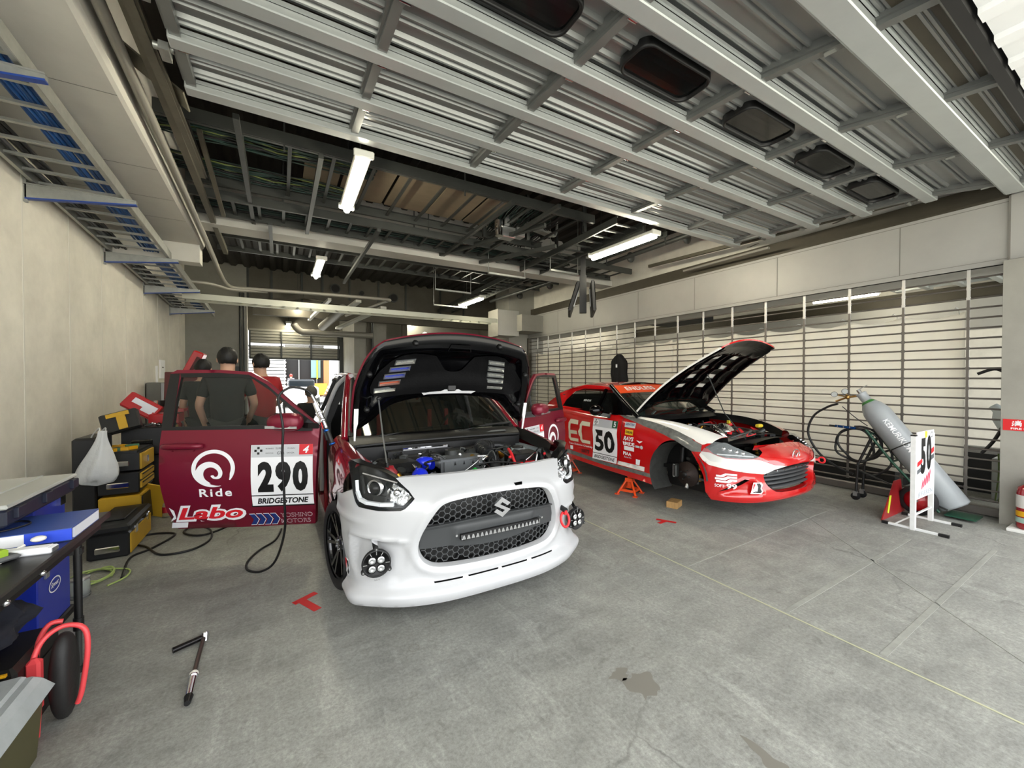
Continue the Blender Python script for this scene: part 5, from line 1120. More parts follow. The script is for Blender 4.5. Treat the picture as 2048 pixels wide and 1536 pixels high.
# orange-tinted glass house, roof
RF=M('roof_red','#c21518',.12,coat=1)
def rz(x,y): return 1.402-.08*(abs(x)/.6)**2.2-.14*max(0,2.35-y)**2-(.36*max(0,y-2.62)**2.0)
b=MB(RF,BLK,WHD)
b.grid(lambda u,y:(u*(.60+.07*sstep(2.5,3.2,y)),y,rz(u*.6,y)),[-1+.1*i for i in range(21)],[2.03+.09*i for i in range(15)],0)
for s_ in (-1,1):
    # roof side skin down to the belt behind the window
    b.patch([(2.98,.99),(2.93,1.12),(2.80,1.25),(2.62,1.30),(2.2,1.295),(2.06,1.29),(2.03,1.32),(2.3,1.345),(2.6,1.355),(2.9,1.31),(3.1,1.22),(3.3,1.08),(3.35,.99)],[],lambda y,z:(s_*(.775-.20*(z-.97)/.38+(.03 if y>3 else 0)),y,z),.05,0,flip=(s_<0))
b.grid(lambda u,y:(u*.59,y,rz(u*.59,y)+.004),[-1+.1*i for i in range(21)],[2.03,2.06,2.10],1)
put_text(b,'TOYO TIRES',lambda x,y,l:(x-.3,2.075-y,rz(x-.3,2.075)+.008),0,0,.24,.035,2,bold=.02);b.build('hard_top',C2,'glossy red hard top')
b=MB(M('windscreen2','#2a302b',.03,alpha=.62,spec=1),M('visor_orange','#e8501c',.3),WHD,BLK)
WSf=lambda u,v,o=0:(u*(.72-.14*v),1.45+.60*v-.09*(1-u*u)*(1-v*.6)-o*.5,.985+.36*v+.015*(1-u*u)+o)
b.grid(lambda u,v:WSf(u,v),[-1+.1*i for i in range(21)],[i/8 for i in range(7)],0);b.grid(lambda u,v:WSf(u,v,.003),[-1+.1*i for i in range(21)],[.72,.86,1.0],1)
put_text(b,'ENDLESS',lambda x,y,l:WSf(x/.62,.86+y,.008),-.18,0,.56,.13,2,bold=.03,space=1.1);b.build('windscreen',C2,'windscreen with an orange sun strip')
for s_ in (-1,1):
    b=MB(BLKG);b.tube([(s_*.76,1.42,.97),(s_*.69,1.75,1.17),(s_*.60,2.06,1.345)],.032,8,k=4);b.bar((s_*.775,2.16,.99),(s_*.61,2.14,1.30),.03,.04,up=(0,1,0));b.bar((s_*.78,1.75,.985),(s_*.785,3.0,1.0),.02,.02)
    b.build('pillar',C2)
    b=MB(DGLASS,WHD);b.patch([(1.85,.99),(2.98,.99),(2.93,1.12),(2.80,1.25),(2.62,1.30),(2.2,1.295),(2.06,1.29)],[],lambda y,z:(s_*(.765-.20*(z-.97)/.38),y,z),.1,0,flip=(s_<0))
    if s_<0: put_text(b,'BENDIX',lambda x,y,l:(-(.765-.2*(.16+y)/.38)-.004,2.45-x,1.13+y),0,0,.16,.025,M('decal_grey'),bold=.01)
    b.build('side_window',C2)
    b=MB(BLKG,CHR);c=Vector((s_*.98,1.93,1.03));b.sph(c,.11,sc=(1.0,.62,.66),n=18);b.bar(c+Vector((-s_*.05,0,-.05)),(s_*.80,1.88,.95),.06,.05);b.build('wing_mirror',C2,'glossy black wing mirror')
b=MB(BLK,M('seat_cloth'),RDD);b.bb((-.72,1.4,.25),(.72,3.0,.3));b.bb((-.7,1.45,.5),(.7,1.6,.95));
for x in (-.36,.36): b.box((x,2.55,.75),(.5,.16,.8),1,R=Matrix.Rotation(-.2,3,'X'),bev=.05)
b.bb((-.68,3.0,.4),(.68,3.05,1.2));b.build('cabin',C2)
b=MB(BLK,M('trunk_red','#c21518'));b.grid(lambda u,y:(u*.78,y,1.03-.05*u*u-.05*(y-3.1)),[-1+.1*i for i in range(21)],[3.0+.1*i for i in range(9)],RED2);b.grid(lambda u,v:(u*.74,1.35+.15*v-.05*(1-u*u),.93+.05*v+.02*sin(3*v)),[-1+.1*i for i in range(21)],[0,.3,.6,1],0);b.bb((-.70,3.8,.3),(.70,3.86,.95),RED2);b.build('rear_deck',C2)
b=MB(BLK,ALU)
for x0 in (-.5,.1): b.tube([(x0,1.40,.985),(x0+.25,1.45,1.01),(x0+.55,1.50,1.03)],.008,6,k=3);b.bar((x0,1.43,1.0),(x0+.10,1.47,1.03),.03,.012,1)
b.build('wipers',C2)
# bonnet
HW2=interp([(0,.70),(.25,.665),(.6,.58),(.85,.51),(1,.47)])
def hood2(u,t,off=0):
    x=u*HW2(t);l=t*(1.42+.05*(1-u*u));h=.05*(1-u*u)+.075*sin(pi*t)+off;A=rad(37.5)
    return (x,1.60-cos(A)*l+sin(A)*h,.95+sin(A)*l+cos(A)*h)
v2=[]
for s_ in (-1,1):
    for k in range(4): P=[(s_*.22,.34+.13*k),(s_*.42,.34+.13*k),(s_*.42,.385+.13*k),(s_*.22,.385+.13*k)];v2.append(P[::-1] if s_<0 else P)
RE2=interp([(0,.145),(.34,.14),(.6,.11),(.8,.07),(1,.0)]);sq_=outl_(RE2,28);edge=sq_
b=MB(RED2,WST,BLKG);b.patch(sq_,v2,lambda u,t:hood2(u,t,.004),.06,2 if False else 0,flip=True)
b.patch([(-1,.02),(-.93,.02),(-.86,.75),(-.93,.97),(-1,.98)],[],lambda u,t:hood2(u,t,.006),.06,1,flip=True)
b.loft([[hood2(u,t,.004) for u,t in edge],[hood2(u*.985,.006+t*.988,-.012) for u,t in edge]],0);b.loft([[hood2(-1.003,t/20,.006) for t in range(0,20)],[hood2(-.99,t/20,-.014) for t in range(0,20)]],1,closed=False)
h2=b.build('bonnet',C2,'raised red bonnet with a black vented underside')
def hin2(u,t):
    a=abs(u);d=min(1-a,(1-t)*.9,t-RE2(a));o=-.012-.02*sstep(.02,.06,d)+.03*sstep(.13,.18,d)-.022*math.exp(-((a-.12)/.05)**2)*sstep(.2,.25,t)*(1-sstep(.8,.85,t))-.022*math.exp(-((a-.55)/.06)**2)*sstep(.2,.25,t)*(1-sstep(.8,.85,t))
    for q_ in (.22,.45,.62,.82): o-=.02*math.exp(-((t-q_)/.022)**2)*(1-sstep(.8,.86,a))
    return hood2(u,t,o)
b=MB(BLKG);b.patch([(u*.985,.006+t*.988) for u,t in sq_],v2,hin2,.025,0);b.build('inner_frame',h2)
for v in v2:
    b=MB(ALU,M('vent_bright','#d6d3c8',.3,alpha=.8));b.loft([[hin2(x,z) for x,z in v],[hood2(x,z,.004) for x,z in v]],0,sm=False);put_poly(b,v,lambda x,y,l:hood2(x,y,.002),1);b.build('bonnet_vent',h2)
b=MB(DSTEEL);b.tube([(-.15,.42,.74),(-.15,.7,1.05),(-.17,.90,1.50)],.006,8);b.build('prop_rod',C2)
# engine bay
b=MB(BLK,M('bay_red','#7c1214',.3),DSTEEL,CHR,M('cap_yellow','#d9c030',.4),RDD,M('gold_fitting'),stW,ALU);random.seed(5)
b.bb((-.62,.2,.40),(.62,1.5,.44));b.bb((-.68,1.45,.45),(.68,1.5,.92));
b.grid(lambda u,y:(u*(.40+.26*sstep(.26,.5,y)),y,.77+.02*sin(y*9)+.03*(1-u*u)),[-1+.1*i for i in range(21)],[.22+.05*i for i in range(7)],0)
b.grid(lambda u,y:(u*.52,y,.79+.03*(1-u*u)),[-1+.1*i for i in range(21)],[.42,.50,.56],7)
b.box((.0,.95,.74),(.4,.7,.2),0,bev=.03);b.box((.35,.85,.78),(.2,.5,.1),2,bev=.02)
b.lathe([(.0,.04),(.05,.04),(.055,.02),(.10,.02),(.115,.0),(.115,-.06)],(-.15,.68,.84),(-.2,-.75,.6),22,3);b.sph((-.1,.76,.86),.07,8);b.tube([(-.25,.6,.76),(-.3,.66,.84),(-.24,.78,.88),(-.1,.85,.86)],.03,10,3,k=4)
b.tube([(-.38,.55,.78),(-.28,.45,.84),(-.05,.46,.86),(.05,.6,.87),(.0,.8,.88),(-.2,.95,.9),(-.4,.9,.86)],.014,8,2,k=5)
for k in range(60):
    x=random.uniform(-.5,.5);y=random.uniform(.45,1.35);z=random.uniform(.72,.84);r=random.uniform(.008,.028);m=random.choice([0,0,0,2,2,3,0,5,6])
    if random.random()<.5: b.cyl((x,y,z),(x+random.uniform(-.06,.06),y+random.uniform(-.04,.04),z+.04),r,n=8,m=m)
    else: b.box((x,y,z),(r*3,r*2.4,r*2),m,rz=random.uniform(0,1.5),bev=.004)
for k in range(18):
    x=random.uniform(-.45,.5);y=random.uniform(.5,1.3);p=[(x,y,.8)]
    for j in range(3): p.append((p[-1][0]+random.uniform(-.14,.14),p[-1][1]+random.uniform(-.12,.12),.84+random.uniform(-.04,.05)))
    b.tube(p,random.choice((.005,.008,.012)),6,random.choice((0,0,5,2,0)),k=4)
b.box((.42,.62,.88),(.09,.05,.04),4,bev=.01);b.box((.34,.95,.90),(.03,.03,.04),4);b.build('engine_bay',C2)
# suspension where the wheel is off
for s_ in (-1,1):
    b=MB(M('rusty_disc','#3b302c',.6,metal=.5),ALU,M('gold_spring','#b08a2e',.4,metal=.7),BLK,DSTEEL)
    c=(s_*.70,.79,.394);ax=(s_,0,0)
    b.lathe([(0,.03),(.03,.03),(.035,.01),(.075,.01),(.08,-.01),(.135,-.01),(.137,-.03),(.0,-.03)],c,ax,36,0);b.lathe([(0,.045),(.022,.045),(.03,.03)],c,ax,16,3)
    for k in range(4): a=pi/2*k+.4;b.cyl((c[0],c[1]+.055*cos(a),c[2]+.055*sin(a)),(c[0]+s_*.04,c[1]+.055*cos(a),c[2]+.055*sin(a)),.007,n=6,m=4)
    b.box((c[0]+s_*.005,c[1]+.125,c[2]+.02),(.07,.045,.15),4,bev=.015);b.box((c[0]+s_*.03,c[1]+.14,c[2]+.02),(.02,.025,.15),1,bev=.008)
    b.bar((s_*.66,.78,.30),(s_*.35,.72,.27),.05,.03,1);b.bar((s_*.66,.80,.56),(s_*.40,.80,.58),.04,.025,4);b.bar((s_*.66,.68,.36),(s_*.4,.62,.30),.025,.025,1)
    b.cyl((s_*.60,.70,.32),(s_*.52,.74,.72),.02,n=12,m=2);b.tube([(s_*(.585-.0009*k)+.035*cos(k*.7),.71+.0003*k+.035*sin(k*.7),.45+.0042*k) for k in range(60)],.006,6,0)
    b.cyl((s_*.60,.92,.5),(s_*.58,.92,.66),.03,m=3);b.cyl((s_*.70,.79,.24),(s_*.66,.79,.30),.02,m=1);b.build('front_suspension',C2)
wheel(C2,(-.76,3.11,.36),-1);wheel(C2,(.76,3.11,.36),1)
# jack stands
def jack(loc,label,h=.24,rz=0):
    r=thing('jack_stand',label,'jack stand',loc,rz,'orange jack stands under the roadster')
    b=MB(ORG);B=.115
    for sx,sy in ((-1,-1),(1,-1),(1,1),(-1,1)): b.bar((sx*B,sy*B,.01),(sx*.03,sy*.03,h*.74),.022,.016,up=(sx,sy,0));b.box((sx*B,sy*B,.006),(.05,.05,.012))
    for a,c in (((-1,-1),(1,-1)),((1,-1),(1,1)),((1,1),(-1,1)),((-1,1),(-1,-1))): k=.80;b.bar((a[0]*B*k,a[1]*B*k,.055),(c[0]*B*k,c[1]*B*k,.055),.006,.03)
    b.box((0,0,h*.74),(.09,.09,.05),bev=.005);b.build('base',r)
    b=MB(ORG,BLK);b.bb((-.016,-.022,h*.3),(.016,.022,h-.02));b.bb((-.02,-.05,h-.02),(.02,.05,h));b.bb((-.02,-.05,h),(.02,-.038,h+.02));b.bb((-.02,.038,h),(.02,.05,h+.02))
    for k in range(6): b.box((0,.024,h*.4+k*.018),(.02,.006,.008))
    b.build('ratchet_post',r);b=MB(ORG);b.bar((.02,-.03,h*.74),(.13,-.06,h*.80),.012,.02);b.build('lever',r);return r
jack((3.80,3.60,0),'orange jack stand under the front of the roadster sill',.24,.4);jack((3.82,4.85,0),'orange jack stand half hidden between the two cars',.28,.2)
WD=M('wood_block','#b08a55',.7,var=.25,vscale=8,stretch=(1,8,1))
b=MB(WD);b.box((0,0,.035),(.17,.12,.07),bev=.003);o=b.build('wooden_block');o.location=(3.85,2.98,0);o.rotation_euler=(0,0,.35);tag(o,'wooden block on the floor below the bare brake of the roadster','block')
# ================= LEFT SIDE: TABLE AND TOOLS =================
def tube_thing(name,label,cat,pts,r,m,k=6,group=None,n=8,closed=False):
    b=MB(m);b.tube(pts,r,n,k=k,closed=closed);o=b.build(name);return tag(o,label,cat,group)
TT=M('table_black','#1a1a1a',.35,bump=.1)
t=thing('folding_table','black folding table at the left edge, its leg standing on the floor','table',(-1.14,2.2,0))
b=MB(TT);b.bb((-1.45,1.2,.665),(-.835,3.09,.70),bev=.006);b.build('table_top',t,world=True)
for x,y in ((-.87,2.77),(-1.40,2.77),(-.87,1.24),(-1.40,1.24)):
    b=MB(DSTEEL,BLK);b.cyl((x,y,.0),(x,y,.26),.012);b.cyl((x,y,.22),(x,y,.665),.016,m=1);b.cyl((x,y,.21),(x,y,.27),.02,m=1);b.cyl((x,y,0),(x,y,.03),.018,m=1);b.build('leg',t,world=True)
b=MB(BLK,CHR);b.bar((-1.42,2.77,.60),(-.85,2.77,.60),.025,.03);b.bar((-.86,1.3,.65),(-.86,3.0,.65),.02,.03)
for y in (2.1,2.35): b.sph((-.84,y,.66),.012,1)
b.build('under_frame',t,world=True)
BN=M('binder_blue','#39529a',.4);PAPER=M('paper','#dfe2ea',.7)
t=thing('ring_binder','thick blue ring binder full of paper on the far end of the black table','binder',(-1.02,2.78,.70))
b=MB(BN);b.box((0,0,.056),(.36,.32,.004));b.box((0,0,.003),(.36,.32,.004));b.box((.0,-.158,.029),(.36,.005,.054));b.build('cover',t)
b=MB(PAPER);b.box((.008,.01,.029),(.345,.29,.046));b.build('pages',t)
b=MB(WHD,M('tag_blue','#2f4ed0',.4));b.box((-.075,-.162,.03),(.21,.002,.05));b.box((.105,-.162,.03),(.15,.003,.05),1);b.build('spine_label',t,'white and blue spine label')
for i,(pts,lab) in enumerate((([(-1.2,2.2,.705),(-1.05,2.35,.71),(-1.0,2.46,.715),(-.96,2.54,.73)],'white cable lying on the table in front of the binder, ending in a plug'),([(-1.25,2.1,.705),(-1.08,2.28,.708),(-.98,2.42,.708)],'second white cable lying on the table nearest the edge'))):
    tube_thing('white_cable',lab,'cable',pts,.006,M('cable_white','#e9e7df',.4),group='white cables on the table')
b=MB(M('cable_white'));b.sph((-.93,2.575,.74),.016,sc=(1.6,1.4,.8));o=b.build('cable_plug');tag(o,'white plug resting against the blue binder','plug')
b=MB(WHD,GREY);b.box((0,0,.014),(.07,.24,.028),bev=.006);b.box((.0,.0,.03),(.05,.2,.003),0);b.box((0,-.122,.014),(.05,.002,.018),1);o=b.build('white_adapter');o.location=(-.94,2.50,.70);o.rotation_euler=(0,0,1.45);o.scale=(.8,.75,.9);tag(o,'white flat power adapter near the table edge','adapter')
b=MB(M('lime_green','#8fb02a',.45),GREY,BLK);b.box((0,0,.03),(.10,.30,.045),bev=.006);b.box((0,.0,.015),(.13,.36,.02),1,bev=.008);o=b.build('green_case');o.location=(-1.10,2.36,.70);o.rotation_euler=(0,0,-.7);tag(o,'lime green slim case in a grey tray at the left of the table','case')
b=MB(BLK,M('teal_light','#22a8b8',.2,coat=.5));b.tube([(-.16,-.03,.03),(0,0,.03)],.03,12);b.sph((.015,.0,.035),.026,1,sc=(1.3,1,.9));o=b.build('torch');o.location=(-1.02,2.12,.70);tag(o,'black hand torch with a teal glass at the near left of the table','torch')
tube_thing('thin_cable','thin black cable looped on top of the blue binder','cable',[(-1.17,2.75,.764),(-1.09,2.84,.764),(-1.03,2.78,.764),(-1.07,2.70,.764),(-1.17,2.68,.764)],.004,WIRE)
# blue tool chest
BD=M('tool_blue','#1a2fa0',.35,coat=.3,var=.08)
t=thing('tool_chest','blue two-tier tool chest on the floor behind the table','tool chest',(-1.45,3.3,0))
b=MB(BD,BLK,ALU)
b.bb((-1.80,3.11,.03),(-1.13,3.49,.50),bev=.01);b.bb((-1.81,3.10,.0),(-1.115,3.51,.05),1,bev=.008);b.bb((-1.80,3.11,.50),(-1.125,3.49,.53),1);b.bar((-1.122,3.13,.49),(-1.122,3.47,.49),.006,.012,2);b.build('cabinet',t,world=True)
b=MB(BD,CHR);b.bb((-1.80,3.12,.53),(-1.14,3.47,.80),bev=.012);b.bb((-1.145,3.36,.70),(-1.12,3.42,.79),1,bev=.004);b.bb((-1.14,3.16,.58),(-1.125,3.20,.66),1);b.build('top_box',t,world=True)
b=MB(WHD,BD);O=lambda x,y,l=0:(-1.127+l,3.29+x,.27+y);b.patch(circ(0,0,.07,28,ry=.042),[circ(0,0,.062,28,ry=.035)],lambda x,y:O(x,y),.05,0,sm=False);put_text(b,'Signet',O,0,0,.09,None,0,bold=.02,shear=.3);b.build('maker_badge',t,world=True)
b=MB(ALU);b.patch(rrect(0,0,.045,.07,.02),[],lambda x,y:(-1.124,3.19+x,.38+y),.05);b.bb((-1.13,3.17,.345),(-1.118,3.21,.415),bev=.004);b.build('lock_plate',t,world=True)
t=thing('parts_organiser','shallow parts organiser with a clear lid on top of the blue tool chest','organiser',(-1.36,2.93,.80))
b=MB(M('navy_plastic','#151a2c',.4));b.box((.0,.0,.04),(.66,.68,.08),bev=.012)
for y in (-.25,.0,.3): b.box((.335,y,.05),(.02,.07,.05),bev=.004)
b.build('tray',t)
b=MB(M('clear_lid','#c6c8c2',.15,alpha=.75,spec=.8));b.box((0,0,.09),(.67,.69,.02),bev=.006)
for x in (-.2,0,.2): b.box((x,0,.103),(.015,.64,.008))
b.build('lid',t)
b=MB(PAPER,BLK,M('orange_bits','#a06a3c',.6));random.seed(2)
for k in range(10): b.box((random.uniform(-.26,.26),random.uniform(-.27,.27),.079),(.08,.10,.004),random.choice((0,1,2)),rz=random.uniform(0,1))
b.build('contents',t)
# dark jacket and cases below the table
random.seed(9)
def lump(o,sx,sy,sz,seed,m,name,label,cat,amp=.22):
    random.seed(seed);ph=[random.uniform(0,6.28) for _ in range(10)];b=MB(m)
    def f(a,t):
        x=sin(t)*cos(a);y=sin(t)*sin(a);z=cos(t);r=1+amp*.35*(sin(3*a+ph[0]+2*t)+sin(5*a+ph[1]-3*t)+.6*sin(9*a+ph[2]+5*t)+.5*sin(13*t+ph[3]+4*a))*sin(t)
        return (x*r*sx,y*r*sy,max(-.0,(z*r*.5+.5)*sz))
    b.grid(f,[2*pi*k/40 for k in range(41)],[pi*k/22 for k in range(23)]);ob=b.build(name);ob.location=o;tag(ob,label,cat);return ob
t=thing('black_case','black plastic case with a pink label standing under the near end of the table','case',(-1.15,2.4,0))
b=MB(BLK,M('label_pink','#d9a6a8',.5),CHR);b.bb((-1.48,2.27,.0),(-.885,2.62,.33),bev=.02);b.bb((-1.5,2.265,.24),(-.88,2.63,.26));b.build('shell',t,world=True)
b=MB(M('label_pink'));b.bb((-1.16,2.262,.265),(-1.0,2.268,.30));b.build('label',t,world=True)
b=MB(CHR);b.cyl((-1.08,2.27,.20),(-1.08,2.258,.20),.006);b.cyl((-.93,2.27,.22),(-.93,2.258,.22),.006);b.build('rivets',t,world=True)
lump((-1.17,2.42,.33),.27,.20,.24,3,CLOTHN,'crumpled_jacket','crumpled navy jacket heaped on the black case under the table','jacket')
# clear-lidded crate, bottom left
t=thing('storage_crate','olive storage crate with a cloudy clear lid in the bottom left corner','crate',(-1.05,1.75,0))
OLV=M('olive_plastic','#4a4728',.4,var=.15)
b=MB(OLV,YEL);b.box((-1.14,1.78,.12),(.66,.86,.24),tap=1.04,bev=.012);b.bar((-.80,1.9,.10),(-.80,1.78,.06),.003,.004,1);b.box((-1.14,1.78,.245),(.71,.92,.015),0,bev=.004);b.build('base',t,world=True)
CL=M('cloudy_lid','#b6bcbc',.3,alpha=.86,bump=.3,bscale=9,bdist=.01,var=.12,vscale=9)
b=MB(CL);
b.box((-1.14,1.78,.28),(.74,.94,.09),bev=.02,tap=.94);b.box((-1.14,1.78,.33),(.62,.84,.02),bev=.01)
for k in range(3): b.box((-1.34+k*.14,1.78,.343),(.03,.74,.012),bev=.004)
b.build('lid',t,world=True)
b=MB(YEL);b.bb((-1.4,2.24,.325),(-.9,2.252,.335));b.build('tape_strip',t,'thin yellow strip',world=True)
# booster cable in black pouch
t=thing('booster_cables','red booster cables strapped round a black rounded pouch, standing beside the crate','cables',(-.80,2.42,0));OFF=Matrix.Translation((-.03,.0,0))
b=MB(M('pouch_black','#1c1b1a',.6,bump=.4,bscale=60));b.T=OFF;
def pouch(a,v):
    r=abs(cos(v))**.5;x=.035*math.copysign(abs(sin(v))**.8,sin(v));return (-.775+x+.02*cos(a)*0,2.42+.075*cos(a)*r,.185+.183*sin(a)*r)
b.grid(pouch,[2*pi*k/36 for k in range(37)],[-pi/2+pi*k/12 for k in range(13)]);b.build('pouch',t,world=True)
b=MB(M('cable_red','#e0484c',.4));b.T=OFF;b.tube([(-.86,2.36,.08),(-.85,2.35,.25),(-.83,2.38,.36),(-.78,2.42,.395),(-.715,2.42,.37),(-.70,2.41,.28),(-.715,2.40,.12),(-.73,2.40,.06)],.010,8,k=5);b.tube([(-.87,2.46,.15),(-.86,2.44,.32),(-.83,2.45,.40),(-.79,2.46,.40)],.010,8,k=5);b.bb((-.86,2.33,.10),(-.815,2.37,.32),bev=.015);b.tube([(-.83,2.34,.0),(-.82,2.33,.12)],.010,8);b.build('cable',t,world=True)
# torque wrench on the floor
t=thing('torque_wrench','folding steel wheel wrench lying on the bare floor near the camera','wrench',(-.37,2.5,0))
b=MB(M('wrench_steel','#6d625c',.3,metal=.9));b.tube([(-.375,2.755,.018),(-.373,2.50,.018),(-.371,2.42,.018)],.0105,10);b.build('shaft',t,world=True)
b=MB(CHR,BLK,M('band_white','#e6e4d8',.4));b.cyl((-.371,2.43,.018),(-.366,2.27,.018),.017,n=10);b.cyl((-.3712,2.435,.018),(-.371,2.42,.018),.019,m=2,n=12);b.cyl((-.3705,2.415,.018),(-.370,2.405,.018),.02,m=0,n=12);b.cyl((-.366,2.27,.018),(-.364,2.225,.018),.018,.012,m=1,n=12);b.build('handle',t,world=True)
b=MB(M('wrench_dark','#2a2828',.3,metal=.8),CHR);b.tube([(-.372,2.755,.02),(-.50,2.700,.018)],.0145,10);b.cyl((-.372,2.752,.0),(-.372,2.765,.038),.02,n=14,m=1);b.sph((-.37,2.765,.022),.021,1);b.build('socket_arm',t,world=True)
# hoses and cables on the floor at left
tube_thing('floor_cable','black power cable lying in loops on the floor under the open left door','cable',[(-1.0,3.9,.01),(-1.05,4.3,.01),(-.95,4.45,.01),(-.85,4.75,.01),(-1.05,4.85,.012),(-1.15,4.7,.01),(-1.0,4.5,.014),(-.85,4.25,.01),(-.65,4.25,.01),(-.55,4.45,.01),(-.60,4.75,.012),(-.75,4.9,.012),(-.78,4.72,.014),(-.60,4.6,.01),(-.3,4.9,.01),(.1,5.2,.01)],.009,WIRE,7)
gh=M('hose_green','#a4b96a',.4)
P=[]
for k in range(46): a=2*pi*k/14;P.append((-1.19+.115*cos(a)+.0*k,3.98+.13*sin(a)+.01*(k%5),.008+.0012*k*.4))
tube_thing('green_hose','pale green thin hose coiled on the floor beside the blue tool chest','hose',P+[(-1.0,4.05,.01),(-.98,3.9,.01),(-1.05,3.8,.01)],.006,gh,3)
b=MB(M('glass_jar','#bcc2c0',.1,alpha=.5,spec=1),ALU);b.lathe([(0,0),(.05,.0),(.05,.10),(.045,.12)],(0,0,0),n=20);b.lathe([(.048,.115),(.05,.13),(0,.132)],(0,0,0),n=20,m=1);b.lathe([(.051,.01),(.052,.02)],(0,0,0),n=20,m=1);o=b.build('glass_jar');o.location=(-1.16,3.72,0);tag(o,'clear ribbed glass jar on the floor behind the table leg','jar')
# black / yellow toolbox on the floor
def latch(b,p,ax='x'):
    x,y,z=p
    if ax=='x': b.bb((x,y-.025,z-.035),(x+.015,y+.025,z+.035),CHR,bev=.004)
    else: b.bb((x-.03,y-.015,z-.03),(x+.03,y,z+.03),CHR,bev=.004)
BP=M('toolbox_black','#191a1b',.45,bump=.2,bscale=120,var=.1)
t=thing('toolbox','low black and yellow toolbox with a closed lid on the floor, nearest the table','toolbox',(-1.3,4.7,0))
b=MB(BP,M('toolbox_yellow','#caa02a',.4,var=.1));b.bb((-1.33,4.38,.0),(-1.075,5.0,.20),bev=.015);b.bb((-1.085,4.40,.02),(-1.068,4.98,.18),1);b.build('body',t,world=True)
b=MB(BP);b.bb((-1.34,4.36,.20),(-1.065,5.01,.27),bev=.02);b.bb((-1.29,4.5,.27),(-1.13,4.85,.285),bev=.006);b.build('lid',t,world=True)
b=MB(CHR,CLEAR);b.bb((-1.28,4.365,.05),(-1.13,4.38,.10),0,bev=.006);b.build('front_handle',t,'bright metal handle',world=True)
for y in (4.5,4.85): b=MB(CHR);latch(b,(-1.068,y,.19));b.build('latch',t,world=True)
# tall rolling chest
t=thing('rolling_toolbox','tall black and yellow stacked toolbox behind the low one, topmost tray open','toolbox',(-1.4,5.3,0))
b=MB(BP,M('toolbox_yellow'));b.bb((-1.46,5.08,.02),(-1.16,5.55,.34),1,bev=.012);b.bb((-1.165,5.1,.04),(-1.15,5.52,.32),0);b.build('lower_bin',t,world=True)
b=MB(BP,M('toolbox_yellow'),CHR);b.bb((-1.46,5.08,.36),(-1.17,5.55,.56),bev=.01);b.bb((-1.40,5.065,.42),(-1.24,5.08,.47),2,bev=.006)
for z in (.40,.48): b.bb((-1.18,5.1,z),(-1.155,5.53,z+.06),1,bev=.004);b.bb((-1.157,5.12,z+.045),(-1.150,5.5,z+.055),0)
b.build('drawers',t,world=True)
b=MB(BP,M('toolbox_yellow'),CHR);b.bb((-1.46,5.08,.58),(-1.17,5.55,.74));b.bb((-1.18,5.1,.58),(-1.155,5.53,.73),1,bev=.004);b.bb((-1.40,5.065,.62),(-1.24,5.08,.67),2,bev=.006);latch(b,(-1.155,5.25,.66));b.bb((-1.44,5.1,.73),(-1.19,5.53,.76),0);b.build('top_tray',t,world=True)
b=MB(M('toolbox_yellow'),BP);b.bar((-1.13,5.45,.02),(-1.02,5.35,.33),.5,.02,up=(0,1,0));b.build('tilted_flap',t,world=True)
b=MB(GRN,M('glove_green','#4c7a5c',.8),YEL,DSTEEL);random.seed(4)
for k in range(9): b.box((random.uniform(-1.40,-1.22),random.uniform(5.15,5.5),.775),(.10,.03,.03),random.randrange(4),rz=random.uniform(0,3))
o=b.build('loose_tools');o['kind']='stuff';tag(o,'loose gloves and hand tools heaped on the tall black and yellow toolbox','tools')
b=MB(BP,M('toolbox_yellow'));b.bb((-1.46,5.75,0),(-1.12,6.25,.62),0,bev=.012);b.bb((-1.125,5.78,.08),(-1.11,6.2,.55),1);o=b.build('toolbox');tag(o,'black toolbox base hidden behind the tall stack, nearest the left door edge','toolbox')
t=thing('toolbox','black toolbox with a silver front handle standing on the rear toolbox base','toolbox',(-1.4,6.0,.62))
b=MB(BP,YEL);b.bb((-1.46,5.72,.62),(-1.08,6.2,.92),bev=.012);b.bb((-1.075,5.75,.66),(-1.06,6.15,.9),M('toolbox_yellow'));b.build('body',t,world=True)
b=MB(CHR);b.bb((-1.38,5.70,.73),(-1.2,5.72,.79),bev=.008);b.build('handle',t,world=True)
t=thing('open_toolbox_lid','open black lid with a yellow tray, propped on the rear stack against the left wall','lid',(-1.62,5.5,.75))
b=MB(BP);b.T=Matrix.Translation((-1.43,5.62,1.0))@Matrix.Rotation(-.28,4,'Y')@Matrix.Rotation(-.3,4,'X');b.box((0,0,0),(.30,.08,.21),bev=.012);b.build('lid_shell',t,world=True)
b=MB(M('toolbox_yellow'));b.T=Matrix.Translation((-1.43,5.62,1.0))@Matrix.Rotation(-.28,4,'Y')@Matrix.Rotation(-.3,4,'X');b.box((.02,-.045,.0),(.07,.02,.18));b.box((.0,-.047,.07),(.18,.02,.04));b.build('yellow_insert',t,world=True)
b=MB(BP);b.bb((-1.64,5.12,.0),(-1.48,5.55,.90),bev=.02);o=b.build('black_cabinet');tag(o,'narrow black cabinet against the left wall, the plastic bag hanging before it','cabinet')
t=thing('red_toolbox','red metal toolbox with its lid thrown open on top of the rear stack','toolbox',(-1.4,6.2,.92))
b=MB(RED3,DSTEEL);b.bb((-1.30,6.0,.93),(-1.03,6.3,1.04),bev=.006);b.bb((-1.12,5.98,1.06),(-.98,6.25,1.09),0);b.build('body',t,world=True)
b=MB(RED3);b.T=Matrix.Translation((-1.38,6.12,1.13))@Matrix.Rotation(.62,4,'Y')@Matrix.Rotation(-.35,4,'X');b.box((0,0,0),(.33,.06,.19),bev=.012);b.build('lid',t,world=True)
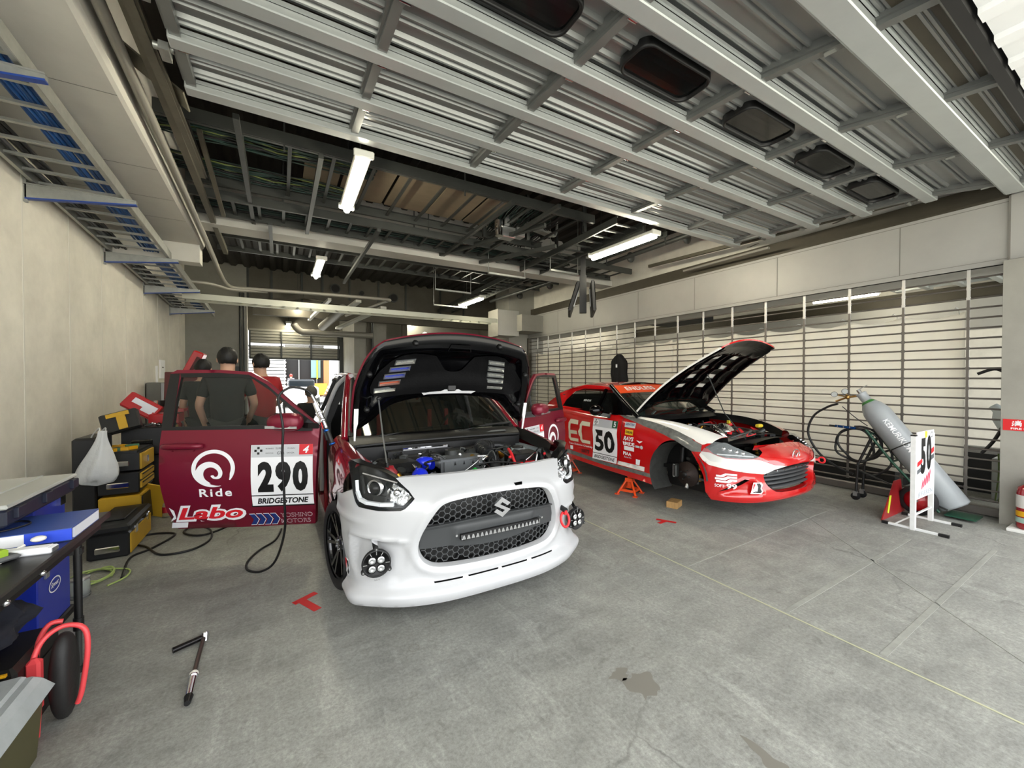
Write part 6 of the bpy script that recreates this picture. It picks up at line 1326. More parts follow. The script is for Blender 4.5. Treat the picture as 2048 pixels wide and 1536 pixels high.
b=MB(PAPER);b.T=Matrix.Translation((-1.38,6.12,1.13))@Matrix.Rotation(.62,4,'Y')@Matrix.Rotation(-.35,4,'X');b.box((.02,-.032,.02),(.24,.004,.06));b.box((.07,-.032,-.03),(.11,.004,.04));b.build('worn_sticker',t,'torn white sticker',world=True)
b=MB(CHR,BLK,DSTEEL);random.seed(8)
for k in range(16): x,y=random.uniform(-1.42,-1.14),random.uniform(5.75,5.98);b.cyl((x,y,.93),(x+random.uniform(-.08,.08),y+random.uniform(-.03,.03),.945),.012,n=8,m=random.randrange(3))
o=b.build('sockets');o['kind']='stuff';tag(o,'scatter of chrome sockets on the black toolbox below the red one','sockets')
# plastic bag
BAGM=M('bag_film','#d9dcdc',.35,alpha=.82,bump=.8,bscale=12,bdist=.02)
b=MB(BAGM)
def bag(a,v):
    w=.028+.105*sstep(0,.85,v)*(1-.35*sstep(.85,1,v));d=w*.6;r=1+.10*sin(5*a+1+3*v)+.06*sin(9*a+5*v)
    if v>=.999: w=d=.0
    return (-1.38+w*cos(a)*r-.04*v,4.93+d*sin(a)*r,.98-.47*v+.02*sin(3*a)*v)
b.grid(bag,[2*pi*k/32 for k in range(33)],[i/18 for i in range(19)]);o=b.build('plastic_bag')
for q in (-.02,.02): h_=MB(BAGM);h_.tube([(-1.38+q,4.93,.97),(-1.40+q,5.0,1.0),(-1.475+q,5.11,.93),(-1.49+q,5.13,.903)],.006,6,k=3);h_.build('bag_handle',o)
tag(o,'white plastic carrier bag hanging full beside the black and yellow stack','bag')
lump((-1.78,6.45,0),.14,.2,.26,6,BLK,'black_sack','black sack slumped on the floor against the left wall','sack')
b=MB(M('pet_clear','#cfd8d8',.05,alpha=.35,spec=1),M('pet_label','#b02028',.4),WHD,M('cap_blue','#cfe0ea',.4))
b.lathe([(0,0),(.033,.0),(.034,.12),(.03,.17),(.013,.20),(.013,.215)],n=16);b.lathe([(.015,.212),(.015,.228),(0,.228)],n=14,m=2);b.lathe([(.0345,.05),(.0345,.11)],n=16,m=1);bt=b.build('drink_bottle');bt.location=(-1.04,5.42,0);tag(bt,'clear drink bottle with a red label standing on the floor beside the yellow flap','bottle','drink bottles by the toolboxes')
b2=bt.copy();COL.objects.link(b2);b2.location=(-1.10,5.75,.16);b2['label']='clear drink bottle behind the one with the red label, raised on a dark ledge'
b=MB(BLK);b.bb((-1.14,5.70,0),(-1.05,5.80,.16));o=b.build('dark_ledge');tag(o,'small dark block on the floor under the rear drink bottle','block')
b=MB(WHD,GREY);b.bb((-1.95,9.5,1.36),(-1.935,9.6,1.68));b.bb((-1.95,9.75,1.45),(-1.93,10.1,1.80));b.box((-1.928,9.92,1.66),(.004,.12,.02),1);b.cyl((-1.94,9.55,.1),(-1.94,9.55,1.35),.012);o=b.build('wall_switch_box');tag(o,'white switch box and conduit on the left wall beyond the toolboxes','switch')
b=MB(M('cabinet_grey','#77776f',.5));b.bb((-1.93,8.8,0),(-1.74,9.3,1.38),bev=.01);o=b.build('grey_cabinet');tag(o,'tall grey cabinet against the left wall, seen beside the door edge','cabinet')
# red tool cabinet seen above and through the open door
t=thing('red_tool_cabinet','big red tool cabinet with its lid raised, behind the open left door','tool cabinet',(-1.2,8.2,0))
b=MB(M('cabinet_red','#5e1315',.4,coat=.2));b.bb((-1.7,8.1,.0),(-.7,8.7,1.0),bev=.01)
for z in (.25,.45,.65,.85): b.bb((-1.65,8.08,z),(-.75,8.10,z+.16),bev=.004)
b.build('body',t,world=True)
b=MB(M('cabinet_red'),BLK);b.T=Matrix.Translation((-1.2,8.62,1.24))@Matrix.Rotation(-.15,4,'X');b.box((0,0,-.04),(.92,.05,.72),bev=.01);b.build('back_panel',t,world=True)
b=MB(RED3,BLK);b.T=Matrix.Translation((-1.24,8.5,1.70))@Matrix.Rotation(.42,4,'Y');b.box((0,0,0),(.15,.36,.42),bev=.02);b.box((.03,-.185,.0),(.05,.01,.25),M('red_inner','#4a0c0e',.6));b.build('raised_lid',t,world=True)
b=MB(PAPER,M('notice_blue','#9cc0cc',.6));b.bb((-1.0,8.52,1.40),(-.78,8.53,1.50));b.bb((-1.35,8.5,1.1),(-1.18,8.51,1.35),1);b.build('notices',t,world=True)
b=MB(CHR,BLK,DSTEEL,PAPER,RED3);random.seed(12)
for k in range(40):
    x,y=random.uniform(-1.65,-.75),random.uniform(8.15,8.6);s=random.uniform(.02,.06);b.box((x,y,1.0+s),(s*random.uniform(1,4),s*1.5,s*2),random.randrange(5),rz=random.uniform(0,3))
o=b.build('cabinet_clutter');o['kind']='stuff';tag(o,'tools and papers heaped on top of the big red tool cabinet','tools')
b=MB(BLK,DSTEEL);b.bb((-1.5,7.0,.72),(-.75,7.5,.76));
for x in (-1.46,-.79):
    for y in (7.04,7.46): b.cyl((x,y,0),(x,y,.72),.015,m=1)
o=b.build('work_bench');tag(o,'low dark work bench behind the open left door','bench')
b=MB(CHR,RED3,BLK,CLEAR);random.seed(21)
for k in range(34):
    x,y=random.uniform(-1.45,-.8),random.uniform(7.05,7.42);s=random.uniform(.02,.05);
    if k%2: b.cyl((x,y,.76+s),(x+random.uniform(-.15,.15),y+.05,.76+s+random.uniform(0,.12)),s*.5,n=8,m=random.randrange(4))
    else: b.box((x,y,.76+s*1.5),(s*4,s*2,s*3),random.randrange(4),rz=random.uniform(0,3),bev=.005)
o=b.build('bench_tools');o['kind']='stuff';tag(o,'chrome and red hand tools crowding the bench behind the left door glass','tools')
# ---- air hose and inflator gun on the left door ----
tube_thing('air_hose','black air hose looped over the open left door mirror and down to the floor','hose',[(.30,3.27,.99),(.235,3.27,1.22),(.19,3.28,1.345),(.10,3.27,1.385),(.04,3.26,1.375),(-.01,3.25,1.32),(.0,3.22,1.22),(.015,3.2,1.1),(.01,3.22,.9),(.02,3.24,.6),(.02,3.3,.35),(-.04,3.45,.09),(-.13,3.5,.012),(-.22,3.58,.01),(-.23,3.75,.01),(-.16,3.95,.01),(-.05,4.12,.01),(.0,4.4,.01)],.0085,WIRE,6)
t=thing('inflator_gun','chrome inflator gun with a blue collar resting on the left door by the red wing','air tool',(.28,3.28,1.1))
b=MB(CHR);b.tube([(.20,3.26,1.33),(.235,3.24,1.25),(.27,3.22,1.15),(.29,3.21,1.09)],.013,10,k=3);b.sph((.25,3.235,1.20),.02);b.sph((.27,3.22,1.15),.018);b.bar((.21,3.24,1.27),(.255,3.2,1.13),.01,.012);b.build('barrel',t,world=True)
b=MB(BLK,M('anodised_blue','#2358a0',.2,metal=.8),RDD);b.tube([(.29,3.21,1.09),(.325,3.19,.98)],.016,10);b.lathe([(.018,0),(.021,.004),(.021,.016),(.018,.02)],(.289,3.212,1.08),(.3,-.15,-1),14,1);b.lathe([(.018,0),(.022,.004),(.022,.014),(.0,.018)],(.325,3.19,.98),(.3,-.15,-1),14,1);b.tube([(.255,3.24,1.14),(.27,3.23,1.08)],.004,6,2);b.build('grip',t,world=True)
# ---- floor tape marks ----
TAPE=M('red_tape','#c01218',.5)
b=MB(TAPE);b.bar((.065,2.912,.0012),(.20,2.99,.0012),.045,.0008);b.bar((.105,2.94,.0022),(.195,2.76,.0022),.05,.0008);o=b.build('floor_tape');tag(o,'red tape cross on the floor in front of the white car wheel','tape','red floor tape marks')
b=MB(TAPE);b.bar((3.27,2.71,.0012),(3.40,2.72,.0012),.04,.0008);b.bar((3.34,2.80,.0022),(3.43,2.63,.0022),.045,.0008);o=b.build('floor_tape');tag(o,'small red tape cross on the floor in front of the wooden block','tape','red floor tape marks')
b=MB(M('oil_stain','#77746b',.6));
def blotch(cx,cy,rx,ry,seed,z=.0006):
    random.seed(seed);ph=[random.uniform(0,6.28) for _ in range(4)];n=40
    pts=[(cx+rx*(1+.25*sin(3*a+ph[0])+.15*sin(5*a+ph[1])+.08*sin(9*a+ph[2]))*cos(a),cy+ry*(1+.25*sin(2*a+ph[3])+.12*sin(7*a+ph[1]))*sin(a)) for a in [2*pi*k/n for k in range(n)]]
    b.add([(x,y,z) for x,y in pts],[tuple(range(n))])
blotch(1.47,1.31,.075,.09,1);blotch(1.43,1.41,.05,.04,2);blotch(1.60,.80,.03,.10,5)
for k,(x,y) in enumerate(((.61,2.445),(.613,2.109),(.784,2.28))): b.add([(x+r*cos(a),y+r*sin(a),.0006) for r in (.026,.029) for a in [2*pi*j/24 for j in range(24)]],[(j,(j+1)%24,24+(j+1)%24,24+j) for j in range(24)])
o=b.build('trim_7');struct(o)

# ================= RIGHT SIDE =================
CG2=M('cylinder_grey','#9a9fa1',.38,coat=.2,var=.06)
t=thing('gas_cylinder','long grey gas cylinder leaning on its green trolley before the grille','gas cylinder',(6.08,1.32,.08))
A=Vector((6.10,1.27,.10));Bp=Vector((6.10,2.03,1.20));d=(Bp-A).normalized();
b=MB(CG2,M('collar_green','#3d7a3a',.4));R=.13
b.lathe([(0,0),(.10,.0),(R,.02),(R,1.12),(.125,1.17),(.10,1.24),(.06,1.30),(.05,1.31),(.05,1.40),(.056,1.41),(.05,1.42),(.0,1.42)],A,d,36);b.lathe([(.078,1.275),(.058,1.305)],A+d*.002,d,36,1);b.build('bottle',t,world=True)
x_=Vector((1,0,0));n_=x_.cross(d).normalized()
n_=-n_ if n_.y>0 else n_
def CY(x,y,l=0): # x along the axis downwards, y round the barrel (towards the room)
    s=1.05-x;a=y/R+1.15;return tuple(A+d*s+(-x_*sin(a)+n_*cos(a))*(R+.003+l)) 
b=MB(WHD);put_text(b,'KEMURIKOMODH',lambda x,y,l=0:CY(x,-y,l),.30,0,.56,.055,0,bold=.01);
b.build('lettering',t,world=True)
b=MB(ALU,M('brass','#b08a50',.3,metal=.9),WHD);tp=A+d*1.42
b.cyl(tp,tp+d*.05,.02,n=12);b.bar(tp+d*.05,tp+d*.05+Vector((0,-.09,.06)),.008,.008);b.cyl(tp+d*-.03+Vector((0,.0,0)),tp+d*-.03+Vector((-.0,.16,-.03)),.012,n=10,m=1)
c=tp+Vector((0,.13,-.05));b.sph(c,.03,1);b.cyl(c,c+Vector((0,.12,-.06)),.012,m=1)
for q in (Vector((-.02,.02,.07)),Vector((-.02,.13,.03))): b.cyl(c,c+q,.008,m=1);b.cyl(c+q,c+q+Vector((-.025,-.01,0)),.035,n=20,m=DSTEEL);b.cyl(c+q+Vector((-.025,-.01,0)),c+q+Vector((-.027,-.011,0)),.030,n=20,m=M('dial','#9ea19c',.4))
b.build('regulator',t,world=True)
t=thing('cylinder_trolley','green gas cylinder trolley with a red wheel and black rear legs on castors','trolley',(6.1,1.5,0))
b=MB(GRN,BLK,DSTEEL)
for s_ in (-.11,.11): b.tube([A+x_*s_-n_*-.0+Vector((0,.10,-.06)),A+d*.6+x_*s_+Vector((0,.14,-.09)),A+d*1.0+x_*s_+Vector((0,.15,-.08))],.014,8)
b.bar(A+Vector((-.13,-.05,-.07)),A+Vector((.13,-.05,-.07)),.22,.012,up=(0,0,1));
for k in (.25,.6,.95): b.bar(A+d*k+Vector((-.12,.14,-.085)),A+d*k+Vector((.12,.14,-.085)),.03,.012)
b.build('frame',t,world=True)
b=MB(BLK,DSTEEL);
for s_ in (-.09,.10): b.tube([A+d*.92+x_*s_+Vector((0,.14,-.08)),(6.08+s_,2.06,.42),(6.04+s_,2.06,.10)],.014,8);
b.bar((5.95,2.06,.40),(6.18,2.06,.40),.02,.02);b.bar((5.95,1.3,.09),(6.0,2.05,.35),.015,.015,1);b.build('rear_legs',t,world=True)
for s_ in (-.10,.08):
    b=MB(RUB,ALU);c=Vector((6.04+s_,2.06,.045));b.lathe([(.0,-.012),(.044,-.012),(.045,0),(.044,.012),(0,.012)],c,(1,0,.0),18);b.bb((c.x-.02,c.y-.02,.05),(c.x+.02,c.y+.02,.10),1);b.build('castor',t,world=True)
for x in (5.86,6.30):
    b=MB(RUB,M('wheel_red','#a8141c',.3,coat=.4),CHR);b.T=Matrix.Translation((x,1.50,.155))@Matrix.Scale(1.24,4);c=Vector((0,0,0));b.lathe([(.085,-.03),(.115,-.03),(.125,-.012),(.125,.012),(.115,.03),(.085,.03)],c,(1,0,0),32);b.lathe([(.0,-.035),(.03,-.035),(.05,-.012),(.086,-.02),(.086,.02),(.05,.012),(0,.035)],c,(1,0,0),32,1);b.cyl(c+Vector((-.04,0,0)),c+Vector((.04,0,0)),.012,m=2,n=12);b.build('wheel',t,world=True)
b=MB(DSTEEL);P=[tuple(A+d*.72+(-x_*sin(a)+n_*cos(a))*(R+.006)) for a in [2*pi*k/28 for k in range(28)]];b.tube(P,.006,6,closed=True);b.build('chain',t,world=True)
# hoses hung on the trolley
hm=M('hose_black','#1c1c1d',.45)
P=[(6.08,2.30,1.13),(6.1,2.42,1.08),(6.12,2.58,.95),(6.12,2.64,.72),(6.12,2.52,.48),(6.12,2.32,.33),(6.12,2.15,.27)]
tube_thing('regulator_hose','thick black hose curving from the regulator down beside the trolley legs','hose',P,.014,hm,7)
P=[]
for k in range(40): a=2*pi*k/16+1.2;P.append((6.10+.012*(k%3),2.06+(.21+.02*sin(k))*cos(a)+.0025*k,.66+(.20+.012*cos(k*1.3))*sin(a)-.001*k))
P+=[(6.08,1.80,.62),(6.06,1.78,.45),(6.06,1.9,.32),(6.06,2.0,.28)]
tube_thing('coiled_hose','black air hose coiled and hung on the trolley under the leaning cylinder','hose',P,.013,hm,3)
b=MB(M('anodised_blue'),CHR,BLK);b.cyl((6.02,2.30,.855),(6.04,2.10,.845),.016,n=12);b.cyl((6.015,2.36,.858),(6.02,2.30,.855),.010,m=2);
for k in range(3): b.cyl((6.02+.006*k,2.28-.06*k,.854),(6.021+.006*k,2.27-.06*k,.854),.0175,m=1)
o=b.build('air_coupling');tag(o,'blue hose coupling sticking out left above the coiled hose','coupling')
tube_thing('thin_hose','thin black line running from the regulator to the top of the coil','hose',[(6.05,2.24,1.10),(6.06,2.12,.98),(6.08,2.0,.88)],.005,hm,4)
# sign 50
t=thing('number_stand','white steel stand with the number 50 board in front of the cylinder','sign',(5.48,1.38,0))
WM=M('chipped_white','#e2e4e2',.45,var=.06,vscale=20)
b=MB(WM,BLK)
for x in (5.235,5.735): b.bb((x-.018,1.355,0),(x+.018,1.391,.90))
for x,a in ((5.235,(1.575,1.165)),(5.735,(1.565,1.19))): b.bar((x,a[0],.012),(x,a[1],.012),.025,.02);b.box((x,a[0],.012),(.03,.05,.026),1);b.box((x,a[1],.012),(.03,.07,.026),1)
b.bar((5.24,1.50,.02),(5.24,1.37,.14),.012,.012);b.bar((5.24,1.50,.02),(5.235,1.37,.14),.012,.012);b.bar((5.25,1.37,.14),(5.72,1.37,.14),.016,.012);b.box((5.235,1.373,.905),(.04,.04,.012),1);b.build('frame',t,world=True)
b=MB(WHD,BKD,RDD,M('decal_darkgrey','#5c6064',.5),M('decal_lime','#dff03a',.5),M('decal_pinkred','#e0526c',.5),M('decal_pale','#b9c0c6',.5));S5=lambda x,y,l=0:(5.485+x,1.352-l,.60+y)
b.bb((5.252,1.353,.29),(5.718,1.362,.935))
put_poly(b,[(-.233,.0),(-.10,.035),(-.10,.075),(-.233,.045)],S5,2,.001);put_poly(b,[(.13,.09),(.233,.115),(.233,.165),(.13,.14)],S5,2,.001);put_poly(b,[(-.233,-.07),(-.12,-.045),(-.12,-.005),(-.233,-.03)],S5,3,.001);put_poly(b,[(.13,.03),(.233,.05),(.233,.095),(.13,.075)],S5,3,.001)
put_text(b,'5',S5,-.075,.095,.13,.35,1,bold=.05,lift=.002);put_text(b,'0',S5,.085,.115,.13,.35,1,bold=.05,lift=.002);put_poly(b,[(-.03,.27),(.03,.27),(.03,.33),(-.03,.335)],S5,4,.001)
for k in range(5): put_poly(b,[(-.12+.05*k,-.23+.012*k),(-.09+.05*k,-.22+.012*k),(-.06+.05*k,-.16+.02*k),(-.075+.05*k,-.13+.02*k),(-.10+.05*k,-.18+.02*k)],S5,5,.001)
put_text(b,'JEREREN',S5,.0,-.275,.40,.06,6,bold=.02,lift=.001);b.patch(circ(.16,.29,.03,16),[circ(.16,.29,.022,16)],lambda x,y:S5(x,y,.001),.05,3,sm=False);b.build('board',t,'white board with the number 50',world=True)
t=thing('red_board','red triangular board with a yellow stripe leaning low behind the number stand','board',(5.5,1.62,0))
b=MB(M('board_red','#a02024',.4,coat=.3,var=.12));b.prism([(5.30,.0),(5.92,.0),(5.92,.34),(5.74,.34)],lambda x,z,k:(x,1.62+.10*z+.01*k,z));b.build('panel',t,world=True)
b=MB(M('decal_lime'));b.prism([(5.45,.055),(5.475,.045),(5.51,.085),(5.60,.21),(5.555,.215)],lambda x,z,k:(x,1.615+.10*z+.003*k,z));b.build('yellow_stripe',t,world=True)
# extinguisher + sign on the column
t=thing('fire_extinguisher','red fire extinguisher on a white tray beside the right-hand column','fire extinguisher',(6.09,.80,.03))
b=MB(M('ext_red','#8e0f18',.25,coat=.6));b.lathe([(0,0),(.075,.0),(.08,.02),(.08,.34),(.07,.39),(.03,.42),(.025,.44)],n=28);b.build('body',t)
b=MB(M('ext_label','#c8c6c0',.5),YEL,M('label_mint','#9ab8ac',.5));b.lathe([(.081,.20),(.081,.32)],n=28);b.lathe([(.0815,.12),(.0815,.17)],n=28,m=1);b.lathe([(.0812,.06),(.0812,.11)],n=28,m=2);b.build('label',t)
b=MB(BLK,CHR);b.cyl((0,0,.43),(0,0,.47),.02,m=1);b.bar((-.09,0,.49),(.04,0,.48),.03,.012);b.bar((-.08,0,.52),(.04,0,.485),.03,.012);b.tube([(.02,0,.46),(.09,.02,.44),(.10,.03,.3),(.09,.04,.1)],.01,8,k=5);b.build('valve',t)
b=MB(M('tray_white','#d8d8d2',.5));b.box((6.09,.80,.015),(.24,.24,.03),bev=.004);o=b.build('tray');tag(o,'white tray under the fire extinguisher','tray')
b=MB(M('sign_red','#c8171c',.4),WHD);b.bb((6.194,.40,.94),(6.1995,.985,1.05));SG=lambda x,y,l=0:(6.1935-l,.985-x,.995+y)
kan={'消':[((.10,.80),(.22,.70)),((.04,.55),(.16,.46)),((.04,.06),(.20,.34)),((.60,.98),(.60,.66)),((.38,.88),(.46,.72)),((.84,.90),(.74,.72)),((.36,.62),(.36,.04)),((.36,.62),(.88,.62)),((.88,.62),(.88,.06)),((.88,.06),(.78,.04)),((.36,.44),(.86,.44)),((.36,.26),(.86,.26))],'火':[((.50,.95),(.50,.55)),((.50,.55),(.34,.25)),((.34,.25),(.06,.04)),((.50,.55),(.66,.25)),((.66,.25),(.96,.04)),((.18,.72),(.26,.46)),((.86,.74),(.70,.50))],'器':[((.08,.95),(.42,.95)),((.08,.95),(.08,.68)),((.42,.95),(.42,.68)),((.08,.68),(.42,.68)),((.58,.95),(.92,.95)),((.58,.95),(.58,.68)),((.92,.95),(.92,.68)),((.58,.68),(.92,.68)),((.04,.52),(.96,.52)),((.50,.66),(.50,.52)),((.5,.52),(.1,.36)),((.5,.52),(.9,.36)),((.08,.3),(.42,.3)),((.08,.3),(.08,.02)),((.42,.3),(.42,.02)),((.08,.02),(.42,.02)),((.58,.3),(.92,.3)),((.58,.3),(.58,.02)),((.92,.3),(.92,.02)),((.58,.02),(.92,.02))]}
for k,ch in enumerate('消火器'):
    for p,q_ in kan[ch]:
        x0,y0=.055+.13*k+p[0]*.065,-.012+p[1]*.058;x1,y1=.055+.13*k+q_[0]*.065,-.012+q_[1]*.058;L=math.hypot(x1-x0,y1-y0);nx,ny=-(y1-y0)/L*.0042,(x1-x0)/L*.0042;put_poly(b,[(x0+nx,y0+ny),(x0-nx,y0-ny),(x1-nx,y1-ny),(x1+nx,y1+ny)],SG,1,.001)
put_text(b,'FIRE EXTINGUISHER',SG,.22,-.034,.34,.018,1,bold=.02,lift=.001);o=b.build('extinguisher_sign');tag(o,'red fire extinguisher sign with white characters on the right-hand column','sign')
# behind the grille, at the gap by the column
b=MB(M('cylinder_pale','#c3cccf',.3,coat=.3));A2=Vector((7.12,.66,.5));d2=Vector((0,.62,.72)).normalized();b.lathe([(0,0),(.13,0),(.14,.03),(.14,.62),(.11,.72),(.05,.78),(.04,.84),(0,.84)],A2,d2,28);b.bb((6.98,.62,0),(7.2,.85,.5));o=b.build('gas_cylinder');tag(o,'pale second gas cylinder seen through the grille next to the column','gas cylinder')
tube_thing('next_bay_hose','black hose arching behind the grille beside the column','hose',[(6.75,1.26,1.50),(6.75,1.12,1.55),(6.75,1.02,1.42),(6.75,1.03,1.10),(6.75,1.12,.80),(6.75,1.22,.62)],.016,hm,6)
b=MB(GRN,BLK,DSTEEL,M('grey_box','#8a8c8a',.5));b.bb((7.7,1.0,0),(8.4,2.4,.5),1);b.box((7.5,1.1,.25),(.3,.3,.5),3,bev=.01)
for k in range(5): b.tube([(6.95+.03*k,1.05+.03*k,.05),(6.97+.03*k,.95+.05*k,.35),(7.0,.9+.06*k,.6)],.008,6,M('hose_olive','#5e7038',.5),k=4)
o=b.build('neighbour_equipment');tag(o,'dark equipment and olive hoses low behind the grille near the column','equipment')
b=MB(DARK);b.bb((6.95,2.0,0),(7.5,3.6,.28));b.bb((6.95,3.8,0),(7.3,4.5,.18),M('grey_box'));b.bb((6.9,4.6,0),(7.2,6.0,.15));o=b.build('neighbour_crates');tag(o,'dark low crates showing under the hanging sheets behind the grille','crates')
# black jacket hung on the grille
b=MB(M('jacket_black','#0b0b0c',.85,bump=.5,bscale=25),WHD)
def jk(u,v):
    w=.23*(1-.55*(1-sstep(0,.28,v))*1.0)*(1 if v>.05 else .55);return (6.36-.07*cos(u*pi/2)*(.5+.5*v)+.012*sin(9*u+4*v),6.35+u*w+.01*sin(12*v),1.97-.62*v)
b.grid(jk,[-1+.1*i for i in range(21)],[i/16 for i in range(17)]);b.grid(lambda u,v:tuple(Vector(jk(u,v))+Vector((.03,0,0))),[-1+.1*i for i in range(21)],[i/16 for i in range(17)]);b.box((6.27,6.33,1.72),(.01,.035,.07),1);o=b.build('black_jacket');tag(o,'black jacket with a white mark hanging on the grille behind the red roadster','jacket')
# ================= PEOPLE =================
PANTS=M('trousers_dark','#2b2e2c',.85,bump=.3,bscale=40);SHB=M('shirt_black','#1a1c1c',.85,bump=.3,bscale=30);SHR=M('shirt_red','#a01c22',.8,bump=.3,bscale=30);SHG=M('jacket_grey','#5a5b62',.8,bump=.3,bscale=30);SHOE=M('shoe','#1c1c1c',.6)
def skinmesh(name,J,E,mat,parent,root=0,sub=2):
    me=bpy.data.meshes.new(name);me.from_pydata([j[0] for j in J],E,[]);me.materials.append(mat);o=bpy.data.objects.new(name,me);COL.objects.link(o)
    sk=o.modifiers.new('skin','SKIN');sk.use_smooth_shade=True
    for i,j in enumerate(J):
        r=j[1];me.skin_vertices[0].data[i].radius=(r,r) if not isinstance(r,tuple) else r
    me.skin_vertices[0].data[root].use_root=True
    s=o.modifiers.new('sub','SUBSURF');s.levels=sub;s.render_levels=sub
    if parent: o.parent=parent
    return o
def person(loc,rz,label,shirt,hair=HAIR,h=1.72,arms=None,lean=0,name='person',crouch=0,long_sleeve=False,hands=True,pants=PANTS,capm=None,group=None):
    """local frame: faces -y; z up. arms: list of two (elbow, hand) offsets from the shoulder"""
    r=thing(name,label,'person',loc,rz,group);k=h/1.72;V3=Vector
    pel=V3((0,0,.93*k-crouch));T=Matrix.Rotation(lean,3,'X')
    up=lambda x,y,z:pel+T@V3((x*k,y*k,z*k))
    J=[(pel,.10*k)];E=[]
    def add(p,rad_,par): J.append((p,rad_));E.append((par,len(J)-1));return len(J)-1
    a=add(up(0,0,.22),.095*k,0);c=add(up(0,.0,.44),.10*k,a);n=add(up(0,-.01,.555),.048*k,c);hd=add(up(0,-.03,.635),.068*k,n);hd2=add(up(0,-.03,.73),.086*k,hd);
    nz=add(up(0,-.125,.675),.016*k,hd)
    sh=[]
    for s_ in (-1,1):
        S_=add(up(s_*.175,0,.48),.058*k,c);(el,ha)=arms[0 if s_<0 else 1] if arms else ((s_*.05,.02,-.29),(s_*.04,-.08,-.52))
        s0=V3(up(s_*.175,0,.48));e=s0+V3(el)*k;w=s0+V3(ha)*k;E_=add(e,.042*k,S_);W_=add(w,.030*k,E_);dr=(w-e).normalized();pm=w+dr*.055*k;P_=add(pm,(.036*k,.018*k),W_);sh.append((s0,e,w))
        if hands:
            sd=dr.orthogonal().normalized();sd=V3((0,1,0)) if abs(dr.z)>.7 else V3((1,0,0)).cross(dr).normalized();inn=dr.cross(sd)*(.5)
            for q,(o_,L) in enumerate(((-.027,.070),(-.009,.080),(.009,.075),(.026,.058))):
                f1=add(pm+sd*o_*k+dr*.03*k,.0095*k,P_);f2=add(J[f1][0]+dr*L*.5*k+inn*.012*k,.0085*k,f1);add(J[f2][0]+dr*L*.45*k+inn*.03*k,.0075*k,f2)
            t1=add(w+dr*.025*k-sd*.034*k,.011*k,W_);add(J[t1][0]+dr*.035*k-sd*.02*k,.009*k,t1)
    legs=[]
    for s_ in (-1,1):
        hp=pel+V3((s_*.09*k,0,-.04*k))
        if crouch>.2: kn=pel+V3((s_*.14*k,-.38*k,-.02));an=V3((s_*.13*k,-.12*k,.09));
        else: kn=V3((s_*.10*k,-.03*k,.50*k));an=V3((s_*.11*k,.02,.09*k))
        H_=add(hp,.085*k,0);K_=add(kn,.058*k,H_);A_=add(an,.042*k,K_);f=add(an+V3((0,-.06,-.05)),.038*k,A_);add(an+V3((0,-.17,-.06)),.030*k,f);legs.append((hp,kn,an))
    skinmesh('body',J,E,SKIN,r)
    # clothing
    Js=[(up(0,0,-.05),(.165*k,.14*k))];Es=[]
    def ad(p,rr,par): Js.append((p,rr));Es.append((par,len(Js)-1));return len(Js)-1
    q=ad(up(0,0,.10),(.165*k,.14*k),0);q=ad(up(0,0,.26),(.17*k,.14*k),q);q=ad(up(0,0,.43),(.165*k,.13*k),q);ad(up(0,.0,.53),.088*k,q)
    for s0,e,w in sh:
        i=ad(s0,.072*k,q);m_=s0.lerp(e,.75);i=ad(m_,.062*k,i)
        if long_sleeve: i=ad(e,.055*k,i);ad(e.lerp(w,.92),.042*k,i)
    skinmesh('shirt',Js,Es,shirt,r)
    Jp=[(pel,(.14*k,.115*k))];Ep=[]
    for hp,kn,an in legs: Jp.append((hp,.100*k));Ep.append((0,len(Jp)-1));Jp.append((kn,.075*k));Ep.append((len(Jp)-2,len(Jp)-1));Jp.append((an+Vector((0,0,.02)),.060*k));Ep.append((len(Jp)-2,len(Jp)-1))
    skinmesh('trousers',Jp,Ep,pants,r)
    for hp,kn,an in legs: b=MB(SHOE);b.sph((an.x,an.y-.07,.045),.06,sc=(.8,2.2,.75));b.build('shoe',r)
    # hair shell
    b=MB(hair);c=up(0,-.015,.725);R=T
    def hs(a,t):
        rr=.104*k*(1+.05*sin(11*a+2*sin(3*a))*sin(5*t)+.03*sin(17*a));v=V3((sin(t)*cos(a)*.93,sin(t)*sin(a)*1.06,cos(t)*1.08));cut=1 if v.y>-.45 or v.z>.3 else .80
        return tuple(c+R@(v*rr*cut))
    b.grid(hs,[2*pi*j/28 for j in range(29)],[.0+2.3*j/14 for j in range(15)]);b.build('hair',r)
    b=MB(WHD,BLK)
    for s_ in (-1,1): b.sph(up(s_*.032,-.105,.71),.011*k,0,8);b.sph(up(s_*.032,-.113,.71),.006*k,1,8)
    b.bar(up(-.025,-.105,.635),up(.025,-.105,.635),.006,.008,M('lips','#8c4a44',.5));b.build('face_features',r)
    b=MB(SKIN)
    for s_ in (-1,1): b.sph(up(s_*.092,-.01,.69),.022*k,sc=(.4,.8,1.3))
    b.build('ears',r);return r
person((-.52,5.55,0),rad(180),'person in a black t-shirt seen from behind through the open left door window',SHB,h=1.76,lean=.04,arms=(((-.08,-.02,-.28),(-.02,-.16,-.45)),((.08,.02,-.29),(.04,-.10,-.50))))
person((-.20,6.15,0),rad(205),'person in a red t-shirt with short hair, right of the one in black',SHR,h=1.73,lean=.03,arms=(((-.07,-.03,-.28),(.02,-.22,-.38)),((.07,-.04,-.28),(.0,-.24,-.36))))
person((-.88,6.6,0),rad(170),'person in dark clothes mostly hidden behind the one in the black t-shirt',SHB,h=1.66)
person((.46,7.9,0),rad(190),'person crouching by the rear of the white car, grey hair, dark clothes',SHB,hair=M('hair_grey','#56534f',.7,bump=.5,bscale=100),h=1.7,crouch=.42,lean=-.1)
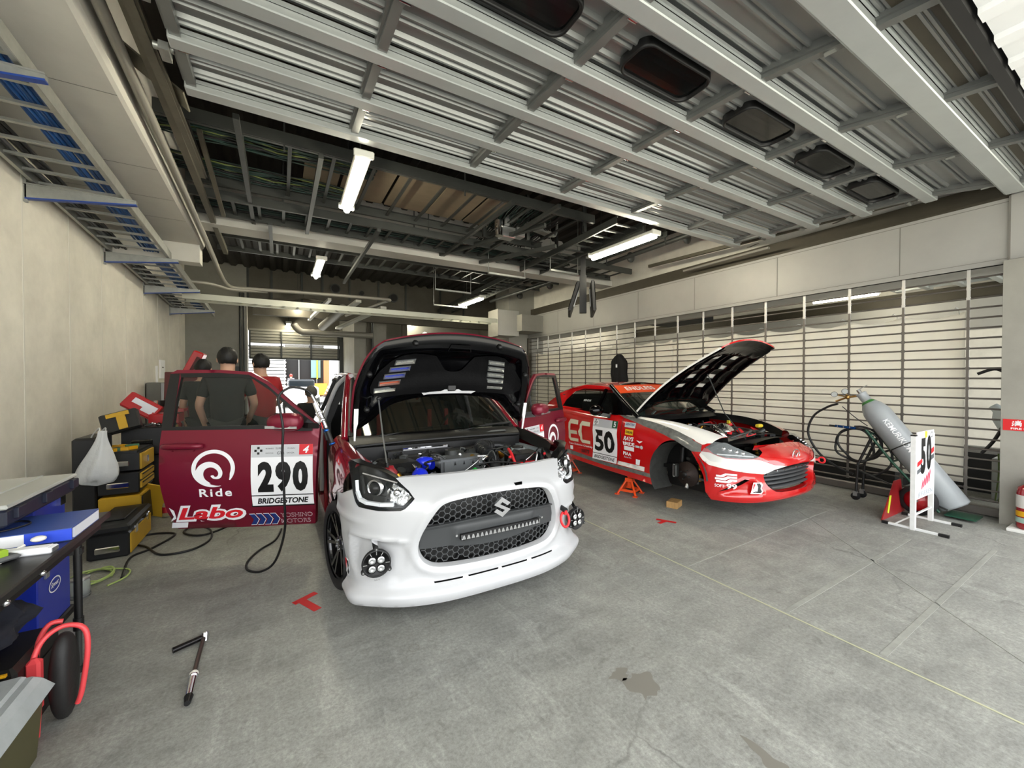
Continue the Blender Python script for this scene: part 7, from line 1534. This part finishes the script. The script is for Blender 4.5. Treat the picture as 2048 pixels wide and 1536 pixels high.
person((3.05,5.55,0),rad(150),'person in a black shirt bending down between the cars behind the right door glass',SHB,h=1.7,lean=.75,arms=(((-.05,-.2,-.2),(-.02,-.35,-.42)),((.05,-.2,-.2),(.0,-.35,-.42))),crouch=.05)
person((.68,33,0),rad(175),'distant person in a grey jacket and red cap walking outside beyond the back door',SHG,hair=M('cap_red2','#c0281e',.6),h=1.72,long_sleeve=True,hands=False)
# ---- outside beyond the back door ----
b=MB(M('container_white','#e8eaec',.5),M('stripe_black','#1a1b1d',.6),M('wavy_white','#f0f0ee',.6))
for k in range(14): b.box((-.9+.02*(k%2),36,.35+.26*k),(2.6,.4,.2),2,bev=.06)
b.bb((-2.4,36.2,0),(.3,36.4,4),1);b.bb((-2.6,35.8,0),(-2.2,36.2,4),1);o=b.build('stacked_barriers');tag(o,'stack of pale wavy panels standing outside beyond the back door','panels')
b=MB(M('box_black','#0d0d0e',.6),M('timber','#a87248',.7),ALU,M('tarp_orange','#e09030',.6),M('frame_lime','#b8d820',.5));b.bb((.35,37,0),(3.2,39,4.2));b.bb((3.1,36.0,0),(3.5,36.4,3.9),1);b.bb((.5,35.6,.1),(3.3,36.2,1.05),3)
for x in (1.3,2.6): b.bb((x,36.8,.9),(x+.06,36.9,3.4),2)
b.bb((1.3,36.8,3.3),(2.7,36.9,3.4),2);b.bb((2.2,36.7,1.5),(2.9,36.75,3.0),M('glass_teal','#7a9ca0',.2));b.bb((2.6,36.6,1.4),(2.7,36.7,3.1),4);o=b.build('dark_truck_body');tag(o,'dark open truck body with timber and an orange base outside','truck')
b=MB(M('van_white','#dfe3e6',.3,coat=.4),DSTEEL,RDD,M('glass_dark','#1c2226',.1));b.bb((.2,22.6,.45),(1.7,26,1.02),bev=.06);b.bb((.35,23.0,1.0),(1.55,25.6,1.4),3,bev=.08);b.bb((1.3,22.58,.75),(1.6,22.62,.95),2)
for y in (23.2,25.2):
    for x in (.2,1.7): b.cyl((x-.08,y,.3),(x+.08,y,.3),.3,m=1,n=20)
o=b.build('parked_car');tag(o,'small white car parked outside beyond the back door','car')
b=MB(M('board_blue','#5c7fa8',.5));b.bb((4.0,30,0),(5.2,30.2,2.0));o=b.build('blue_board');tag(o,'pale blue board standing outside to the right of the back door view','board')
